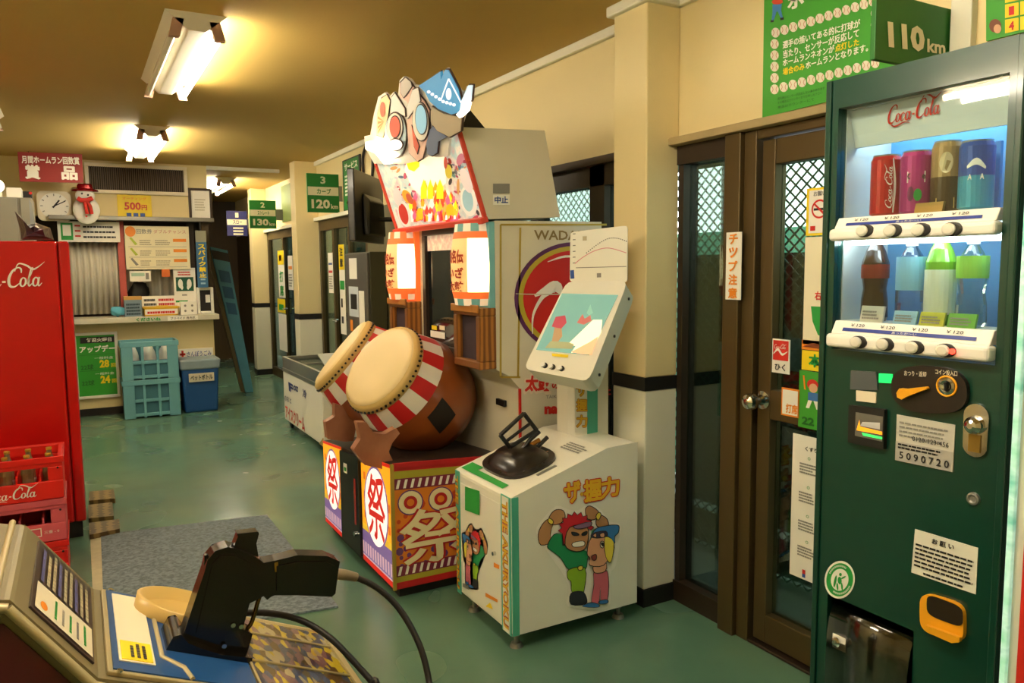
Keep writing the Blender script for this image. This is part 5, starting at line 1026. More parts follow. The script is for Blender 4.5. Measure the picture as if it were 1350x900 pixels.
    m = MB(); m.poly([F(3.76, .76, .014), F(3.7, .76, .014), F(3.7, .86, .014), F(3.76, .86, .014)], print_white); m.poly([F(3.75, .78, .015), F(3.71, .78, .015), F(3.71, .82, .015), F(3.75, .82, .015)], print_green); m.poly([F(3.6, .3, .014), F(3.57, .3, .014), F(3.57, .75, .014), F(3.6, .75, .014)], mat('coin_red', '#a8201c', .5)); m.build('coin_slots', T)
    MB().cyl(F(3.6, .2, .012), F(3.6, .2, .02), .012, chrome, 12).build('coin_lock', T)
    # drum cradles
    crm = ramp_mat('cradle_wood', [(.3, '#8a5238'), (.7, '#b37a5a')], 5, .45, 'noise')
    def cradle(y, pts):
        P = [hit(px, py, 1, y) for px, py in pts]; o = MB().prism(P, (0, .05, 0), crm).build('drum_cradle', T, bevel=.008); return o
    Zc = lambda x, y: (400 + x / 4.09, 400 + y / 4.09)
    cradle(3.22, [Zc(*p) for p in ((290, 640), (340, 640), (380, 700), (440, 705), (500, 670), (520, 700), (480, 750), (460, 800), (480, 840), (480, 905), (330, 870), (270, 790), (310, 730))])
    cradle(3.86, [Zc(*p) for p in ((170, 540), (240, 560), (290, 640), (270, 740), (225, 745), (130, 730), (120, 640), (170, 610))])
    # drums
    hide = mat('drum_hide', '#e6cf98', .45, var=.08, scale=5); hidem = mat('drum_hide_rim', '#cfae68', .45, var=.1); shellm = ramp_mat('drum_shell', [(.3, '#7c3a12'), (.7, '#9c5220')], 2.5, .3, 'noise', 5, coat=.5); stw = mat('drum_stripe_white', '#e9e4d6', .45); strd = mat('drum_stripe_red', '#c41c1c', .45)
    def drum(px, py, Y, n, patch):
        C = hit(px, py, 1, Y); ax = -Vector(n).normalized(); toC = (EYEP - C); u = (toC - ax * toC.dot(ax)).normalized()
        bp = [(.226, .062), (.247, .12), (.262, .17), (.279, .24), (.282, .29), (.274, .36), (.25, .43), (.222, .48)]
        def mf(i, j): return (strd if (j // 2) % 2 else stw) if i < 2 else shellm
        b = MB().lathe(C, ax, bp, shellm, 40, ref=u, mfun=mf); b.disc(C + ax * .48, ax, .222, shellm, 40, ref=u); d_ = b.build('drum', T, weld=True)
        MB().lathe(C, ax, [(0, -.004), (.12, -.003), (.19, 0), (.207, .006), (.212, .014)], hide, 40, ref=u).build('drum_head', d_, weld=True)
        MB().lathe(C, ax, [(.212, .012), (.224, .018), (.229, .03), (.23, .058), (.226, .066)], hidem, 40, ref=u).build('drum_rim', d_, weld=True)
        t = MB(); w = ax.cross(u); k = 54
        for j in range(k):
            a = 2 * PI * j / k; dr = u * math.cos(a) + w * math.sin(a); t.cyl(C + ax * .044 + dr * .226, C + ax * .044 + dr * .236, .006, dk_met, 6)
        o = t.build('tacks', d_); o['kind'] = 'stuff'
        if patch:
            t = MB(); rr = lambda tt: [r for r in [bp[i][0] + (bp[i + 1][0] - bp[i][0]) * (tt - bp[i][1]) / (bp[i + 1][1] - bp[i][1]) for i in range(len(bp) - 1) if bp[i][1] <= tt <= bp[i + 1][1]]][0]
            G = 6; vs = []
            for i in range(G + 1):
                for j in range(G + 1):
                    s, q = i / G - .5, j / G - .5; tt = .275 + .12 * s + .0 * q; a = .06 + .42 * q + .1 * s; vs.append(C + ax * tt + (u * math.cos(a) + w * math.sin(a)) * (rr(tt) + .0025))
            t.add(vs, [(i * (G + 1) + j, (i + 1) * (G + 1) + j, (i + 1) * (G + 1) + j + 1, i * (G + 1) + j + 1) for i in range(G) for j in range(G)], mat('black_patch', '#17120e', .6), True); t.build('tape_patch', d_)
    drum(498, 481, 3.47, (-.78, -.22, .585), True)
    drum(447, 463, 4.03, (-.72, .2, .64), False)
drum_machine()
# ------------------------------------------------------------------ grip-strength machine
def grip_machine():
    NY, FY = 2.42, 2.9; X0, X1 = 1.345, 1.93; Z0 = .075
    T = thing('grip_strength_machine', 'white grip strength arcade machine with cartoon figures and a tilted screen', 'arcade machine', ((X0 + X1) / 2, (NY + FY) / 2, 0))
    wh = mat('grip_white', '#e9e6d6', .35, var=.03); prof = [(X0, Z0), (X1, Z0), (X1, .745), (X1 - .15, .738), (X0 + .0, .605)]
    body = MB().prism([(x, NY, z) for x, z in prof], (0, FY - NY, 0), wh).build('cabinet', T, bevel=.018, seg=3)
    gs = mat('grip_green_grad', '#4fae92', .4, var=.2, scale=3); yl = mat('grip_gold', '#e8b41e', .45); ye = mat('grip_gold_edge', '#b8541c', .45)
    # corner strips with lettering
    for y, nm in ((NY, 1), (FY, 0)):
        if nm: MB().box(X0 - .004, NY + .002, Z0, X0 + .0, NY + .075, .605, gs).box(X0, NY - .004, Z0, X0 + .03, NY, .605, gs).build('corner_strip', T, bevel=.002); MB().box(X0 - .0052, NY + .013, Z0 + .004, X0 - .004, NY + .063, .6, wh).build('strip_ground', T)
        else: MB().box(X0 - .004, FY - .045, Z0, X0, FY - .005, .605, gs).build('corner_strip', T, bevel=.002)
        m = MB()
        s = 'THE AKURYOKU'; yy0, yy1 = (NY + .016, NY + .06) if nm else (FY - .038, FY - .012)
        for b, mm, e in ((.07, ye, .006), (.02, yl, .0068)):
            vs, fs = text_geo(s, b); g = b * .05
            m.add([(X0 - e, yy1 + (yy0 - yy1) * (y2 * (1 + 2 * g) - g) if True else 0, .585 - (.49) * x) for x, y2 in vs], fs, mm)
        m.build('corner_lettering', T)
    pl = plY(NY, .003); m = MB(); Zc = lambda x, y: (700 + x / 4.5, 620 + y / 4.5)
    for ch, q in (('ザ', ((205, 198), (300, 182), (195, 75))), ('・', ((292, 152), (312, 150), (292, 130))), ('握', ((318, 190), (422, 172), (312, 62))), ('力', ((420, 165), (525, 145), (415, 50)))):
        for b, mm, e in ((.1, print_red, 0.), (.035, yl, .0012)): m.ptext(ch, pl, Zc(*q[0]), Zc(*q[1]), Zc(*q[2]), mm, b, e)
    m.build('title_lettering', T)
    cm = lambda n, c: mat('cartoon_' + n, c, .5, var=.04)
    skin, hair, grn, lime, blk, pink, blue, yel, wht, line = cm('tan', '#c08a5c'), cm('red', '#c4202c'), cm('green', '#1f8a54'), cm('lime', '#8fb82a'), cm('boot', '#23262c'), cm('pink', '#cf6674'), cm('blue', '#2f74b4'), cm('yellow', '#e8d44a'), cm('white', '#f4efe2'), cm('line', '#2a211c')
    peach = cm('peach', '#dca07c')
    def figures(P, name):
        m = MB(); lv = [0]
        def d(pts, mm):
            lv[0] += .00035; cx_ = sum(p[0] for p in pts) / len(pts); cy_ = sum(p[1] for p in pts) / len(pts)
            sm = smooth_path([(x, y, 0) for x, y in pts], 3, True)
            out = []
            for p in sm:
                v = Vector((p.x - cx_, p.y - cy_)); L = v.length; v = v * ((L + 5) / L) if L else v; out.append((cx_ + v.x, cy_ + v.y))
            m.poly([P(x, y, lv[0]) for x, y in out], line); lv[0] += .00035; m.poly([P(p.x, p.y, lv[0]) for p in sm], mm)
        # white cut-line around both
        m.poly([P(p.x, p.y, 0) for p in smooth_path([(x, y, 0) for x, y in ((30, 370), (60, 300), (150, 210), (215, 230), (280, 235), (350, 195), (420, 240), (465, 300), (530, 320), (530, 400), (505, 560), (470, 620), (470, 790), (400, 825), (220, 805), (225, 720), (205, 640), (90, 470))], 3, True)], wht)
        d([(60, 440), (45, 380), (70, 320), (105, 290), (135, 310), (118, 350), (115, 390), (130, 420)], skin); d([(105, 300), (120, 260), (150, 235), (190, 240), (200, 280), (175, 310), (130, 320)], skin)
        d([(455, 340), (450, 290), (410, 265), (390, 290), (395, 330)], skin); d([(330, 270), (325, 230), (350, 212), (395, 240), (400, 270), (370, 290), (335, 285)], skin)
        d([(100, 450), (140, 380), (200, 390), (330, 480), (360, 360), (420, 350), (400, 420), (340, 500), (320, 590), (230, 590), (180, 520), (130, 480)], grn)
        d([(225, 590), (320, 580), (315, 700), (300, 725), (245, 720), (240, 660), (220, 640)], lime); d([(240, 730), (300, 720), (325, 750), (322, 790), (240, 792)], blk)
        sp = []
        for k in range(19):
            a = math.radians(165 + k * 11); r = 104 if k % 2 else 84; sp.append((268 + r * math.cos(a), 350 + r * math.sin(a)))
        lv[0] += .0004; m.poly([P(x + (x - 268) * .05, y + (y - 350) * .05, lv[0]) for x, y in sp + [(350, 350), (240, 350), (225, 445), (190, 440)]], line); lv[0] += .0004
        m.poly([P(x, y, lv[0]) for x, y in sp + [(345, 345), (240, 340), (225, 435), (195, 435)]], hair)
        d([(205, 440), (230, 340), (330, 335), (335, 420), (310, 470), (250, 475)], skin); d([(250, 430), (310, 420), (312, 445), (255, 452)], wht); d([(245, 365), (280, 375), (278, 384), (250, 382)], blk); d([(305, 374), (330, 362), (328, 378), (308, 384)], blk); d([(258, 330), (350, 305), (350, 330), (280, 345)], cm('mauve', '#8a6a88')); d([(282, 572), (304, 568), (304, 586), (284, 588)], yel)
        d([(375, 600), (440, 590), (458, 640), (452, 770), (415, 775), (412, 690), (400, 785), (360, 785), (375, 680)], pink); d([(312, 800), (360, 785), (400, 795), (395, 810), (320, 808)], blue); d([(408, 775), (450, 768), (452, 785), (412, 790)], blue)
        d([(375, 560), (440, 540), (440, 595), (380, 605)], peach); d([(335, 490), (360, 400), (450, 395), (470, 480), (430, 560), (350, 560), (352, 520)], peach); d([(440, 395), (490, 420), (475, 540), (445, 510)], yel)
        d([(365, 395), (390, 345), (450, 330), (490, 325), (520, 330), (515, 370), (495, 390), (495, 430), (460, 390)], blue); d([(365, 375), (440, 360), (445, 392), (370, 398)], cm('goggle', '#37304a')); d([(370, 385), (385, 375), (385, 395)], peach); d([(412, 378), (432, 372), (434, 392), (416, 394)], peach)
        d([(415, 425), (430, 425), (428, 455), (414, 450)], wht); d([(418, 432), (427, 432), (426, 447)], blk); d([(362, 510), (385, 500), (385, 525), (370, 530)], cm('lip', '#8a3a34'))
        d([(108, 285), (130, 300), (124, 318), (104, 304)], yel); d([(388, 272), (402, 250), (414, 262), (400, 292)], yel)
        return m.build(name, T)
    figures(lambda x, y, e: pl(*Zc(x, y), e), 'cartoon_print')
    fx = lambda px, py, e=0.: onplane((X0 - .004, 0, 0), (1, 0, 0))(px, py, e)
    figures(lambda x, y, e: onplane((X0 - .003, 0, 0), (1, 0, 0))(611 + (500 - x) / 14.5 + 0, 686 + (y - 200) / 7.2 + (500 - x) / 40, e), 'cartoon_print')
    # front door panel
    MB().box(X0 - .003, NY + .08, Z0 + .03, X0, FY - .05, .56, wh).build('service_door', T, bevel=.002)
    [MB().pp(fx, q, c, .003).build('door_sticker', T) for q, c in (([(613, 641), (632, 647), (632, 679), (613, 672)], print_green), ([(610, 768), (618, 772), (618, 777), (610, 773)], print_grey), ([(640, 781), (656, 790), (656, 794), (640, 786)], print_orange), ([(640, 799), (646, 794), (650, 803)], print_yellow), ([(651, 741), (658, 745), (658, 750), (651, 747)], print_orange))]
    MB().cyl(fx(653, 729), fx(653, 729) + Vector((-.012, 0, 0)), .008, chrome, 12).build('door_lock', T)
    # sloping top
    sl = Vector((X1 - .15 - X0, 0, .738 - .605)).normalized(); sn = Vector((-sl.z, 0, sl.x)); S0 = Vector((X0, 0, .605)); st = lambda s, y, h=0.: S0 + sl * s + Vector((0, y, 0)) + sn * h
    m = MB(); m.poly([st(.02, NY + .1, .003), st(.02, FY - .02, .003), st(.075, FY - .02, .003), st(.075, FY - .12, .003), st(.05, FY - .12, .003), st(.05, NY + .1, .003)], print_green); m.build('top_print', T)
    m = MB(); f = lambda u, v, ex=0.: st(.36 - .1 * u * 0 + .06 * v, NY + .05 + .16 * (1 - u), .002 + ex); lines(m, f, .05, .95, 0, 1, 4, print_grey); m.build('top_notice', T)
    MB().hexa([st(.16, NY + .06, .0), st(.25, NY + .06, 0), st(.25, NY + .075, 0), st(.16, NY + .075, 0), st(.16, NY + .06, .003), st(.25, NY + .06, .003), st(.25, NY + .075, .003), st(.16, NY + .075, .003)], grey_met).build('name_plate', T)
    yc = (NY + FY) / 2 + .02; blk2 = mat('grip_black', '#17120f', .3, var=.2, coat=.3); n = 32
    ov = lambda r1, r2, h, s0=.19: [st(s0 + r1 * math.copysign(abs(math.cos(a)) ** .7, math.cos(a)), yc + r2 * math.copysign(abs(math.sin(a)) ** .7, math.sin(a)), h) for a in [2 * PI * k / n for k in range(n)]]
    MB().prism(ov(.125, .17, .001), sn * .012, blk2).build('grip_plate', T, bevel=.004)
    m = MB(); a = ov(.105, .14, .0135); b = ov(.07, .1, .05); m.add(a + b, [(i, (i + 1) % n, n + (i + 1) % n, n + i) for i in range(n)] + [list(range(n, 2 * n))], blk2, True); m.build('grip_housing', T)
    for k in range(8): c = st(.19 + .115 * math.cos(k * PI / 4 + .3), yc + .157 * math.sin(k * PI / 4 + .3), .013); MB().cyl(c, c + sn * .004, .005, chrome, 8).build('bolt', T)
    def gp(x, y): return hit(640 + x / 5.627, 480 + y / 5.627, 1, yc)
    def barq(a, b, r=.008): return MB().tube([gp(*a), gp(*b)], r, blk2, 8)
    fr = MB(); w = .05
    A_, B_, C_, D_ = gp(110, 525), gp(285, 365), gp(380, 490), gp(180, 615)
    for p, q in ((A_, B_), (B_, C_), (C_, D_), (D_, A_)):
        fr.tube([p + Vector((0, -.0, 0)), q], .009, blk2, 8)
    for t in (.5,): fr.tube([A_.lerp(D_, .55), B_.lerp(C_, .55)], .007, blk2, 8)
    fr.build('grip_handle', T)
    hb = MB().tube([gp(250, 660), gp(330, 560), gp(400, 500)], .009, blk2, 8).tube([gp(300, 690), gp(400, 600), gp(460, 540)], .009, blk2, 8); hb.build('grip_lever', T)
    MB().tube([gp(270, 640), gp(400, 560)], .01, mat('grip_brass', '#b5762a', .3, .7), 8).build('grip_spring', T)
    # column and screen head
    cy_ = 2.66; px0, px1 = hit(757, 540, 1, cy_).x, hit(803, 540, 1, cy_).x
    post = MB().prism([(px0 + .04 * (1 - math.cos(a)) if k < 4 else px1, cy_ + (.04 * (1 - math.sin(a)) if k < 4 else .12 * (k == 4)), .72) for k, a in enumerate([PI / 2 * j / 3 for j in (0, 1, 2, 3)] + [0, 0])] if False else [(px0, cy_ + .05, .72), (px0 + .015, cy_ + .012, .72), (px0 + .05, cy_, .72), (px1, cy_, .72), (px1, cy_ + .14, .72), (px0, cy_ + .14, .72)], (0, 0, .36), wh).build('screen_post', T, bevel=.01)
    pl2 = plY(cy_, .002); m = MB(); m.pp(pl2, [(758, 570), (775, 571), (775, 512), (758, 512)], wh); m.pp(pl2, [(774, 572), (788, 572), (788, 512), (774, 512)], gs, .001)
    for ch, y in (('ザ', 522), ('握', 542), ('力', 563)):
        for b, mm, e in ((.08, ye, .002), (.03, yl, .0028)): m.ptext(ch, pl2, (760, y), (774, y), (760, y - 16), mm, b, e)
    m.build('post_lettering', T)
    # tilted screen head: face parallel to wall axis but leaning back
    q = dict(tl=(747, 371), tr=(828, 370), bl=(690, 486), br=(776, 503))
    # plane leaning back, turned toward the lens
    u = Vector((.5, -.82, 0)).normalized(); v = Vector((.45, .3, .85)); v = (v - u * v.dot(u)).normalized(); nn = u.cross(v)
    c0 = hit(762, 432, 1, 2.5); pf = onplane(c0, nn)
    if nn.dot(EYEP - c0) < 0: nn = -nn
    corners = [pf(*p) for p in (q['bl'], q['br'], q['tr'], q['tl'])]
    def rounded(pts, r=.12):
        out = []
        k = len(pts)
        for i in range(k):
            a, b, c = pts[i - 1], pts[i], pts[(i + 1) % k]
            for t in (0, .33, .66, 1): p = b.lerp(a, r).lerp(b, t); p2 = b.lerp(c, r * t); out.append(b.lerp(a, r * (1 - t) ** 2) + (b.lerp(c, r * t ** 2) - b))
        return out
    head = MB().prism(rounded(corners, .1), -nn * .1, wh).build('screen_head', T, bevel=.008)
    scq = [pf(*p, .0015) for p in ((707, 461), (777, 468), (815, 389), (741, 387))]
    scr = MB().prism(scq, nn * .002, mat('grip_screen', '#6f9a8c', .15, var=.12, emis=.25, ecol='#7fae9e', coat=.3)).build('screen', T)
    m = MB(); pe = lambda x, y, e=0.: pf(x, y, .004 + e); Zs = lambda x, y: (680 + x / 3.912, 300 + y / 3.912)
    E_ = lambda n, c, e=.25: mat('screen_' + n, c, .3, emis=e)
    m.pp(pe, [Zs(*p) for p in ((185, 590), (205, 490), (235, 500), (240, 560), (200, 610))], E_('skin', '#a8875e')); m.pp(pe, [Zs(*p) for p in ((185, 510), (205, 460), (255, 452), (262, 490), (235, 520), (205, 515))], E_('hair', '#b04a50'), .0006); m.pp(pe, [Zs(*p) for p in ((150, 620), (180, 585), (270, 590), (300, 600), (290, 625))], E_('skin2', '#9a9a6e'), .0008)
    m.pp(pe, [Zs(*p) for p in ((270, 600), (400, 475), (445, 475), (440, 540), (395, 620), (285, 645), (310, 610))], E_('glow', '#ffdfa8', .6)); m.pp(pe, [Zs(*p) for p in ((285, 640), (380, 590), (425, 560), (390, 655), (330, 650))], E_('glow2', '#eb9a70', .5), .0008); m.pp(pe, [Zs(*p) for p in ((315, 490), (345, 445), (355, 470), (385, 450), (390, 480), (350, 500))], E_('motif', '#b8685c')); m.pp(pe, [Zs(*p) for p in ((365, 440), (385, 395), (398, 440), (378, 452))], E_('motif2', '#7fb09a'), .0004)
    m.build('screen_picture', T)
    m = MB(); m.pp(pe, [Zs(*p) for p in ((185, 648), (272, 655), (268, 670), (188, 662))], print_yellow)
    m.build('yellow_label', T)
    for cx, cy in ((152, 712), (192, 720), (238, 728)):
        c = pf(*Zs(cx, cy), 0.); k = MB().cyl(c - nn * .002, c + nn * .006, .011, black_rub, 16); k.cyl(c - u * .006 + nn * .004, c - u * .006 + nn * .014, .0095, white_pl, 16); k.build('push_button', T)
    for x, y in ((832, 395), (810, 441), (788, 487)): pass
    sideu = (corners[2] - corners[1])
    for t in (.12, .5, .88): c = corners[1].lerp(corners[2], t) - nn * .05; MB().cyl(c + u * .004, c + u * .009, .006, dk_met, 10).build('side_screw', T)
    # chart card standing on the head
    cp_ = [pf(*p, -.04) for p in ((751, 371), (827, 372), (827, 297), (752, 306))]; up_ = Vector((0, 0, 1)); b0, b1 = cp_[0], cp_[1]
    pcn = (b1 - b0).cross(up_).normalized(); pc = onplane(b0, pcn); CQ = [pc(*p) for p in ((751, 371), (827, 372), (827, 297), (752, 306))]
    if pcn.dot(EYEP - b0) < 0: pcn = -pcn
    card = MB().prism(rounded(CQ, .06), -pcn * .006, wh).build('chart_card', T); m = MB(); pk = lambda x, y, e=0.: pc(x, y, .002 + e); Zk = lambda x, y: (680 + x / 3.912, 300 + y / 3.912)
    for k in range(22):
        t = k / 21; x = 365 + 205 * t; y = 130 - 84 * math.sin(PI * min(1, t * 1.02) * .62) * 1.0 + (t > .55) * (t - .55) * 40; m.pell(pk, Zk(x, y), .75, .75, print_black, n=8)
    m.ribbon(lambda x, y: pk(*Zk(x, y), .0003), [(305, 185), (350, 150), (410, 118), (480, 105), (570, 130)], [4, 4, 4, 4, 4], mat('chart_pink', '#d88a94', .5)); m.pp(pk, [Zk(*p) for p in ((310, 205), (570, 198), (570, 202), (310, 209))], print_grey); m.pp(pk, [Zk(*p) for p in ((280, 220), (300, 218), (302, 262), (282, 264))], print_blue); m.pp(pk, [Zk(*p) for p in ((418, 235), (440, 234), (440, 256), (418, 257))], print_grey)
    for k in range(6): m.pp(pk, [Zk(294, 30 + k * 30), Zk(308, 29 + k * 30), Zk(308, 34 + k * 30), Zk(294, 35 + k * 30)], print_grey)
    m.pp(pk, [Zk(*p) for p in ((345, 45), (366, 44), (366, 66), (345, 67))], mat('print_tan', '#b3a888', .5)); m.build('chart_print', card)
    for x, y in ((X0 + .05, NY + .06), (X0 + .05, FY - .06), (X1 - .05, NY + .06), (X1 - .05, FY - .06)):
        MB().cyl((x, y, .0), (x, y, .016), .026, grey_met, 16, .02).cyl((x, y, .016), (x, y, Z0), .009, grey_met, 10).cyl((x, y, .045), (x, y, .055), .016, grey_met, 6).build('levelling_foot', T)
grip_machine()
# ------------------------------------------------------------------ green drinks vending machine
def vending():
    X = 1.62; pl0 = onplane((X, 0, 0), (1, 0, 0)); pl = plX(X, .002); D = .56
    yL, yR = pl0(1083, 400).y, pl0(1338, 400).y; zT = pl0(1200, 81).z; oL, oR = pl0(1101, 300).y, pl0(1321, 300).y; oT, oB = pl0(1200, 123).z, pl0(1200, 470).z
    T = thing('drinks_vending_machine', 'dark green drinks vending machine with lit display window', 'vending machine', (X + D / 2, (yL + yR) / 2, 0))
    gr = mat('vending_green', '#06382a', .28, var=.05, coat=.5); wi = mat('display_white', '#d6dcd8', .5)
    bk = .2
    MB().box(X + bk + .02, yR, .05, X + D, yL, zT, gr).box(X + .03, yR, .05, X + bk + .02, yL, oB, gr).box(X + .03, yR, oT, X + bk + .02, yL, zT, gr).box(X + .03, yR, oB, X + bk + .02, oR - .003, oT, gr).box(X + .03, oL + .003, oB, X + bk + .02, yL, oT, gr).build('cabinet', T, bevel=.004)
    # front door with the display opening and the outlet opening
    fz0, fz1 = .28, pl0(1150, 808).z; fyL, fyR = pl0(1089, 850).y, pl0(1204, 850).y
    dr = MB().box(X, yR, oT, X + .03, yL, zT, gr).box(X, oL, oB, X + .03, yL, oT, gr).box(X, yR, oB, X + .03, oR, oT, gr).box(X, yR, fz1, X + .03, yL, oB, gr).box(X, fyL, fz0, X + .03, yL, fz1, gr).box(X, yR, fz0, X + .03, fyR, fz1, gr).box(X, yR, .05, X + .03, yL, fz0, gr)
    dr.build('front_door', T); MB().box(X + .02, yR + .02, 0, X + D - .02, yL - .02, .05, black_rub).build('plinth', T)
    for y in (yR, yL - .016): MB().box(X - .006, y, .05, X, y + .016, zT, gr).build('door_edge', T, bevel=.003)
    # display interior
    back = MB().box(X + bk, oR, oB, X + bk + .012, oL, oT, mat('display_blue', '#4a92c8', .5, var=.25, scale=6)).build('display_back', T)
    MB().box(X + .03, oL - .003, oB, X + bk, oL, oT, wi).box(X + .03, oR, oB, X + bk, oR + .003, oT, mat('display_side_blue', '#5b9cc4', .5)).box(X + .03, oR, oT - .003, X + bk, oL, oT, wi).build('display_lining', T)
    hz = pl0(1200, 178).z
    hd = MB().hexa([(X + .06, oR + .004, hz + .0), (X + .06, oL - .004, hz), (X + .07, oL - .004, hz), (X + .07, oR + .004, hz), (X + .036, oR + .004, oT - .004), (X + .036, oL - .004, oT - .004), (X + .046, oL - .004, oT - .004), (X + .046, oR + .004, oT - .004)], wi).build('header_panel', T)
    hp = onplane((X + .06, 0, hz), Vector((oT - .004 - hz, 0, .024)), .003); a, b, c = hp(1170, 164), hp(1243, 149), hp(1170, 140); m = MB()
    script_mark(m, lambda x, y: a + (b - a) * (x / 4.3) + (c - a) * (y / 1.05), print_red); m.build('wordmark', hd)
    MB().tube([(X + .12, oR + .01, oT - .03), (X + .12, oL - .01, oT - .03)], .009, mat('display_tube', '#f4fbff', .4, emis=8, ecol='#eaf6ff'), 10).build('display_lamp', T)
    zz = pl0(1200, 318).z
    MB().tube([(X + .03, oR + .01, zz + .004), (X + .03, oL - .01, zz + .004)], .008, mat('display_tube', '#f4fbff', .4), 10).build('display_lamp', T)
    # two selection shelves with buttons
    bw = mat('bar_white', '#ebe8dc', .4); nv = mat('bar_navy', '#2a3c8c', .4); tops = []
    for (pt, pm, pb, bx) in (((1113, 288, 1315, 272), (1108, 300), (1103, 316, 1316, 312), ((1140, 304), (1177, 304), (1214, 303), (1255, 302))), ((1113, 426, 1307, 432), (1108, 440), (1098, 456, 1305, 476), ((1132, 451), (1167, 454), (1206, 458), (1247, 462)))):
        z1 = (pl0(pt[0], pt[1]).z + pl0(pt[2], pt[3]).z) / 2; z0 = (pl0(pb[0], pb[1]).z + pl0(pb[2], pb[3]).z) / 2; zm = z0 + (z1 - z0) * .52; tops.append(z1)
        sh = MB().hexa([(X - .012, oR + .006, zm), (X - .012, oL - .006, zm), (X + .1, oL - .006, zm), (X + .1, oR + .006, zm), (X + .004, oR + .006, z1), (X + .004, oL - .006, z1), (X + .1, oL - .006, z1), (X + .1, oR + .006, z1)], bw).build('price_shelf', T, bevel=.002)
        f = lambda u, v, ex=0.: Vector((X - .012 + .016 * v - .0015 - ex, oL - .01 + (oR - oL + .02) * u, zm + (z1 - zm) * v)); m = MB(); uvr(m, f, .07, .25, .93, .5, nv); 
        for k in range(4): uvt(m, '￥120', f, .12 + k * .21, .62, .22 + k * .21, .85, print_black, .01)
        uvt(m, 'あったか～い', f, .42, .29, .58, .46, print_white, .0, .001); m.build('price_print', sh)
        MB().box(X - .026, oR + .0, z0, X + .01, oL - .0, zm, bw).build('button_bar', T, bevel=.009, seg=3)
        for k, (x, y) in enumerate(bx):
            c = onplane((X - .026, 0, 0), (1, 0, 0))(x, y); r = .015
            MB().lathe(c, (-1, 0, 0), [(r * 1.0, -.003), (r, .002), (r * .8, .003), (0, .0032)], black_rub, 20, ref=(0, 1, 0), sx=1.5).build('button_bezel', T)
            MB().lathe(c + Vector((0, .005, 0)), (-1, 0, 0), [(r * .86, .0), (r * .84, .006), (r * .6, .0085), (0, .009)], mat('button_cap', '#d8d4c4', .35), 18, ref=(0, 1, 0), sx=1.2).build('selection_button', T)
            if k == 3 and y > 400: MB().cyl(c + Vector((-.004, -.017, 0)), c + Vector((-.007, -.017, 0)), .006, mat('led_red', '#ff2a1c', .4, emis=3), 10).build('sold_out_light', T)
    MB().box(X + .012, oR, oB, X + .016, oL, oT, glass_mat('display_glass', '#f4faf8', .55, .02, .03)).build('display_pane', T)
    # lower door furniture
    def flat(name, q, m, th=.004, par=T, bev=.001): P = [pl0(*p) for p in q]; return MB().prism(P, (-th, 0, 0), m).build(name, par, bevel=bev)
    flat('coin_display', ((1122, 513), (1158, 514), (1156, 490), (1123, 488)), mat('display_grey', '#55595a', .3)); flat('led_readout', ((1160, 504), (1177, 505), (1177, 493), (1160, 492)), mat('led_green', '#12b04a', .4, emis=1.0)); flat('small_label', ((1130, 528), (1156, 531), (1156, 517), (1130, 514)), ivory)
    bl = flat('note_slot', ((1122, 582), (1169, 592), (1170, 539), (1123, 533)), black_rub, .012, bev=.004); m = MB(); e = onplane((X - .012, 0, 0), (1, 0, 0), .0015)
    m.pp(e, [(1127, 574), (1163, 582), (1164, 549), (1128, 543)], mat('slot_grey', '#6a675e', .4)); m.pp(e, [(1129, 567), (1133, 553), (1134, 562), (1163, 569), (1163, 573)], mat('slot_orange', '#f0901c', .4, emis=.5), .0008); m.pp(e, [(1134, 561), (1160, 566), (1160, 557), (1137, 556)], mat('slot_text', '#c8c8c8', .4), .0008); m.pp(e, [(1136, 570), (1163, 576), (1163, 579), (1138, 574)], mat('slot_green', '#30d050', .4, emis=.8), .0008); m.build('note_slot_print', bl)
    n = 36; cpn = MB().prism([pl0(1229 + 50 * math.copysign(abs(math.cos(a)) ** .75, math.cos(a)), 513 + 31 * math.copysign(abs(math.sin(a)) ** .8, math.sin(a)) + 4 * math.cos(a)) for a in [2 * PI * k / n for k in range(n)]], (-.012, 0, 0), mat('coin_panel_brown', '#241a14', .35)).build('coin_panel', T, bevel=.003)
    e = onplane((X - .012, 0, 0), (1, 0, 0), .001); m = MB(); m.ptext('おつり・返却', e, (1192, 495), (1221, 497), (1192, 488), ivory, .01); m.ptext('コイン投入口', e, (1233, 493), (1262, 496), (1233, 486), ivory, .01); m.build('coin_lettering', cpn)
    ym = mat('lever_yellow', '#eaa31c', .35); P = [e(*p) for p in ((1186, 517), (1190, 511), (1197, 512), (1224, 509), (1226, 512), (1200, 522), (1193, 526), (1187, 523))]; MB().prism(P, (-.012, 0, 0), ym).build('return_lever', T, bevel=.003)
    c = e(1248, 509); MB().tube([c + Vector((0, .021 * math.cos(2 * PI * k / 28), .021 * math.sin(2 * PI * k / 28))) for k in range(28)], .0025, ym, 6, True).build('coin_slot_ring', T)
    MB().lathe(c, (-1, 0, 0), [(.018, -.004), (.018, .002), (.013, .004), (.008, .002), (0, .001)], chrome, 24).build('coin_slot', T); MB().box(X - .02, c.y - .0018, c.z - .009, X - .014, c.y + .0018, c.z + .009, black_rub).build('coin_opening', T)
    lb = flat('info_label', ((1181, 606), (1257, 622), (1260, 560), (1183, 546)), mat('label_grey', '#c2bfb2', .5), .002, bev=0); P = [pl0(*p) for p in ((1181, 606), (1257, 622), (1260, 560), (1183, 546))]
    def quadf(P, off): return lambda u, v, ex=0.: P[0].lerp(P[1], u).lerp(P[3].lerp(P[2], u), v) + Vector((-off - ex, 0, 0))
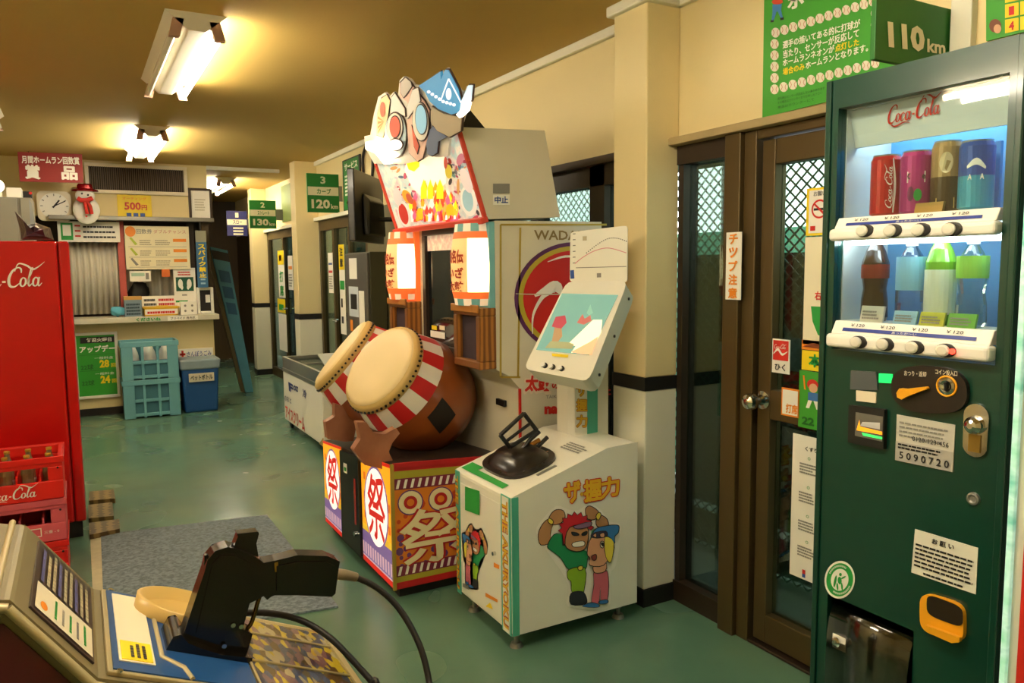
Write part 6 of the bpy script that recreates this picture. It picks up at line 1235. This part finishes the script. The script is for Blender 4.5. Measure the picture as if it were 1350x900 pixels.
    f = quadf(P, .003); m = MB(); lines(m, f, .06, .95, .55, .92, 4, print_grey, fill=.4); uvt(m, '0120-123-456', f, .3, .5, .92, .6, print_black, .0); uvr(m, f, 0, 0, 1, .42, mat('label_grey2', '#a9a69c', .5)); lines(m, f, .05, .95, .28, .42, 2, print_black, .001); uvt(m, '5 0 9 0 7 2 0', f, .08, .06, .94, .22, print_black, .02, .0012); m.build('print', lb)
    lp = MB(); c = pl0(1288, 567); P = []
    for k in range(20): a = 2 * PI * k / 20; P.append(Vector((X, c.y + .026 * math.cos(a), c.z + .026 * math.sin(a) + (.03 if math.sin(a) >= 0 else -.03))))
    lk = lp.prism(P, (-.006, 0, 0), chrome).build('lock_plate', T, bevel=.003); MB().lathe(c + Vector((-.006, 0, .012)), (-1, 0, 0), [(.02, 0), (.018, .012), (.012, .02), (.006, .022), (0, .022)], chrome, 20).build('lock_dome', lk); MB().box(X - .009, c.y - .012, c.z - .045, X - .0065, c.y + .012, c.z - .008, mat('brass', '#a98a45', .3, .8)).build('lock_badge', lk)
    c = pl0(1284, 657); MB().lathe(c, (-1, 0, 0), [(.014, 0), (.013, .006), (.009, .007), (.006, .004), (0, .004)], grey_met, 20).build('key_lock', T)
    nb = flat('notice_label', ((1202, 754), (1287, 783), (1290, 722), (1207, 697)), mat('label_white', '#e4e2d2', .5), .002, bev=0); P = [pl0(*p) for p in ((1202, 754), (1287, 783), (1290, 722), (1207, 697))]; f = quadf(P, .003); m = MB(); uvt(m, 'お 願 い', f, .3, .8, .65, .92, print_black, .02); lines(m, f, .04, .96, .18, .75, 6, print_black, fill=.45, ragged=.1); lines(m, f, .2, .95, .05, .13, 1, print_black); m.build('print', nb)
    st = MB(); e = pl
    for r, mm, k in ((1, print_white, 0), (.88, print_green, 1), (.58, print_white, 2)): st.pell(e, (1107, 764), 20 * r, 25 * r, mm, .0006 * k, .12, 32)
    for x, y, rx, ry in ((1108, 757, 1.8, 2.2), (1107, 765, 2.6, 5), (1104, 773, 1.2, 5), (1110, 773, 1.2, 5)): st.pell(e, (x, y), rx, ry, print_green, .002, -.1)
    st.pell(e, (1101, 766), 1.6, 8, print_green, .002, .2); st.pell(e, (1112, 761), 3.5, 1.1, print_green, .002, -.5)
    f = lambda t, a: e(1107 + 14.6 * math.cos(a) * t, 764 + 18.3 * math.sin(a) * t, .0016)
    for k in range(16): a = PI * 1.15 + k * .11; st.poly([f(.93, a), f(.93, a + .06), f(1.07, a + .06), f(1.07, a)], print_white)
    for k in range(16): a = PI * .15 + k * .11; st.poly([f(.93, a), f(.93, a + .06), f(1.07, a + .06), f(1.07, a)], print_white)
    st.build('recycling_sticker', T)
    n = 28; sq = lambda rx, ry, dx=0, dy=0: [(1245.5 + dx + rx * math.copysign(abs(math.cos(a)) ** .5, math.cos(a)) , 813 + dy + ry * math.copysign(abs(math.sin(a)) ** .5, math.sin(a)) + 9 * math.copysign(abs(math.cos(a)) ** .5, math.cos(a))) for a in [2 * PI * k / n for k in range(n)]]
    P = [pl0(*p) for p in sq(29, 26)]; cr = MB().prism(P, (-.012, 0, 0), ym).build('coin_return', T, bevel=.004); e = onplane((X - .012, 0, 0), (1, 0, 0), .0015); m = MB(); m.pp(e, [p for p in sq(24, 14, 0, -8)], mat('coin_cup_dark', '#2a2118', .3)); m.build('coin_cup', cr)
    q = [e(*p, .001) for p in ((1222, 822), (1268, 839), (1268, 845), (1258, 846), (1228, 833))]; MB().prism(q, (-.01, 0, 0), ym).build('cup_lip', cr, bevel=.003)
    # outlet with a clear curved flap
    MB().box(X + .03, fyR, fz0, X + .034, fyL, fz1, black_rub).build('outlet_recess', T)
    k = 10; vs = []
    for i in range(k + 1):
        a = PI * i / k; zc = (fz0 + fz1) / 2 - .01; r = (fz1 - fz0) / 2 - .012; vs += [(X + .012 - .03 * math.sin(a), fyR + .004, zc - r * math.cos(a)), (X + .012 - .03 * math.sin(a), fyL - .012, zc - r * math.cos(a))]
    fl = MB().add(vs, [(2 * i, 2 * i + 1, 2 * i + 3, 2 * i + 2) for i in range(k)], glass_mat('flap_smoked', '#a8a692', .8, .12, .14), True).build('outlet_flap', T); s = fl.modifiers.new('thick', 'SOLIDIFY'); s.thickness = .004
    c = onplane((X - .018, 0, 0), (1, 0, 0))(1103, 846); MB().box(c.x + .004, c.y - .022, c.z - .02, c.x + .007, c.y + .016, c.z + .016, white_pl).build('flap_plate', T, bevel=.001); MB().lathe(c, (-1, 0, 0), [(.012, 0), (.012, .004), (.007, .008), (0, .009)], chrome, 16).build('flap_knob', T)
    return X, pl0, tops, (oL, oR, oT, oB)
VX, vpl, vtops, (oL, oR, oT, oB) = vending()
def at_shelf(px, z, d=.056):
    p = onplane((VX + d, 0, 0), (1, 0, 0))(px, 300); return Vector((VX + d, p.y, z + .0005))
def can(px, z, r, H, cols, label, name='drink_can', dr=None):
    p = at_shelf(px, z); t = thing(name, label, 'can', p, 'display drinks on the upper shelf')
    b = MB().lathe(p, (0, 0, 1), [(0, 0), (r * .8, 0), (r, .006), (r, H * .5), (r, H * .93), (r * .86, H)], cols[0], 24, mfun=(lambda i, j: cols[0] if i < 3 else cols[1] if i == 3 else cols[2])); b.build('body', t)
    MB().lathe(p, (0, 0, 1), [(r * .87, H - .002), (r * .88, H + .003), (r * .8, H + .003), (r * .78, H - .002), (0, H - .002)], alu, 20).build('lid', t)
    if dr: m = MB(); dr(m, lambda u, v, ex=0.: p + Vector((-(r + .001 + ex) * math.cos((u - .5) * 1.7 + .5), -(r + .001 + ex) * math.sin((u - .5) * 1.7 + .5), H * v))); m.build('print', t)
z1 = vtops[0]; K = lambda n, c, r=.3: mat('can_' + n, c, r, .2, var=.04)
can(1166, z1, .034, .138, [K('red', '#b8121a')] * 3, 'red display can with white script on the upper shelf', dr=lambda m, f: (script_mark(m, lambda x, y: f(.78 - y * .22, .12 + x * .17, .001), print_white), m.ribbon(lambda x, y: f(x, y), [(.85, .05), (.9, .5), (.8, .95)], [.05, .1, .04], print_white)))
can(1206, z1, .034, .138, [K('magenta', '#b02a78')] * 3, 'magenta grape display can on the upper shelf', dr=lambda m, f: (uvr(m, f, .2, .5, .85, .68, print_white), uvt(m, 'Grape', f, .22, .52, .84, .66, print_black, .03, .0015), uve(m, f, .6, .3, .14, .1, print_green), uve(m, f, .35, .32, .12, .12, K('plum', '#6a1850'))))
can(1245, z1, .031, .15, [K('brown', '#4a3520'), K('tan', '#a98a5c'), K('tan', '#a98a5c')], 'brown and tan coffee display can on the upper shelf', dr=lambda m, f: (uvr(m, f, .15, .05, .85, .2, K('tan2', '#c8aa6a')), uvt(m, 'COFFEE', f, .2, .08, .8, .17, print_black, .02, .0015), uve(m, f, .5, .7, .25, .15, K('cream', '#dcc8a0'))))
can(1284, z1, .034, .142, [K('aqua', '#3aa0c0'), K('blue', '#2550a8'), K('blue', '#2550a8')], 'blue and aqua sports drink can on the upper shelf', dr=lambda m, f: (m.ribbon(lambda x, y: f(x, y), [(.2, .62), (.5, .7), (.8, .6)], [.04, .1, .04], print_white), uvt(m, 'AQUA', f, .25, .42, .75, .52, print_white, .03, .0012)))
p = at_shelf(1284, z1, .12); tag(MB().box(p.x, p.y - .05, z1 + .0005, p.x + .01, p.y + .05, z1 + .15, mat('shelf_card_blue', '#3f86c0', .5)).build('shelf_card', bevel=.002), 'blue display card behind the blue can', 'card')
p = at_shelf(1222, z1, .012); tag(MB().hexa([(p.x, p.y - .032, z1 + .0005), (p.x, p.y + .032, z1 + .0005), (p.x + .008, p.y + .032, z1 + .0005), (p.x + .008, p.y - .032, z1 + .0005), (p.x + .006, p.y - .032, z1 + .022), (p.x + .006, p.y + .032, z1 + .022), (p.x + .014, p.y + .032, z1 + .022), (p.x + .014, p.y - .032, z1 + .022)], K('gold', '#a8823a')).build('shelf_card'), 'small gold card in front of the coffee can', 'card')
z2 = vtops[1]
def pet(px, r, H, bm_, lm, cm_, label, lz=(.35, .7), waist=True):
    p = at_shelf(px, z2, .055); t = thing('drink_bottle', label, 'bottle', p, 'display drinks on the lower shelf')
    MB().lathe(p, (0, 0, 1), [(0, 0), (r * .85, 0), (r, .01), (r * (.96 if waist else 1), H * .25), (r * (.84 if waist else 1), H * .38), (r, H * .55), (r, H * .68), (r * .7, H * .82), (r * .35, H * .92), (r * .35, H * .94)], bm_, 22).build('body', t)
    MB().lathe(p, (0, 0, 1), [(r * 1.01, H * lz[0]), (r * 1.02, H * (lz[0] + lz[1]) / 2), (r * 1.01, H * lz[1])], lm, 22).build('sleeve', t); MB().lathe(p, (0, 0, 1), [(r * .4, H * .93), (r * .4, H), (0, H)], cm_, 14).build('cap', t); return p
pet(1156, .031, .205, mat('cola_pet', '#2a120a', .08, coat=.5), K('colared', '#7a1c14'), K('capred', '#b0141a'), 'dark cola bottle at the left of the lower shelf', (.5, .66))
pet(1204, .032, .19, glass_mat('water_pet', '#cfe6f0', .6), mat('ice_label', '#7fb8d8', .4), print_white, 'clear water bottle with a pale blue sleeve on the lower shelf', (.4, .8), False)
pet(1243, .032, .205, mat('tea_green_pet', '#6fae2c', .2, coat=.4), mat('tea_label', '#e4ead8', .4), K('capgreen', '#3a8a2c'), 'green tea bottle with a white sleeve on the lower shelf', (.12, .6), False)
pet(1285, .031, .19, glass_mat('clear_pet', '#e2f0ea', .6), mat('lime_label', '#8cc84a', .4), print_white, 'clear bottle with a white and green sleeve on the lower shelf', (.55, .8), True)
for px, c, w, h, lab in ((1152, '#d8d4c4', .03, .038, 'small pale card in front of the cola bottle'), (1232, '#c8c83a', .028, .03, 'small yellow green card in front of the green tea'), (1272, '#6fb83c', .03, .03, 'small bright green card beside the green tea'), (1196, '#9cc8e0', .028, .03, 'small pale blue card in front of the water bottle')):
    p = at_shelf(px, z2, .012); o = MB().hexa([(p.x, p.y - w, z2 + .0005), (p.x, p.y + w, z2 + .0005), (p.x + .006, p.y + w, z2 + .0005), (p.x + .006, p.y - w, z2 + .0005), (p.x + .008, p.y - w, z2 + h), (p.x + .008, p.y + w, z2 + h), (p.x + .014, p.y + w, z2 + h), (p.x + .014, p.y - w, z2 + h)], mat('card_' + c[1:], c, .5)).build('price_tag_card'); tag(o, lab, 'card')
    f = lambda u, v, ex=0.: Vector((p.x - .0015 + .008 * v - ex, p.y + w - 2 * w * u, z2 + h * v)); lines(MB(), f, .1, .9, .2, .8, 3, print_grey).build('print', o)
# ------------------------------------------------------------------ the machine beyond the right picture edge
def neighbour():
    X = 1.615; yL = vpl(1338, 400).y - .012; T = thing('white_vending_machine', 'white vending machine with red rounded band at the right picture edge', 'vending machine', (X + .28, yL - .3, 0)); wm = mat('neighbour_white', '#dcd8c6', .35)
    MB().box(X, yL - .62, .05, X + .56, yL, 1.83, wm).build('body', T, bevel=.008); MB().box(X + .03, yL - .6, 0, X + .5, yL - .02, .05, black_rub).build('plinth', T)
    MB().box(X - .012, yL - .016, .42, X, yL - .003, 1.6, ramp_mat('lit_teal_edge', [(.3, '#2fae8c'), (.5, '#bfe8d4'), (.7, '#7fd0a0')], 9, .3, 'noise', 3, stretch=(1, 1, 2), emis=.22)).build('lit_edge', T, bevel=.003)
    m = MB(); f = lambda y, z, e=0.: Vector((X - .003 - e, yL - y, z)); P = smooth_path([(.043, 1.5, 0), (.04, .66, 0), (.037, .56, 0), (.027, .49, 0), (.002, .455, 0)], 5); m.ribbon(lambda a, b: f(a, b), [(p.x, p.y) for p in P], [.016] * len(P), print_red, 1)
    m.ribbon(lambda a, b: f(a, b, .001), [(.055, .5), (.035, .45), (.002, .432)], [.004] * 3, print_red, 4)
    for k in range(4): m.ribbon(lambda a, b: f(a, b, .001), [(.012, .56 - k * .02), (.028, .545 - k * .02)], [.004] * 2, print_black, 2)
    m.poly([f(.03, 1.41), f(.3, 1.41), f(.3, 1.43), f(.03, 1.43)], print_orange); m.build('red_band', T)
neighbour()
# ------------------------------------------------------------------ light-gun console in the foreground
def gun_console():
    YN, YF = 1.36, 1.76; T = thing('gun_game_console', 'tan arcade gun console with blue control panel in the foreground', 'arcade machine', (.05, (YN + YF) / 2, 0))
    tan = mat('console_tan', '#857a58', .4, .25, var=.06); trim = mat('console_trim', '#b5a57a', .35, .2, var=.05); maroon = mat('console_maroon', '#5a1f22', .4, var=.15); blue = mat('console_blue', '#1c4a80', .4, var=.1)
    XR, ZR = .47, .588; prof = [(-.55, 0), (.3, 0), (.36, .3), (XR, ZR - .06), (XR, ZR), (-.005, .80), (-.115, .955), (-.16, .965), (-.55, .93)]
    MB().prism([(x, YN, z) for x, z in prof], (0, YF - YN, 0), tan).build('cabinet', T, bevel=.008)
    # side art on the near side with a raised border
    sp = plY(YN, .002); q = [(-.54, .9), (-.17, .93), (-.125, .92), (-.03, .785), (.0, .76), (.25, .65), (.28, .5), (.28, .1), (-.54, .1)]
    MB().prism([(x, YN - .003, z) for x, z in q], (0, .002, 0), maroon).build('side_art', T)
    m = MB(); Q = [Vector((x, YN - .008, z)) for x, z in [(-.55, .93), (-.16, .957), (-.118, .945), (-.012, .793), (.02, .775), (.25, .675)]]
    for a, b in zip(Q[:-1], Q[1:]): m.bar(a, b, .022, .012, trim, up=(0, 1, 0)) if False else m.tube([a, b], .008, trim, 8)
    m.tube([Vector((-.16, YN - .008, .955)), Vector((-.24, YN - .008, .6)), Vector((-.24, YN - .008, .12))], .01, trim, 8); m.build('side_border', T)
    m = MB(); m.text('W', (-.1, YN - .0055, .73), (.05, 0, -.03), (.012, 0, .05), mat('art_red', '#9c3a30', .5), .02); 
    for k in range(3): m.disc((-.2 - .04 * k, YN - .0055, .87 - .05 * k), (0, -1, 0), .02, mat('art_mauve', '#7a5a5c', .6), 16)
    m.build('side_print', T)
    # instruction slope
    d = Vector((-.11, 0, .155)).normalized(); n = Vector((d.z, 0, -d.x)); o = Vector((-.005, 0, .80)); S = lambda s, y, h=0.: o + d * s + Vector((0, y, 0)) + n * h; L = .19
    MB().hexa([S(.012, YN + .03, 0), S(.012, YF - .03, 0), S(L - .035, YF - .03, 0), S(L - .035, YN + .03, 0), S(.012, YN + .03, .004), S(.012, YF - .03, .004), S(L - .035, YF - .03, .004), S(L - .035, YN + .03, .004)], mat('panel_brown', '#3a2a26', .3)).build('instruction_plate', T, bevel=.001)
    f = lambda u, v, ex=0.: S(.018 + (L - .06) * v, YN + .04 + (YF - YN - .08) * u, .0055 + ex); m = MB()
    uvr(m, f, 0, 0, .36, 1, ivory); uve(m, f, .09, .86, .05, .06, print_orange, .0006)
    for k in range(5): lines(m, f, .05, .32, .64 - k * .13, .72 - k * .13, 1, print_grey if k % 2 else print_green, fill=.5)
    for k in range(9): lines(m, f, .4, .97, .9 - k * .105, .975 - k * .105, 1, mat('panel_print', '#b5a888', .5) if k % 3 else mat('panel_print2', '#5a5a90', .5), fill=.75, ragged=.15)
    m.build('instruction_print', T)
    # screen hood going away to the left
    MB().box(-.53, YN + .03, .935, -.2, YF - .03, .962, mat('hood_glass', '#2c2a1c', .12, var=.1, coat=.5)).build('hood_glass', T, bevel=.003); MB().tube([(-.135, YN, .963), (-.135, YF, .963)], .006, trim, 8).build('hood_edge', T)
    # sloping control panel
    pd = Vector((XR + .005, 0, ZR - .80)).normalized(); pn = Vector((-pd.z, 0, pd.x)); P0 = Vector((-.005, 0, .80)); C = lambda s, y, h=0.: P0 + pd * s + Vector((0, y, 0)) + pn * h; PL = (Vector((XR, 0, ZR)) - P0).length
    def slab(name, s0, s1, y0, y1, h0, h1, mm, bev=.002): return MB().hexa([C(s0, y0, h0), C(s1, y0, h0), C(s1, y1, h0), C(s0, y1, h0), C(s0, y0, h1), C(s1, y0, h1), C(s1, y1, h1), C(s0, y1, h1)], mm).build(name, T, bevel=bev)
    slab('control_panel', .012, PL - .004, YN + .012, YF - .012, 0, .008, trim); slab('blue_overlay', .02, .27, YN + .02, YF - .022, .008, .0105, blue, 0)
    slab('instruction_card', .03, .09, YN + .05, YF - .04, .0105, .0125, ivory, 0); slab('yellow_sticker', .034, .086, YN + .055, YN + .13, .0125, .014, print_yellow, 0)
    f = lambda u, v, ex=0.: C(.034 + .052 * (1 - v), YN + .055 + .075 * u, .0145 + ex); lines(MB(), f, .1, .9, .2, .8, 3, print_black).build('sticker_print', T)
    m = MB(); m.tube([C(.105, YF - .03, .011), C(.105, YN + .09, .011), C(.14, YN + .06, .011), C(.15, YN + .02, .011)], .0045, trim, 6); m.build('panel_bead', T)
    # tan oval rest with a raised lip behind the gun
    c = C(.165, YF - .085, .011); k = 28; ring = lambda r, h: [c + pd * (r * .095 * math.cos(2 * PI * j / k)) + Vector((0, r * .075 * math.sin(2 * PI * j / k), 0)) + pn * h for j in range(k)]
    tr = mat('tray_tan', '#c9a860', .35, var=.05); A, B, D_, E_ = ring(1, 0), ring(1.04, .026), ring(.95, .028), ring(.8, .006); m = MB()
    for a, b in ((A, B), (B, D_), (D_, E_)): m.add(a + b, [(i, (i + 1) % k, k + (i + 1) % k, k + i) for i in range(k)], tr, True)
    m.poly(E_, tr); m.build('oval_rest', T, weld=True)
    # picture panel under clear plastic, right part
    art = ramp_mat('console_art', [(0, '#d8c030'), (.16, '#24346c'), (.34, '#8a6a88'), (.5, '#c9bda4'), (.62, '#5c4428'), (.76, '#e4cc3c'), (.88, '#3a5a94')], 40, .3, 'cell', stretch=(2.2, .8, 1)); slab('picture_panel', .275, PL - .03, YN + .025, YF - .04, .008, .010, art, 0)
    m = MB()
    for y in (YF - .12, YN + .14): m.tube([C(.275, y, .012), C(PL - .03, y, .012)], .003, trim, 6)
    m.tube([C(.275, YN + .02, .012), C(.275, YF - .03, .012)], .003, trim, 6); m.build('clip_strips', T); slab('clear_cover', .275, PL - .03, YN + .025, YF - .04, .0135, .0155, glass_mat('thin_cover', '#f4f4ee', .15, .05, .0), 0)
    for s, y in ((.03, YN + .014), (.2, YN + .014), (.03, YF - .016)): cc = C(s, y, .008); MB().cyl(cc, cc + pn * .004, .005, chrome, 8).build('panel_bolt', T)
    for a, b in (((XR - .02, YN + .1, ZR - .2), (.32, YN + .1, .1)),): pass
    # the holster
    GY = 1.53; blk = mat('gun_black', '#0b0806', .24, var=.25, coat=.45); Z = lambda x, y: (200 + x / 3.375, 660 + y / 3.375)
    def cut(name, pts, y0, y1, parent, mm=blk, bev=.006, sm=0):
        pts2 = [Z(*p) for p in pts]; 
        P = [hit(x, y, 1, GY) for x, y in pts2]; P = [Vector((p.x, y0, p.z)) for p in P]; return MB().prism(P, (0, y1 - y0, 0), mm).build(name, parent, bevel=bev, seg=3)
    cut('holster', [(62, 600), (85, 560), (118, 552), (150, 590), (200, 610), (290, 640), (428, 655), (420, 720), (396, 880), (260, 830), (110, 765), (22, 705), (35, 650)], GY - .045, GY + .05, T, bev=.012)
    # the gun itself, stuck muzzle-down in the holster
    G = thing('light_gun', 'black plastic light gun standing muzzle down in its holster', 'light gun', tuple(hit(*Z(250, 700), 1, GY)))
    bodyp = [(240, 250), (275, 208), (330, 190), (390, 205), (470, 245), (505, 275), (500, 400), (455, 425), (392, 455), (362, 500), (370, 545), (420, 562), (440, 572), (418, 650), (395, 760), (180, 690), (130, 590), (185, 425), (228, 300)]
    gb = cut('slide', bodyp, GY - .021, GY + .021, G, bev=.008); cut('slide_cheek', [(262, 262), (300, 225), (360, 225), (440, 265), (430, 420), (380, 600), (190, 570), (225, 420)], GY - .0245, GY - .0205, G, bev=.002)
    cut('rear_sight', [(360, 195), (378, 150), (374, 138), (468, 128), (472, 136), (460, 182), (470, 240), (400, 222)], GY - .013, GY + .013, G, bev=.003); cut('front_sight', [(232, 290), (232, 240), (246, 235), (262, 262)], GY - .006, GY + .006, G, bev=.002)
    cut('grip', [(470, 265), (540, 252), (640, 228), (770, 232), (826, 256), (818, 300), (806, 398), (790, 412), (640, 405), (530, 405), (505, 425), (480, 400)], GY - .019, GY + .019, G, bev=.01); cut('grip_panel', [(545, 275), (640, 255), (765, 255), (800, 275), (785, 385), (640, 385), (545, 385)], GY - .0225, GY - .0185, G, bev=.002)
    for x in (560, 0):
        if x: cut('grip_band', [(535, 262), (552, 256), (552, 300), (538, 300)], GY - .0212, GY - .019, G, mat('gun_brass', '#b08c3c', .25, .8), .001)
    P = smooth_path([hit(*Z(*p), 1, GY) for p in ((488, 405), (472, 450), (458, 500), (442, 545), (425, 568))], 5); MB().tube(P, .0045, mat('gun_bronze', '#6a5428', .25, .8), 8).build('trigger_guard', G)
    P = smooth_path([hit(*Z(*p), 1, GY) for p in ((430, 430), (405, 470), (400, 505), (412, 530))], 5); MB().tube(P, [.006] * (len(P) - 4) + [.005, .0045, .004, .003], blk, 8).build('trigger', G)
    for x, y in ((362, 552), (398, 558), (322, 645)): c = hit(*Z(x, y), 1, GY - .026); MB().cyl(c, c + Vector((0, -.003, 0)), .0045, chrome, 10).build('screw', G)
    P = [hit(*Z(*p), 1, GY) for p in ((818, 325), (865, 330), (912, 340))]; MB().tube(P, [.012, .011, .009], mat('cable_boot', '#7a6a50', .5), 10).build('cable_boot', G)
    cab = [hit(*Z(*p), 1, y) for p, y in (((905, 338), GY), ((1000, 385), GY - .01), ((1085, 460), GY - .03), ((1155, 565), GY - .06), ((1205, 680), GY - .09), ((1235, 810), GY - .12), ((1240, 900), GY - .15))]
    end = cab[-1]; cab.append(Vector((end.x + .01, end.y - .02, .3))); cab.append(Vector((XR - .12, end.y, .2)))
    MB().tube(smooth_path(cab, 6), .0068, black_rub, 8).build('gun_cable', G)
    cab = [hit(*Z(*p), 1, y) for p, y in (((355, 505), GY + .03), ((480, 497), GY + .03), ((600, 512), GY + .02), ((700, 548), GY), ((800, 615), GY - .03), ((890, 705), GY - .06), ((975, 800), GY - .09), ((1010, 850), GY - .11))]
    end = cab[-1]; cab.append(Vector((end.x + .03, end.y - .02, .35))); cab.append(Vector((XR - .08, end.y, .25)))
    o = MB().tube(smooth_path(cab, 6), .0068, black_rub, 8).build('spare_cable'); tag(o, 'black cable arching from behind the gun over the console edge', 'cable')
gun_console()
